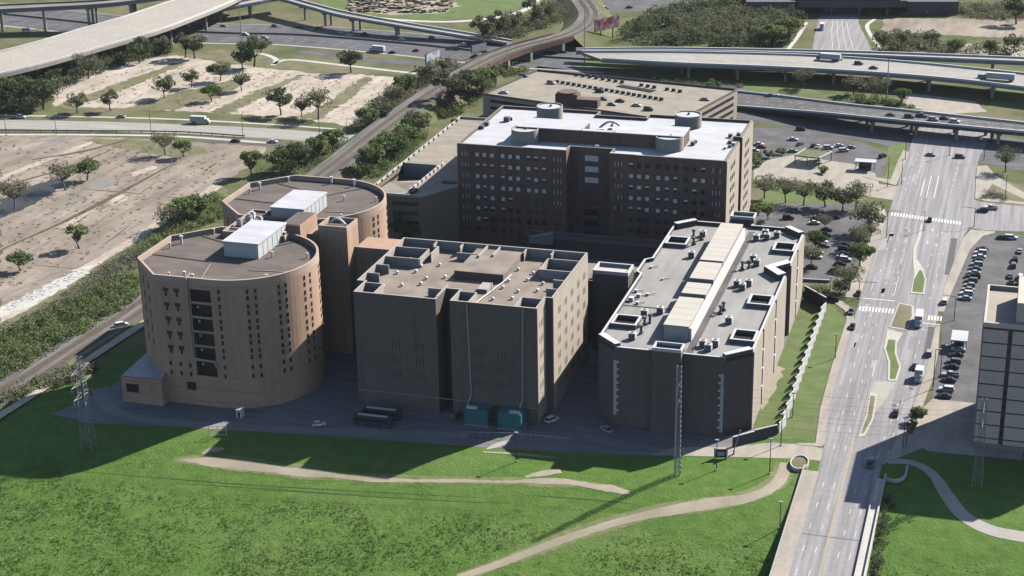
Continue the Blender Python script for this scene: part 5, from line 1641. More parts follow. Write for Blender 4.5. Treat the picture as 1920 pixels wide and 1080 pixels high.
# trees along the railway and by the round towers
RT = [((345, 425), 'fresh', 1.25, 'tall fresh green tree left of the rear round tower'), ((372, 410), 'green', 1.25, 'dense green tree touching the rear round tower'), ((322, 432), 'bare', 1.0, 'thin pale tree left of the tall fresh green one'),
      ((472, 330), 'fresh', 1.2, 'pale green tree left of the rail line behind the round towers'), ((528, 322), 'green', 1.35, 'full green tree mid cluster behind the round towers'), ((560, 318), 'oak', 1.2, 'dark green tree of the cluster behind the round towers'),
      ((598, 300), 'fresh', 1.2, 'light green tree nearest the rails in the cluster'), ((625, 285), 'fresh', 1.15, 'light green tree at the upper end of the rail cluster'),
      ((700, 322), 'fresh', 1.3, 'bright tree between rails and parking garage, lowest one'), ((730, 300), 'green', 1.5, 'dense tree between rails and parking garage, middle'), ((758, 285), 'green', 1.5, 'dense dark tree against the garage wall by the rails'),
      ((780, 262), 'oak', 1.3, 'dark tree at the upper end of the garage wall'), ((845, 205), 'oak', 1.6, 'tall dark tree behind the office block left of the far garage'), ((880, 195), 'oak', 1.5, 'tall dark tree left of the far garage corner'),
      ((905, 178), 'green', 1.4, 'green tree at the far garage corner by the rails'), ((870, 170), 'green', 1.2, 'green tree between rails and the tall dark trees'), ((930, 155), 'olive', 1.1, 'olive tree under the near end of the railway bridge'),
      ((715, 232), 'olive', 1.2, 'olive tree right end of the street beside the rails'), ((690, 240), 'fresh', 1.1, 'pale tree right end of the street below the olive one'), ((760, 180), 'green', 1.1, 'green tree on the left side of the rails above the street'),
      ((800, 158), 'olive', 1.1, 'olive tree left of the rails near the billboard'), ((830, 140), 'olive', 1.0, 'olive tree left of the rails near the freeway'), ((740, 200), 'bare', 1.0, 'thin tree left of the rails above the street end'),
      ((958, 215), 'olive', .9, 'small tree before the far garage wall, left'), ((985, 213), 'olive', .9, 'small tree before the far garage wall, right'), ((760, 470), 'oak', 1.2, 'dark tree in the shaded gap between rear round tower and garage')]
for p, k, s, l in RT:
    tree(gp(*p, 0), k, s * 1.4, l)
# top centre and right
XT = [((905, 82), 'oak', 1.4, 'dark tree clump left of the railway bridge'), ((935, 75), 'oak', 1.5, 'dark tree close left of the railway bridge'), ((962, 62), 'olive', 1.5, 'olive tree above the railway bridge'), ((1000, 48), 'oak', 1.5, 'dark tree right of the loop road'),
      ((1030, 40), 'olive', 1.4, 'olive tree between loop road and bending rails'), ((1452, 92), 'fresh', 1.6, 'bright green tree beside the far road left pavement'), ((1478, 78), 'fresh', 1.7, 'bright green tall tree nearest the far road'),
      ((1425, 92), 'green', 1.4, 'green tree left of the bright pair by the far road'), ((1335, 170), 'bush', 1.4, 'low bush on the bank behind the far garage'), ((1508, 165), 'bare', 1.0, 'small grey tree before the pale freeway piers, left'),
      ((1600, 178), 'olive', 1.1, 'grey-green tree before the pale freeway piers, middle'), ((1645, 190), 'bare', 1.2, 'loose tree before the pale freeway piers, right'), ((1690, 196), 'green', .9, 'small green bush tree left of the lamp under the decks'),
      ((1655, 95), 'olive', 1.3, 'olive tree right of the far road bend'), ((1690, 90), 'olive', 1.2, 'olive tree second right of the far road bend'), ((1745, 88), 'olive', 1.1, 'low olive tree on the brown verge right of the far road'),
      ((1790, 100), 'green', 1.0, 'green tree on verge beyond the pale deck right'), ((1855, 104), 'green', .9, 'dark round bush near the right edge beyond the deck'), ((1900, 100), 'olive', 1.2, 'olive bush at right edge beyond the deck'),
      ((1905, 45), 'oak', 1.5, 'dark tree at top right edge'), ((1885, 322), 'bare', 1.0, 'bare reddish tree by the fence at right edge'), ((1418, 300), 'bush', .9, 'low bush at the office block right wall near the car park'),
      ((1440, 296), 'bush', .9, 'low bush beside the pale forecourt left end'), ((1465, 290), 'bush', .8, 'low brown bush on the forecourt edge before the pergola'), ((1418, 312), 'bush', 1.1, 'dark bush against the office block side wall'),
      ((1545, 325), 'bush', .8, 'dark bush at the right foot of the pergola'), ((1535, 300), 'bush', .8, 'bush beneath the pergola right end'), ((1415, 402), 'bush', 1.1, 'dark bush at the base of the office block corner')]
for p, k, s, l in XT:
    tree(gp(*p, 0), k, s * 1.3, l, cat='shrub' if k == 'bush' else 'tree')


# --- masses of scrub that nobody could count
def in_poly(pts, poly):
    x, y = pts[:, 0], pts[:, 1]
    r = np.zeros(len(pts), bool)
    n = len(poly)
    for i in range(n):
        x0, y0 = poly[i][:2]
        x1, y1 = poly[(i + 1) % n][:2]
        c = ((y0 > y) != (y1 > y)) & (x < (x1 - x0) * (y - y0) / (y1 - y0 + 1e-9) + x0)
        r ^= c
    return r


def thicket(label, poly, clumps, h, r, leaf, per=90, size=0.34, seed=1):
    rg = np.random.default_rng(seed)
    w = np.array([tuple(gp(p[0], p[1]))[:2] for p in poly])
    lo, hi = w.min(0), w.max(0)
    pts = np.zeros((0, 2))
    while len(pts) < clumps:
        c = rg.uniform(lo, hi, (clumps * 3, 2))
        pts = np.concatenate([pts, c[in_poly(c, w)]])
    pts = pts[:clumps]
    out = []
    for p in pts:
        hh = h * rg.uniform(0.45, 1.25)
        rr = r * rg.uniform(0.6, 1.3)
        n = int(per * rg.uniform(0.6, 1.4))
        d = rg.normal(size=(n, 3))
        d /= np.linalg.norm(d, axis=1)[:, None]
        d *= (rg.uniform(0.3, 1.0, n) ** 0.5)[:, None]
        c = np.stack([p[0] + d[:, 0] * rr, p[1] + d[:, 1] * rr, hh * 0.45 + d[:, 2] * hh * 0.55], 1)
        c[:, 2] = np.maximum(c[:, 2], 0.1) + terrain(c[:, 0], c[:, 1])
        out.append(c)
    v, f = leaf_quads(np.concatenate(out), size, rg)
    o = bpy.data.objects.new('thicket', np_mesh('thicket', v, f, M[leaf]))
    COL.objects.link(o)
    tag(o, label, 'scrub', kind='stuff')


thicket('dense green scrub along the left side of the rails', [(-20, 640), (60, 600), (150, 560), (235, 520), (262, 520), (262, 560), (150, 628), (0, 715), (-20, 715)], 420, 3.2, 2.6, 'leaf_mid', 80, seed=2)
thicket('pale twiggy scrub behind the green scrub by the rails', [(0, 620), (100, 580), (200, 500), (250, 470), (290, 445), (262, 500), (150, 565), (0, 650)], 150, 3.4, 2.6, 'leaf_grey', 70, 0.26, seed=3)
thicket('fresh green scrub left of the rear round tower', [(250, 480), (330, 420), (400, 370), (425, 380), (420, 410), (330, 445), (270, 490)], 130, 3.6, 2.8, 'leaf_fresh', 80, seed=4)
thicket('scrub on both banks of the rails behind the towers', [(455, 345), (500, 320), (600, 275), (650, 262), (655, 275), (600, 315), (520, 335)], 80, 3.2, 2.8, 'leaf_mid', 80, seed=5)
thicket('scrub between the rails and the parking garage', [(650, 330), (720, 290), (790, 240), (800, 260), (770, 290), (700, 335)], 90, 4.2, 3.0, 'leaf_mid', 90, seed=6)
thicket('dark wooded strip under the broad flyover', [(-10, 215), (0, 165), (110, 140), (200, 112), (300, 85), (330, 95), (250, 118), (150, 150), (90, 190), (60, 212)], 190, 6.5, 4.2, 'leaf_dark', 110, 0.5, seed=7)
thicket('wooded bank left of the rails up to the freeway', [(660, 245), (690, 205), (760, 160), (850, 118), (880, 125), (810, 170), (740, 220), (690, 250)], 110, 4.6, 3.4, 'leaf_olive', 90, 0.42, seed=8)
thicket('scrub bank right of the rails by the far garage', [(800, 215), (850, 175), (900, 145), (960, 125), (990, 135), (930, 160), (900, 195), (840, 225)], 100, 5.0, 3.4, 'leaf_mid', 90, 0.42, seed=9)
thicket('far dark wood beyond the pale freeway deck', [(1160, 60), (1230, 25), (1330, 8), (1420, 8), (1500, 30), (1490, 60), (1470, 88), (1380, 90), (1250, 86), (1170, 82)], 330, 7.5, 5.0, 'leaf_dark', 110, 0.65, seed=10)
thicket('light edged wood at top of the far road left side', [(1250, 50), (1330, 35), (1440, 30), (1480, 50), (1400, 75), (1280, 72)], 110, 8.5, 4.8, 'leaf_olive', 100, 0.6, seed=11)
thicket('scrub by the loop road and bending rails', [(880, 92), (930, 60), (1000, 30), (1040, 0), (1075, 0), (1070, 35), (1020, 55), (950, 80)], 120, 5.5, 4.0, 'leaf_olive', 90, 0.5, seed=12)
thicket('scrub verge right of the far road', [(1640, 98), (1650, 66), (1690, 60), (1760, 78), (1850, 88), (1920, 92), (1920, 108), (1780, 106), (1680, 104)], 120, 4.0, 3.6, 'leaf_olive', 80, 0.45, seed=13)
thicket('dark hedge line along the very top right', [(1660, 30), (1760, 30), (1925, 40), (1925, 12), (1660, 8)], 120, 4.5, 4.5, 'leaf_olive', 80, 0.55, seed=14)
thicket('weeds on the bank behind the far garage', [(1180, 136), (1300, 150), (1390, 158), (1390, 166), (1280, 160), (1180, 146)], 80, 1.6, 2.0, 'leaf_mid', 50, 0.3, seed=15)
thicket('shrubs below the pale freeway deck', [(1560, 186), (1680, 205), (1720, 205), (1690, 192), (1600, 176)], 40, 2.6, 2.4, 'leaf_mid', 70, 0.34, seed=16)
thicket('brown hedge beside the street at the right edge', [(1842, 372), (1885, 378), (1890, 366), (1850, 358)], 30, 1.6, 1.6, 'leaf_grey', 60, 0.24, seed=17)
thicket('brush in the shade beside the rails at left', [(0, 745), (60, 720), (140, 690), (185, 690), (150, 715), (60, 740), (0, 765)], 80, 3.0, 2.2, 'leaf_olive', 70, 0.3, seed=18)
thicket('undergrowth of the bare trees by the car park', [(1500, 545), (1590, 560), (1610, 500), (1590, 470), (1600, 530), (1520, 538)], 30, 1.6, 1.5, 'leaf_mid', 50, 0.26, seed=19)
thicket('hedge at the kerb beside the round clipped tree', [(1703, 803), (1712, 803), (1722, 775), (1716, 772)], 12, 1.0, 0.7, 'leaf_mid', 60, 0.18, seed=20)

thicket('sparse weeds scattered over the brown lot', [(0, 270), (150, 265), (300, 275), (440, 285), (400, 340), (250, 430), (100, 520), (0, 560)], 420, 0.5, 0.9, 'leaf_olive', 14, 0.22, seed=31)
thicket('sparse weeds scattered over the pale lot', [(110, 190), (250, 120), (500, 132), (740, 152), (640, 225), (300, 205)], 320, 0.5, 0.9, 'leaf_olive', 12, 0.25, seed=32)
thicket('tall weeds along the lower edge of the brown lot', [(0, 630), (100, 565), (260, 455), (400, 360), (420, 375), (300, 455), (150, 560), (0, 660)], 260, 1.6, 1.5, 'leaf_fresh', 34, 0.26, seed=33)

thicket('dark shrubs along the right side of the bridge', [(1664, 930), (1674, 940), (1650, 1082), (1626, 1082)], 60, 1.8, 1.1, 'leaf_dark', 40, 0.22, seed=34)

# --- tufts of the long grass on the slope
rg = np.random.default_rng(3)
N = 90000
sx = rg.uniform(-300, 30, N)
sy = 300 + 132 * rg.uniform(0, 1, N) ** 0.9
near_line = np.interp(sx, [-300, -270, -232, -180, -120, -92, -66, -50, 30], [404, 404, 405, 411, 417, 422, 428, 430, 425])
keep = (sy < near_line) & ~((sx > -49.6) & (sx < -25.8))


def off_tracks(x, y):
    ok = np.ones(len(x), bool)
    for pts, wd in ((P2((860, 1084), (960, 1048), (1080, 1003), (1200, 968), (1320, 946), (1400, 934), (1450, 912), (1470, 888), (1474, 868)), 2.2), (P2((335, 862), (400, 866), (520, 880), (640, 893), (760, 900), (880, 903), (1000, 903), (1080, 905), (1160, 921)), 1.8),
                    (P2((1925, 1008), (1860, 995), (1810, 970), (1780, 935), (1758, 900), (1735, 878), (1700, 866)), 2.8)):
        for q in resample(pts, 1.5):
            ok &= (x - q.x) ** 2 + (y - q.y) ** 2 > wd * wd
    return ok


lump = np.sin(sx * 0.9 + 3 * np.sin(sy * 0.23)) * np.sin(sy * 1.3 + 2 * np.sin(sx * 0.31)) + 0.6 * np.sin(sx * 0.21 + sy * 0.33)
patch_ = value_noise(sx, sy, 13.0, 5) + 0.6 * value_noise(sx, sy, 5.0, 6)
keep &= (lump * 0.5 + rg.normal(0, 0.8, N) + (patch_ - 0.8) * 3.2) > 0.1
keep &= off_tracks(sx, sy)
near = np.clip((400 - sy) / 25, 0.12, 1)
keep &= rg.uniform(0, 1, N) < near
sx, sy, near = sx[keep], sy[keep], near[keep]
n = len(sx)
base = np.stack([sx, sy, terrain(sx, sy)], 1)
V_, F_ = [], []
for b in range(3):
    a = rg.uniform(0, 6.28, n)
    w = rg.uniform(0.08, 0.2, n) * (0.5 + 0.5 * near)
    hh = rg.uniform(-0.1, 0.1, n) * (0.4 + 0.6 * near)
    o = rg.normal(0, 0.28, (n, 2))
    dx, dy = np.cos(a) * w, np.sin(a) * w
    lean = rg.normal(0, 0.22, (n, 2))
    p = base.copy()
    p[:, :2] += o
    q1 = p + np.stack([dx, dy, np.full(n, -0.6)], 1)
    q2 = p + np.stack([-dx, -dy, np.full(n, -0.6)], 1)
    q3 = p + np.stack([-dx * 0.7 + lean[:, 0], -dy * 0.7 + lean[:, 1], hh], 1)
    q4 = p + np.stack([dx * 0.7 + lean[:, 0], dy * 0.7 + lean[:, 1], hh * 0.85], 1)
    V_.append(np.stack([q1, q2, q3, q4], 1).reshape(-1, 3))
V_ = np.concatenate(V_)
gt = bpy.data.objects.new('long_grass', np_mesh('long_grass', V_, np.arange(len(V_)).reshape(-1, 4), M['grass_blade']))
COL.objects.link(gt)
tag(gt, 'long tufty green grass covering the slope in front', 'grass', kind='stuff')


# ------------------------------------------------------------------ vehicles
PAINTS = {'white': (0.72, 0.72, 0.72), 'silver': (0.42, 0.43, 0.45), 'grey': (0.16, 0.165, 0.175), 'black': (0.018, 0.018, 0.02), 'red': (0.28, 0.03, 0.03), 'blue': (0.05, 0.08, 0.2), 'tan': (0.4, 0.34, 0.25), 'dark green': (0.03, 0.07, 0.05)}
PM = {k: mat('paint_' + k.replace(' ', '_'), c, rough=0.28, var=0.04, scale=0.5, spec=0.5, obj=True) for k, c in PAINTS.items()}
M['bus_paint'] = mat('dull_bus_paint', (0.05, 0.06, 0.065), rough=0.4, var=0.1, obj=True)
M['rubber'] = mat('tyre_rubber', (0.02, 0.02, 0.02), var=0.1, obj=True)
M['lamp_r'] = mat('tail_lamp', (0.35, 0.02, 0.02), rough=0.3, obj=True)
M['lamp_w'] = mat('head_lamp', (0.75, 0.75, 0.72), rough=0.2, obj=True)
M['cargo'] = mat('box_body_white', (0.7, 0.7, 0.69), rough=0.5, var=0.05, obj=True)


def loft(sections, m=0):
    """closed hull through cross sections: each (x, half width bottom, half width top, z bottom, z top)"""
    b = MB()
    vs = []
    for x, wb, wt, z0, z1 in sections:
        vs += [(x, -wb, z0), (x, wb, z0), (x, wt, z1), (x, -wt, z1)]
    fs = []
    n = len(sections)
    for i in range(n - 1):
        k = 4 * i
        for j in range(4):
            fs.append((k + j, k + (j + 1) % 4, k + 4 + (j + 1) % 4, k + 4 + j)[::-1])
    fs += [(0, 1, 2, 3), (4 * n - 1, 4 * n - 2, 4 * n - 3, 4 * n - 4)]
    b.add(vs, fs, m)
    return b


SPEC = {  # length, width, bonnet z, roof z, cabin from, to (roof part), rear end of cabin base
    'sedan': (4.7, 1.85, 0.95, 1.45, (1.05, 0.45, -1.0, -1.75)), 'suv': (4.8, 1.95, 1.1, 1.78, (1.2, 0.65, -2.1, -2.3)),
    'pickup': (5.7, 2.0, 1.15, 1.88, (1.1, 0.5, -0.75, -0.95)), 'van': (5.6, 2.05, 1.25, 2.35, (2.2, 1.5, -2.65, -2.75)), 'hatch': (4.1, 1.78, 0.98, 1.5, (1.0, 0.35, -1.5, -1.95))}
_cars = {}


def car_parts(kind, paint):
    if (kind, paint) in _cars:
        return _cars[(kind, paint)]
    L, Wd, zb, zr, (c0, c1, c2, c3) = SPEC[kind]
    w, l = Wd / 2, L / 2
    body = loft([(-l, w * .86, w * .8, .45, zb * .92), (-l + .25, w, w * .93, .3, zb), (-l + 1.0, w, w * .95, .28, zb), (c0, w, w * .95, .28, zb), (l - .5, w, w * .9, .28, zb * .88), (l - .1, w * .9, w * .8, .32, zb * .78), (l, w * .8, w * .7, .4, zb * .7)])
    if kind == 'pickup':
        body = loft([(c3, w, w * .96, .3, zb), (c0, w, w * .95, .28, zb), (l - .5, w, w * .9, .28, zb * .92), (l - .1, w * .9, w * .82, .32, zb * .82), (l, w * .8, w * .75, .4, zb * .74)])
        body.box(-l, c3, -w, -w + .12, .35, zb)
        body.box(-l, c3, w - .12, w, .35, zb)
        body.box(-l, -l + .1, -w + .12, w - .12, .4, zb)
        body.box(-l + .1, c3, -w + .12, w - .12, .35, .62)
    roof = loft([(c2, w * .74, w * .72, zr - .06, zr - .005), (c2 + .12, w * .78, w * .74, zr - .06, zr), (c1 - .1, w * .78, w * .74, zr - .06, zr), (c1, w * .74, w * .72, zr - .06, zr - .01)])
    n = len(body.v)
    body.v += roof.v
    body.f += [tuple(i + n for i in f) for f in roof.f]
    body.m += roof.m
    for x in (c0 * 0.6 + c1 * 0.4, (c1 + c2) / 2, c2 * 0.7 + c3 * 0.3):     # pillars
        for s in (-1, 1):
            body.add([(x - .06, s * w * .93, zb - .02), (x + .06, s * w * .93, zb - .02), (x + .05, s * w * .79, zr - .03), (x - .05, s * w * .79, zr - .03)], [(0, 1, 2, 3), (3, 2, 1, 0)])
    gl = MB()
    z0 = zb - .02
    bot = [(c0, w * .86), (c0 - .1, w * .9), (c3 + .1, w * .9), (c3, w * .84)]
    top_ = [(c1, w * .7), (c1 - .1, w * .75), (c2 + .1, w * .75), (c2, w * .7)]
    vs = [(x, -y, z0) for x, y in bot] + [(x, y, z0) for x, y in bot[::-1]] + [(x, -y, zr - .05) for x, y in top_] + [(x, y, zr - .05) for x, y in top_[::-1]]
    gl.add(vs, [(i, (i + 1) % 8, 8 + (i + 1) % 8, 8 + i)[::-1] for i in range(8)] + [tuple(range(8, 16))])
    wh = MB()
    N_ = 14
    for y0, y1, r0, mi in ((-.11, .11, .34, 0), (-.115, .115, .19, 1)):
        vs = [(r0 * math.cos(2 * math.pi * i / N_), y, r0 * math.sin(2 * math.pi * i / N_)) for y in (y0, y1) for i in range(N_)]
        wh.add(vs, [(i, (i + 1) % N_, N_ + (i + 1) % N_, N_ + i) for i in range(N_)] + [tuple(range(N_))[::-1], tuple(range(N_, 2 * N_))], mi)
    hl = MB().box(l - .22, l - .02, -.18, .18, zb * .62, zb * .74)
    tl = MB().box(-l - .01, -l + .1, -.15, .15, zb * .7, zb * .88)
    r = dict(body=body.mesh('body', PM[paint]), glass=gl.mesh('windows', M['glass']), wheel=wh.mesh('wheel', [M['rubber'], M['steel']]), hl=hl.mesh('headlight', M['lamp_w']), tl=tl.mesh('taillight', M['lamp_r']), dim=(l, w))
    _cars[(kind, paint)] = r
    return r


def car(p, head, kind, paint, label, group=None, detail=True):
    """head: direction of the bonnet, degrees from +X"""
    c = car_parts(kind, paint)
    r = thing('pickup_truck' if kind == 'pickup' else 'van' if kind == 'van' else 'car', p, label, 'pickup' if kind == 'pickup' else 'van' if kind == 'van' else 'car', group, math.radians(head))
    def sub(me, nm, loc=(0, 0, 0)):
        o = bpy.data.objects.new(nm, me)
        COL.objects.link(o)
        o.parent = r
        o.location = loc
    sub(c['body'], 'body')
    sub(c['glass'], 'windows')
    l, w = c['dim']
    for x in (-l * .6, l * .62):
        for y in (-w + .1, w - .1):
            sub(c['wheel'], 'wheel', (x, y, .34))
    if detail:
        for y in (-w * .62, w * .62):
            sub(c['hl'], 'headlight', (0, y, 0))
            sub(c['tl'], 'taillight', (0, y, 0))
    return r


NAMES = {'sedan': 'sedan', 'suv': 'SUV', 'pickup': 'pickup', 'van': 'van', 'hatch': 'hatchback'}


def g0(px, py, z=0.09):
    p = gp(px, py, z)
    return Vector((p.x, p.y, z))


for px, py, hd, k, c, l in (
        (1609, 553, -90, 'sedan', 'black', 'black sedan stopped near the pavement just above the crosswalk'), (1596, 587, -90, 'suv', 'grey', 'dark grey SUV on the kerb lane at the crosswalk end'),
        (1598, 615, -90, 'sedan', 'black', 'black sedan on the kerb lane below the crosswalk'), (1771, 568, 90, 'suv', 'white', 'white SUV driving up the street beside the pear shaped island'),
        (1742, 665, 90, 'suv', 'silver', 'silver SUV in the right lane beside the car park kerb'), (1715, 690, 90, 'sedan', 'black', 'black sedan just ahead of the small white box truck'),
        (1679, 777, 90, 'sedan', 'black', 'black sedan in lane left of the round clipped tree'), (1632, 871, 90, 'pickup', 'grey', 'grey pickup on the bridge end inside the big shadow'),
        (1743, 414, 90, 'sedan', 'black', 'black sedan crossing the far crosswalk in mid street'), (1842, 397, 180, 'suv', 'black', 'black SUV waiting at the side street corner, nearer one'),
        (1857, 392, 180, 'pickup', 'white', 'white pickup waiting at the side street corner, farther one')):
    car(g0(px, py), hd, k, c, l)
cols = ['black', 'white', 'grey', 'silver', 'black', 'white', 'blue', 'grey', 'silver', 'black', 'white', 'silver']
kinds = ['sedan', 'suv', 'sedan', 'hatch', 'suv', 'pickup', 'sedan', 'sedan', 'suv', 'hatch', 'sedan', 'suv']
rk = random.Random(9)
# nose-in row beside the street, nearer lot (from the camera outwards)
row = [(1770, 745), (1774, 733), (1779, 715), (1781, 706), (1785, 690), (1788, 681), (1793, 668), (1797, 658)]
rc = ['black', 'white', 'black', 'silver', 'black', 'grey', 'black', 'white']
for i, (x, y) in enumerate(row):
    car(g0(x, y, 0.06), 180 + rk.uniform(-3, 3), ['sedan', 'suv', 'sedan', 'pickup', 'sedan', 'suv', 'sedan', 'sedan'][i], rc[i], f'{rc[i]} parked car, {ORD[i + 1]} of its row up from the round clipped tree', 'cars parked in the row by the panelled building')
y0, y1 = gp(1812, 562, 0), gp(1850, 470, 0)
for i in range(13):
    t = i / 12
    x = np.interp(t, [0, 0.25, 1], [-12.2, -11.2, -8.6])
    y = y0.y + (y1.y - y0.y) * t
    c = ['silver', 'white', 'tan', 'silver', 'grey', 'black', 'silver', 'grey', 'silver', 'black', 'white', 'white', 'black'][i]
    car(Vector((x, y, 0.06)), 180 + rk.uniform(-3, 3), kinds[i % 12], c, f'{c} parked car, {ORD[i + 1]} from the bottom of the long upper row beside the street', 'cars parked in the upper row by the street')
RL = [((1900, 500), 'grey', 'lower left dark car of the group behind the panelled building'), ((1896, 532), 'black', 'black car closest to the panelled building roof, left'), ((1894, 520), 'grey', 'grey car behind the black one above the panelled building roof'),
      ((1913, 522), 'white', 'white car of the pair above the panelled building roof'), ((1912, 534), 'black', 'black car closest to the panelled building roof, right'), ((1903, 489), 'black', 'black car farther up the right lot'),
      ((1912, 473), 'silver', 'silver car alone at the right edge of the lot'), ((1880, 448), 'black', 'dark car at the top of the right lot by the white ones'), ((1888, 446), 'white', 'white car left of two at the top of the right lot'), ((1896, 448), 'white', 'white car right of two at the top of the right lot')]
for (x, y), c, l in RL:
    car(g0(x, y, 0.065), 90 + rk.uniform(-4, 4) if y > 460 else rk.uniform(-10, 4), rk.choice(['sedan', 'suv']), c, l)
LL = [((1492, 397), 'silver', 'suv', 0), ((1478, 411), 'black', 'suv', 10), ((1530, 413), 'black', 'sedan', 10), ((1538, 408), 'silver', 'sedan', 10), ((1527, 420), 'white', 'sedan', 5), ((1550, 433), 'black', 'sedan', 5), ((1547, 443), 'black', 'suv', 0),
      ((1541, 455), 'white', 'sedan', 0), ((1545, 463), 'grey', 'sedan', 0), ((1532, 476), 'silver', 'suv', 0), ((1530, 484), 'white', 'sedan', 0), ((1522, 503), 'black', 'sedan', 0), ((1585, 461), 'black', 'sedan', 0), ((1583, 469), 'black', 'suv', 0),
      ((1582, 478), 'grey', 'sedan', 0), ((1580, 484), 'silver', 'sedan', 0), ((1585, 489), 'white', 'suv', 0), ((1576, 497), 'black', 'sedan', 0), ((1568, 508), 'grey', 'sedan', 0), ((1565, 410), 'black', 'sedan', 20)]
for i, ((x, y), c, k, h) in enumerate(LL):
    car(g0(x, y, 0.06), h + rk.uniform(-4, 4), k, c, f'{c} {NAMES[k]} in the tree lot, {ORD[i % 12 + 1]} of its {"left row from the office block" if i < 12 else "right row from the street corner"}', 'cars in the tree shaded lot')
NL = [((1487, 263), 'white', 'sedan', 0, 'white sedan alone above the pergola, upper left'), ((1502, 244), 'black', 'suv', -10, 'black SUV at the kerb of the upper parking lot'), ((1500, 272), 'grey', 'sedan', 60, 'grey sedan first left above the pergola'),
      ((1525, 275), 'black', 'sedan', 80, 'black sedan behind the pergola, centre left'), ((1535, 277), 'white', 'sedan', 80, 'white sedan behind the pergola, centre right'), ((1553, 279), 'white', 'suv', 10, 'white SUV just right of the pergola roof'),
      ((1573, 275), 'white', 'sedan', 30, 'white sedan upper of the three right of the pergola'), ((1582, 284), 'white', 'suv', 20, 'white SUV lower of the three right of the pergola'), ((1595, 278), 'silver', 'sedan', 20, 'silver sedan rightmost of the three by the pergola'),
      ((1655, 295), 'black', 'suv', 60, 'black SUV by the grass corner of the upper lot'), ((1423, 272), 'white', 'sedan', 0, 'white sedan beside the office block wall, upper'), ((1428, 277), 'red', 'sedan', 0, 'red sedan beside the office block wall, lower'),
      ((1415, 284), 'white', 'hatch', 0, 'white hatchback hard against the office block wall'), ((1486, 285), 'silver', 'sedan', 10, 'silver sedan at the left edge of the pergola')]
for (x, y), c, k, h, l in NL:
    car(g0(x, y, 0.07), h, k, c, l)
BL = [((982, 144), 'grey', 'suv', 'dark van-like car in the far left of the garage roof'), ((1034, 157), 'tan', 'suv', 'brown car at the left end of the barrier row'), ((945, 175), 'white', 'sedan', 'white car on the near left rim of the garage roof'),
      ((1125, 173), 'black', 'suv', 'black car in the barrier row above the stair block'), ((1132, 187), 'grey', 'sedan', 'grey car right beside the stair block'), ((1148, 197), 'silver', 'sedan', 'silver car near the garage rim right of the stair block'),
      ((1163, 191), 'black', 'sedan', 'black car second right of the stair block'), ((1194, 199), 'white', 'sedan', 'white car on open deck near the garage rim'), ((1216, 207), 'black', 'suv', 'black car at the garage rim above the white office roof'), ((1322, 188), 'silver', 'sedan', 'silver car alone at the right end of the garage roof')]
for (x, y), c, k, l in BL:
    p = gp(x, y, BZ - 1)
    car(Vector((p.x, p.y, BZ - 0.99)), -14 + rk.uniform(-10, 10), k, c, l, detail=False)
for x, y, l in ((852, 229, 'dark car parked at the far end of the garage beside the office block'), (776, 359, 'dark car parked at the front rim of the garage beside the office block')):
    p = gp(x, y, PH - 1)
    car(Vector((p.x, p.y, PH - 0.98)), 80, 'sedan', 'black', l, detail=False)


def along(curve, t):
    i = int(t * (len(curve) - 1))
    d = curve[min(i + 1, len(curve) - 1)] - curve[max(0, i - 1)]
    return math.degrees(math.atan2(d.y, d.x))


# freeway traffic
FX = [655, 684, 753, 810, 868, 598, 560, 497, 460, 515, 705, 735, 420, 372, 640, 780, 890]
FRANK = [sorted(FX).index(v) + 1 for v in FX]
fcol = ['white', 'black', 'silver', 'grey', 'white', 'red', 'black', 'silver', 'white', 'blue']
for i, (x, y) in enumerate(((655, 67), (684, 66), (753, 76), (810, 72), (868, 86), (598, 55), (560, 52), (497, 73), (460, 66), (515, 50), (705, 96), (735, 100), (420, 50), (372, 48), (640, 62), (780, 96), (890, 108))):
    c = fcol[i % 10]
    car(g0(x, y, 0.1), -8 if y < 75 else 172, kinds[(i * 5) % 12], c, f'{c} car on the dark freeway, {ORD[FRANK[i]]} from the left of all cars there', 'cars on the freeway at grade', False)
for x, y, z, h, k, c, l in ((1610, 121, 8, -8, 'suv', 'black', 'black SUV on the pale deck following the first truck'), (1638, 129, 8, -8, 'sedan', 'black', 'small black sedan on the pale deck at its near edge'), (1572, 112, 8, -8, 'suv', 'silver', 'silver SUV at the tail of the first truck on the pale deck'),
                            (1842, 146, 8, -8, 'suv', 'silver', 'silver SUV ahead of the long truck on the pale deck'), (1670, 218, 6.6, -9, 'sedan', 'black', 'black sedan alone on the lower dark deck'), (1705, 221, 6.9, -9, 'suv', 'black', 'black SUV leading the cluster on the lower dark deck'),
                            (1728, 219, 7, -9, 'pickup', 'grey', 'grey pickup inside the cluster on the lower dark deck'), (1750, 226, 7, -9, 'suv', 'silver', 'silver SUV inside the cluster on the lower dark deck'), (1770, 224, 7, -9, 'sedan', 'black', 'black sedan inside the cluster on the lower dark deck'),
                            (1790, 230, 7, -9, 'suv', 'white', 'white SUV at the tail of the cluster on the lower dark deck'), (1445, 182, 2.4, -12, 'pickup', 'grey', 'grey pickup near the low end of the dark deck by the far garage'), (1460, 182, 2.8, -12, 'sedan', 'white', 'white sedan just right of the grey pickup near the far garage')):
    p = gp(x, y, z)
    car(Vector((p.x, p.y, z + 0.03)), h, k, c, l, detail=False)
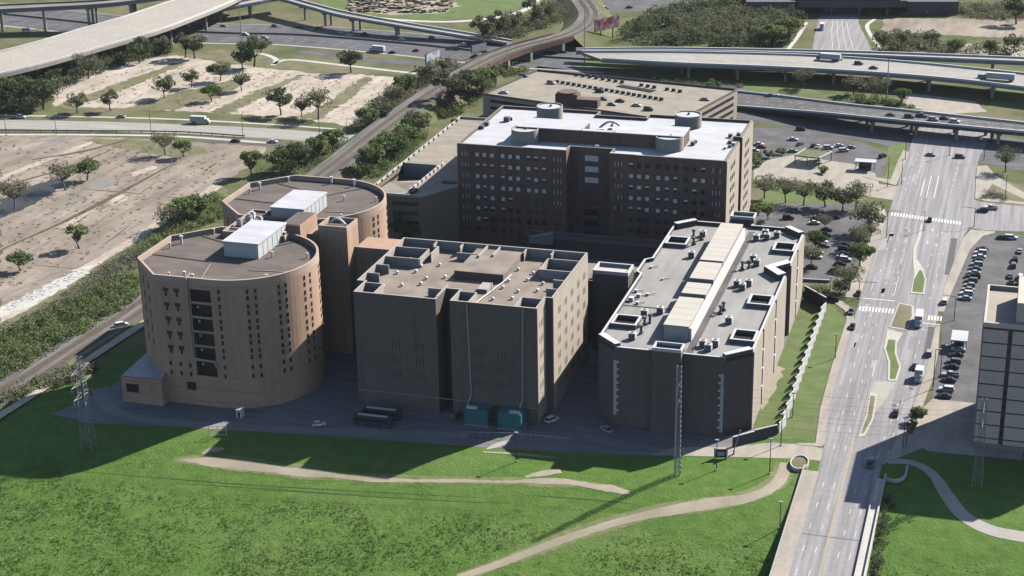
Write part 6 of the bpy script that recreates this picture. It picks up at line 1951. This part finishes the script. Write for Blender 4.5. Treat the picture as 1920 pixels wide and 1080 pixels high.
for x, y, h, k, c, l in ((442, 266, 0, 'sedan', 'black', 'black sedan on the near lane of the left street'), (512, 267, 0, 'sedan', 'white', 'white sedan on the near lane of the left street'), (228, 220, 5, 'sedan', 'silver', 'silver sedan at the far kerb of the left street'),
                         (40, 221, 5, 'suv', 'white', 'white SUV at the far kerb near the left edge'), (1135, 17, 30, 'suv', 'white', 'white SUV in the lot at top centre'), (1180, 15, 10, 'sedan', 'black', 'black sedan in the lot at top centre'),
                         (1225, 102, -5, 'sedan', 'silver', 'silver sedan where the freeway passes the railway bridge'), (1055, 99, -10, 'sedan', 'black', 'black sedan emerging from under the railway bridge'), (228, 612, 45, 'suv', 'white', 'white SUV parked beside the rails in the sun'),
                         (50, 60, 20, 'van', 'white', 'white van on the grass under the far flyover'), (1745, 292, -8, 'sedan', 'silver', 'silver sedan in deep shade under the dark deck'), (1800, 296, -8, 'suv', 'grey', 'grey SUV in deep shade under the dark deck')):
    car(g0(x, y, 0.1), h, k, c, l, detail=False)
car(g0(1137, 808, 0.06), 140, 'sedan', 'silver', 'silver sedan in the shaded yard left of the grey roofed block')
car(g0(1035, 790, 0.06), 60, 'suv', 'white', 'white SUV in the shaded yard right of the teal boxes')
car(g0(855, 783, 0.06), 80, 'suv', 'grey', 'dark SUV beside the left teal box in shade')
car(g0(598, 798, 0.06), 30, 'hatch', 'white', 'white hatchback in the shaded yard before the precast block')


def box_truck(p, head, L, label, cab='white'):
    r = thing('box_truck', p, label, 'truck', None, math.radians(head))

    def sub(mb, nm, m):
        o = bpy.data.objects.new(nm, mb.mesh(nm, m))
        COL.objects.link(o)
        o.parent = r
    bl = L - 2.2
    b = MB().box(-L / 2, -L / 2 + bl, -1.25, 1.25, 0.95, 3.6)
    sub(b, 'cargo_box', M['cargo'])
    sub(MB().box(-L / 2 + 0.05, -L / 2 + bl - 0.05, -1.2, 1.2, 3.6, 3.66), 'box_roof', M['coping'])
    f = L / 2
    c = loft([(f - 2.1, 1.05, 1.05, .5, 2.5), (f - 1.0, 1.05, 1.0, .5, 2.5), (f - .55, 1.05, 1.02, .5, 1.6), (f, .95, .9, .5, 1.3)])
    sub(c, 'cab', PM[cab])
    sub(MB().add([(f - .98, -.9, 2.35), (f - .98, .9, 2.35), (f - .56, .92, 1.65), (f - .56, -.92, 1.65)], [(0, 3, 2, 1)]), 'windscreen', M['glass'])
    sub(MB().box(-L / 2 + .2, f - .3, -.5, .5, .5, .95), 'chassis', M['dsteel'])
    w = car_parts('van', 'white')['wheel']
    for x in (-L / 2 + 1.2, -L / 2 + 2.2, f - 1.3):
        for y in (-1.0, 1.0):
            o = bpy.data.objects.new('wheel', w)
            COL.objects.link(o)
            o.parent = r
            o.location = (x, y, .48)
            o.scale = (1.4, 1.6, 1.4)
    return r


box_truck(g0(1722, 607), -90, 9.5, 'white box truck stopped by the small crosswalk next to brown island')
box_truck(g0(1722, 712), -92, 6.6, 'small white box truck in the right hand lanes')
box_truck(g0(1541, 55, 0.1), -85, 9, 'white box truck on the far road before the underpass')
box_truck(g0(707, 97, 0.1), 172, 10, 'white box truck on the freeway near the billboard')
box_truck(g0(376, 231, 0.1), 5, 10, 'white box truck on the street at left')
for x, y, z, L, l, cb in ((1553, 113, 8, 13, 'long truck on the pale deck, first from left', 'black'), (1872, 150, 8, 16, 'long white truck on the pale deck near the right edge', 'grey')):
    p = gp(x, y, z)
    box_truck(Vector((p.x, p.y, z + .03)), 173, L, l, cb)


def bus(p, head, label):
    r = thing('bus', p, label, 'bus', None, math.radians(head))

    def sub(mb, nm, m):
        o = bpy.data.objects.new(nm, mb.mesh(nm, m))
        COL.objects.link(o)
        o.parent = r
        return o
    sub(loft([(-6, 1.2, 1.05, .45, 3.0), (-5.8, 1.27, 1.1, .4, 3.15), (5.6, 1.27, 1.1, .4, 3.15), (6, 1.2, 1.05, .45, 2.9)]), 'body', M['bus_paint'])
    sub(MB().box(-5.4, 5.4, -1.29, 1.29, 1.6, 2.45), 'windows', M['glass'])
    sub(MB().box(-4.8, 4.6, -0.5, 0.5, 3.14, 3.3), 'roof_rail', M['coping'])
    w = car_parts('van', 'white')['wheel']
    for x in (-3.6, 3.9):
        for y in (-1.1, 1.1):
            o = bpy.data.objects.new('wheel', w)
            COL.objects.link(o)
            o.parent = r
            o.location = (x, y, .5)
            o.scale = (1.45, 1.8, 1.45)


bus(g0(716, 784, 0.06), 0, 'dark grey bus parked closest to the precast block wall')
bus(g0(700, 797, 0.06), 0, 'dark grey bus parked second from the precast block wall')

# ------------------------------------------------------------------ street furniture
def pole(p, h, label, arm=0.0, adir=0.0, name='lamp_post', cat='lamp post', m='dsteel', r=0.13, group=None, head=True):
    t = thing(name, p, label, cat, group)

    def sub(mb, nm, mm):
        o = bpy.data.objects.new(nm, mb.mesh(nm, M[mm]))
        COL.objects.link(o)
        o.parent = t
    sub(MB().tube((0, 0, -.3), (0, 0, h), r, 8, r1=r * .6), 'post', m)
    sub(MB().cyl(0, 0, r * 2.4, 0, .3, 10), 'base', 'conc')
    if arm:
        a = Vector((math.cos(math.radians(adir)), math.sin(math.radians(adir)), 0))
        sub(MB().tube((0, 0, h - .2), a * arm + Vector((0, 0, h + .2)), r * .6, 6), 'arm', m)
        if head:
            e = a * arm
            sub(MB().obox((e.x, e.y), a, .5, .2, h + .1, h + .3), 'lamp_head', 'steel')
    elif head:
        sub(MB().box(-.55, .55, -.28, .28, h, h + .28), 'lamp_head', 'steel')
    return t


def hpx(base, top):
    b = gp(base[0], base[1])
    lo = 0.0
    for h in np.arange(0, 80, .1):
        d = Vector((b.x, b.y, b.z + h - CAM_H))
        y = 540 - FOCAL_PX * d.dot(CU) / d.dot(CF)
        if y <= top:
            return b, float(h)
    return b, 80.0


for base, top, l, arm, ad in (((969, 866), 812, 'tall lamp post on the grass before the teal boxes', 0, 0), ((1343, 882), 826, 'lamp post on the grass left of the barrier sign', 0, 0), ((1443, 888), 824, 'lamp post on the grass right of the barrier sign', 0, 0),
                         ((1464, 836), 778, 'lamp post where the white fence meets the driveway', 0, 0), ((1462, 990), 942, 'lamp post on the grass beside the bridge', 0, 0), ((1693, 842), 785, 'left twin lamp post under the round clipped tree', 0, 0),
                         ((1699, 838), 783, 'right twin lamp post under the round clipped tree', 0, 0), ((1566, 672), 628, 'thin lamp post on the lawn near the pavement', 0, 0), ((1486, 782), 738, 'thin lamp post on the lawn near the fence', 0, 0),
                         ((1749, 730), 655, 'brown utility pole at the parked row beside the street', 1.2, 0), ((1763, 706), 648, 'second brown utility pole at the parked row', 1.2, 0), ((1662, 445), 395, 'traffic light pole at the corner below the big olive tree', 5, 0),
                         ((1732, 432), 398, 'signal pole standing in the street island tip', 0, 0), ((1664, 350), 292, 'street pole on the grass corner of the upper lot', 0, 0), ((1690, 345), 300, 'second street pole on the grass corner by the street', 0, 0),
                         ((1697, 300), 252, 'lamp post at the far street corner near the dark deck', 2, 0), ((1780, 292), 250, 'lamp post in the street middle under the deck', 0, 0), ((1845, 300), 262, 'lamp post right of street under the deck', 2, 180),
                         ((1884, 378), 328, 'pole at the brown hedge near the right edge', 0, 0), ((1826, 425), 390, 'traffic light pole at the right corner of the side street', 5, 180), ((284, 256), 208, 'street pole on the left street, second from left', 1.5, 90),
                         ((456, 258), 214, 'street pole in the middle of the left street', 1.5, 90), ((600, 266), 206, 'tall street pole by the thin tree at the left street', 1.5, 90), ((651, 264), 224, 'street pole at the right end of the left street', 1.5, 90),
                         ((106, 252), 216, 'street pole near the left edge of the left street', 1.5, 90), ((12, 254), 218, 'street pole at the far left edge', 1.5, 90), ((1555, 565), 520, 'pole beside the black fence below the car park', 0, 0),
                         ((929, 168), 142, 'thin lamp post near the left rim below the rails', 0, 0), ((1610, 560), 528, 'traffic light pole at the crosswalk left end', 6, 0), ((1789, 600), 556, 'pole at the parking entrance right of the crosswalk', 4, 180)):
    b, h = hpx(base, top)
    pole(b, h, l, arm, ad, r=0.16)
for base, top, l in (((455, 100), 0, 'very tall freeway mast light in the upper left'), ((1096, 120), 8, 'very tall freeway mast light beside the railway bridge'), ((1662, 188), 112, 'tall mast light in front of the pale deck')):
    b, h = hpx(base, max(top, 2))
    pole(b, min(h, 34), l, 0, 0, 'mast_light', 'mast', 'steel', 0.35)


def lattice(base, h, wid0, wid1, label, arms=()):
    t = thing('transmission_tower', base, label, 'pylon')

    def sub(mb, nm):
        o = bpy.data.objects.new(nm, mb.mesh(nm, M['pylon']))
        COL.objects.link(o)
        o.parent = t
    leg = [(-1, -1), (1, -1), (1, 1), (-1, 1)]
    for sx_, sy_ in leg:
        sub(MB().tube((sx_ * wid0, sy_ * wid0, -.3), (sx_ * wid1, sy_ * wid1, h), .11, 5, r1=.08), 'leg')
    n = int(h / (wid0 + wid1) / 1.1)
    br = MB()
    for i in range(n):
        z0, z1 = h * i / n, h * (i + 1) / n
        w0, w1 = wid0 + (wid1 - wid0) * i / n, wid0 + (wid1 - wid0) * (i + 1) / n
        for k in range(4):
            a, b = leg[k], leg[(k + 1) % 4]
            br.tube((a[0] * w0, a[1] * w0, z0), (b[0] * w1, b[1] * w1, z1), .05, 4)
            br.tube((b[0] * w0, b[1] * w0, z0), (a[0] * w1, a[1] * w1, z1), .05, 4)
            br.tube((a[0] * w1, a[1] * w1, z1), (b[0] * w1, b[1] * w1, z1), .06, 4)
    sub(br, 'bracing')
    for z, ln in arms:
        am = MB()
        for s in (-1, 1):
            am.tube((0, s * wid1, z), (0, s * ln, z + .5), .12, 4)
            am.tube((0, s * wid1, z + 1.4), (0, s * ln, z + .5), .1, 4)
            am.tube((0, s * ln, z + .5), (0, s * ln, z - 1.0), .14, 6)
        sub(am, 'cross_arm')
    return t


tw1 = gp(1270, 890)
tw2 = gp(167, 838)
tw3 = gp(1832, 910)
lattice(tw1, 33.0, 0.75, 0.6, 'slim lattice mast in front of the grey roofed block', ((22, 1.6), (27, 1.6)))
lattice(tw2, 29, 1.7, 0.7, 'lattice transmission tower with cross arms at the left shade', ((16.5, 5), (20.5, 5.5), (24.5, 5)))
lattice(tw3, 26, 1.3, 0.6, 'lattice transmission tower in shade before the panelled building', ((15, 3.5), (19, 3.8), (23, 3.5)))
for i, (z, dy) in enumerate(((16, -3), (16, 3), (20, -3), (20, 3), (24, -3), (24, 3))):
    for j, (a, b) in enumerate(((tw2, tw1), (tw1, tw3))):
        w = MB()
        for k in range(16):
            f = lambda t: a.lerp(b, t) + Vector((0, dy * (1.4 if j == 0 else .9), z + (1 - t) * (1.5 if j == 0 else 4) - 4.0 * 4 * t * (1 - t) * (1 if j == 0 else .5)))
            w.tube(f(k / 16), f((k + 1) / 16), .022, 4)
        tag(w.build('power_line', M['dsteel']), f'{["lowest", "lowest", "middle", "middle", "top", "top"][i]} {"front" if dy < 0 else "rear"} power line between the {"left tower and the slim mast" if j == 0 else "slim mast and the right tower"}', 'power line', 'power lines between the towers')

# white sawtooth fence along the lawn
fn = thing('sawtooth_fence', (-58.5, 500, 0), 'white sawtooth concrete fence along the lawn beside the grey roofed block', 'fence')
for i in range(15):
    y = 450 + i * 6.8
    MB().add([(-58.9, y, 0), (-57.7, y + 5.6, 0), (-57.7, y + 5.6, 3.4), (-58.9, y, 3.4), (-59.15, y + .05, 0), (-57.95, y + 5.65, 0), (-57.95, y + 5.65, 3.4), (-59.15, y + .05, 3.4)],
             [(0, 1, 2, 3), (5, 4, 7, 6), (3, 2, 6, 7), (4, 0, 3, 7), (1, 5, 6, 2)]).build('fence_panel', M['fence_white'], fn)
    MB().box(-58.9, -58.6, y + 5.9, y + 6.5, 0, 3.55).build('fence_pier', M['conc_d'], fn)
for a, b, hh, l in (((-70.5, 437.8), (-65.2, 443.2), 3.0, 'dark concrete wall, left piece, by the driveway gate'), ((-65.0, 443.6), (-59.4, 448.8), 3.2, 'dark concrete wall, right piece, meeting the white sawtooth fence'), ((-66.5, 561.5), (-58, 552), 4.6, 'dark sloping wall closing the lawn behind the grey roofed block'), ((-75, 566), (-54.5, 560.5), 1.6, 'low black fence between lawn and tree shaded lot'), ((-80, 577.5), (-60, 579.5), 0.9, 'low pale wall at the foot of the tree shaded lot')):
    d = Vector((b[0] - a[0], b[1] - a[1], 0))
    w = thing('boundary_wall', (a[0], a[1], 0), l, 'wall')
    c = ((a[0] + b[0]) / 2, (a[1] + b[1]) / 2)
    MB().obox(c, d, d.length / 2, .2, 0, hh).build('wall', M['conc_w'] if hh < 1 else M['rb_wall'], w)
    MB().obox(c, d, d.length / 2 + .05, .3, hh, hh + .2).build('coping', M['dsteel'] if hh == 1.6 else M['conc_w'], w)

# gate with a raised arm and sign
gt_ = thing('entrance_gate', gp(1365, 855, 0), 'entrance gate with raised white barrier arm and dark sign by driveway', 'gate')
p = gp(1363, 860, 0)
p2 = gp(1340, 860, 0)
for q in (p, p2):
    MB().box(q.x - .2, q.x + .2, q.y - .2, q.y + .2, 0, 3.6).build('gate_post', M['conc_w'], gt_)
MB().obox(((p.x + p2.x) / 2, (p.y + p2.y) / 2), p2 - p, (p2 - p).length / 2 - .2, .08, .4, 3.0).build('gate_leaf', M['dsteel'], gt_)
s_ = (p + p2) / 2
MB().obox((s_.x, s_.y - .12), p2 - p, 1.0, .03, 1.0, 2.2).build('sign_plate', M['conc_w'], gt_)
q = gp(1376, 852, 0)
MB().box(q.x - .25, q.x + .25, q.y - .25, q.y + .25, 0, 1.6).build('barrier_box', M['conc_w'], gt_)
MB().tube((q.x, q.y, 1.2), (q.x + 1.6, q.y + .4, 7.6), .14, 6).build('barrier_arm', M['coping'], gt_)

# round raised planter at the bridge head
pl = thing('round_planter', (-49.8, 432, 0), 'round walled planter bed at the bridge head beside the driveway', 'planter')
pc = gp(1499, 872, 0)
ring = [(pc.x + 2.6 * math.cos(2 * math.pi * i / 28), pc.y + 4.4 * math.sin(2 * math.pi * i / 28)) for i in range(28)]
MB().ring(ring, .35, -.5, 1.1).build('planter_wall', M['conc_w'], pl)
MB().prism(inset(ring, .3), 0, .75).build('planting_bed', M['lawn_dry'], pl)
ring2 = gp(1700, 893, 0)
pt2 = thing('curved_wall', (ring2.x, ring2.y, 0), 'curved low wall in the shade at the right bridge head', 'wall')
cw = MB()
ca = [gp(1662, 902, 0), gp(1680, 905, 0), gp(1696, 897, 0), gp(1701, 878, 0)]
cc_ = resample(ca, 1.0)
for a, b in zip(cc_[:-1], cc_[1:]):
    cw.obox(((a.x + b.x) / 2, (a.y + b.y) / 2), b - a, (b - a).length / 2 + .05, .25, -1, 1.0)
cw.build('wall', M['conc_w'], pt2)

# teal equipment boxes at the foot of the precast block
for i, (xa, l) in enumerate(((-150.2, 'left teal metal box against the precast block wall'), (-139.8, 'right teal metal box against the precast block wall'))):
    t = thing('equipment_box', (xa, 434, 0), l, 'equipment box')
    MB().box(xa, xa + 7.2, 432, 437.4, .3, 5.2).build('casing', M['teal'], t)
    for k in range(6):
        MB().box(xa + .3 + k * 1.13, xa + .4 + k * 1.13, 431.9, 432, .5, 5.0).build('rib', M['teal'], t)
    MB().box(xa + (0.4 if i == 0 else 3.4), xa + (3.6 if i == 0 else 6.8), 432.6, 433.6, 5.2, 5.9).build('top_rail', M['coping'], t)
    MB().box(xa - .1, xa + 7.3, 431.9, 437.5, 0, .3).build('base', M['conc'], t)

# wire mesh gate frame and small things in the shaded yard
fr = thing('goal_frame', gp(392, 815, 0), 'pale metal frame gate standing at the yard edge', 'gate')
a, b = gp(392, 818, 0), gp(425, 817, 0)
for t_ in (0, .5, 1):
    c = a.lerp(b, t_)
    MB().tube((c.x, c.y, 0), (c.x, c.y, 3.2), .1, 6).build('post', M['coping'], fr)
for z in (.4, 3.2):
    MB().tube((a.x, a.y, z), (b.x, b.y, z), .09, 6).build('rail', M['coping'], fr)
MB().obox(((a.x + b.x) / 2, (a.y + b.y) / 2), b - a, (b - a).length / 2, .02, 1.6, 1.7).build('rail', M['steel'], fr)
yf = thing('yard_fence', gp(1000, 830, 0), 'thin pale fence along the front edge of the shaded yard', 'fence')
fa = [gp(870, 820, 0), gp(960, 822, 0), gp(1065, 832, 0)]
for a, b in zip(fa[:-1], fa[1:]):
    MB().tube((a.x, a.y, 1.8), (b.x, b.y, 1.8), .06, 5).build('rail', M['coping'], yf)
    n_ = 6
    for k in range(n_ + 1):
        c = a.lerp(b, k / n_)
        MB().tube((c.x, c.y, 0), (c.x, c.y, 1.9), .06, 5).build('post', M['steel'], yf)
dm = thing('guard_hut', gp(451, 782, 0), 'small white hut against the round tower base', 'hut')
c = gp(451, 782, 0)
MB().box(c.x - .9, c.x + .9, c.y - .9, c.y + .9, 0, 2.6).build('wall', M['coping'], dm)
MB().box(c.x - 1.1, c.x + 1.1, c.y - 1.1, c.y + 1.1, 2.6, 2.8).build('roof', M['steel'], dm)
MB().box(c.x - .4, c.x + .4, c.y - .93, c.y - .9, .1, 2.1).build('door', M['dsteel'], dm)

# pergola in the upper lot
pe = thing('pergola', gp(1515, 310, 0), 'green slatted pergola shelter on the pale forecourt', 'pergola')
q = [gp(1491, 292, 4.2), gp(1536, 297, 4.2), gp(1559, 285, 4.2), gp(1511, 279, 4.2)]
M['green_steel'] = mat('green_steel', (0.22, 0.25, 0.13), var=0.15, rough=0.6)
for a, b in ((q[0], q[1]), (q[1], q[2]), (q[2], q[3]), (q[3], q[0])):
    MB().obox(((a.x + b.x) / 2, (a.y + b.y) / 2), b - a, (b - a).length / 2, .3, 4.0, 4.6).build('beam', M['conc_w'] if a is q[1] or a is q[3] else M['green_steel'], pe)
for k in range(14):
    t_ = (k + .5) / 14
    a, b = q[0].lerp(q[3], t_), q[1].lerp(q[2], t_)
    MB().obox(((a.x + b.x) / 2, (a.y + b.y) / 2), b - a, (b - a).length / 2, .32, 4.25, 4.4).build('slat', M['green_steel'], pe)
for a in (q[0], q[1], q[2], q[3], (q[0] + q[1]) / 2, (q[2] + q[3]) / 2):
    MB().box(a.x - .2, a.x + .2, a.y - .2, a.y + .2, 0, 4.1).build('post', M['green_steel'], pe)
# white kiosk in the upper lot, booth in the right lot
for base, (w_, d_, h_), l in (((1622, 318), (9, 5, 4.2), 'white flat roofed kiosk at the right of the upper lot'), ((1798, 650), (5.2, 9, 4.0), 'white roofed attendant booth at the parked row by the street')):
    k = thing('kiosk', gp(*base, 0), l, 'kiosk')
    c = gp(*base, 0)
    MB().box(c.x - w_ / 2, c.x + w_ / 2, c.y - d_ / 2, c.y + d_ / 2, h_ - .4, h_).build('roof', M['white_roof'], k)
    MB().box(c.x - w_ * .3, c.x + w_ * .3, c.y - d_ * .3, c.y + d_ * .3, 0, h_ - .4).build('cabin', M['unit_grey'], k)
    MB().box(c.x - w_ * .25, c.x + w_ * .25, c.y - d_ * .3 - .04, c.y - d_ * .3, 1.1, 2.3).build('window', M['glass'], k)
    for sx_ in (-1, 1):
        for sy_ in (-1, 1):
            MB().box(c.x + sx_ * w_ * .45 - .1, c.x + sx_ * w_ * .45 + .1, c.y + sy_ * d_ * .45 - .1, c.y + sy_ * d_ * .45 + .1, 0, h_ - .4).build('post', M['steel'], k)

# billboards
M['poster_w'] = mat('pale_poster', (0.7, 0.7, 0.68), c2=(0.25, 0.3, 0.4), var=0.1, scale=0.35, contrast=2.5)
M['poster_r'] = mat('red_poster', (0.6, 0.55, 0.5), c2=(0.35, 0.06, 0.08), var=0.1, scale=0.25, contrast=3)
for (xa, ya), (xb, yb), z0, hh, mm, l in (((798, 118), (824, 108), 4, 5, 'poster_w', 'billboard with white lettering poster left of the rails'), ((884, 100), (912, 94), 3, 4.5, 'coping', 'pale rear-lit billboard at the freeway edge left of rail bridge'), ((1115, 60), (1160, 50), 6, 7, 'poster_r', 'red and white billboard above the railway bridge end')):
    a, b = gp(xa, ya, z0), gp(xb, yb, z0)
    t = thing('billboard', (a.x, a.y, 0), l, 'billboard')
    d = b - a
    d.z = 0
    c = (a + b) / 2
    nrm = Vector((d.y, -d.x, 0)).normalized()
    MB().obox((c.x, c.y), d, d.length / 2, .3, z0, z0 + hh).build('panel', M['dsteel'], t)
    f = c + nrm * .34
    MB().obox((f.x, f.y), d, d.length / 2 - .2, .03, z0 + .2, z0 + hh - .2).build('poster', M[mm], t)
    for k in (.25, .75):
        e = a.lerp(b, k)
        MB().tube((e.x, e.y, 0), (e.x, e.y, z0), .35, 8).build('post', M['dsteel'], t)

# guard rail along the left street and rubble on the mound
gr = thing('guard_rail', gp(0, 249, 0), 'low concrete guard rail with posts along the left street', 'guard rail')
ga = [gp(-20, 247, 0), gp(150, 248, 0), gp(330, 250, 0), gp(460, 258, 0)]
gc = resample(ga, 6)
for a, b in zip(gc[:-1], gc[1:]):
    MB().obox(((a.x + b.x) / 2, (a.y + b.y) / 2), b - a, (b - a).length / 2, .15, .6, 1.2).build('rail', M['conc_d'], gr)
    MB().box(a.x - .15, a.x + .15, a.y - .15, a.y + .15, 0, 1.3).build('post', M['conc_d'], gr)
rbk = random.Random(3)
rub = MB()
for i in range(260):
    pz = gp(rbk.uniform(655, 850), rbk.uniform(0, 24), 0)
    s = rbk.uniform(.5, 2.4)
    rub.obox((pz.x, pz.y), (rbk.uniform(-1, 1), rbk.uniform(-1, 1)), s, s * .6, -.1, s * rbk.uniform(.3, .9), rbk.randrange(2))
tag(rub.build('rubble', [M['dirt'], M['rust']]), 'heap of broken rubble on the bare soil at top', 'rubble', kind='stuff')
rub = MB()
for i in range(300):
    t_ = rbk.random()
    pz = gp(10 + 150 * t_ + rbk.uniform(-8, 8), 578 - 72 * t_ + rbk.uniform(-6, 8), 0)
    s = rbk.uniform(.15, .4)
    rub.obox((pz.x, pz.y), (rbk.uniform(-1, 1), rbk.uniform(-1, 1)), s, s * .7, -.1, s * rbk.uniform(.3, .8))
tag(rub.build('rubble', M['conc_w']), 'long pale heap of broken concrete beside the scrub', 'rubble', kind='stuff')


# ------------------------------------------------------------------ thin haze in the air
hz = MB().box(-4020, 4020, -620, 9020, -15, 222).build('haze', [])
hm = bpy.data.materials.new('haze')
hm.use_nodes = True
hm.node_tree.nodes.clear()
ho = hm.node_tree.nodes.new('ShaderNodeOutputMaterial')
hv_ = hm.node_tree.nodes.new('ShaderNodeVolumePrincipled')
hv_.inputs['Color'].default_value = (0.9, 0.94, 1.0, 1)
hv_.inputs['Density'].default_value = 0.000022
hm.node_tree.links.new(hv_.outputs[0], ho.inputs['Volume'])
hz.data.materials.append(hm)
tag(hz, 'thin pale haze filling the air over the whole place', 'haze', kind='stuff')
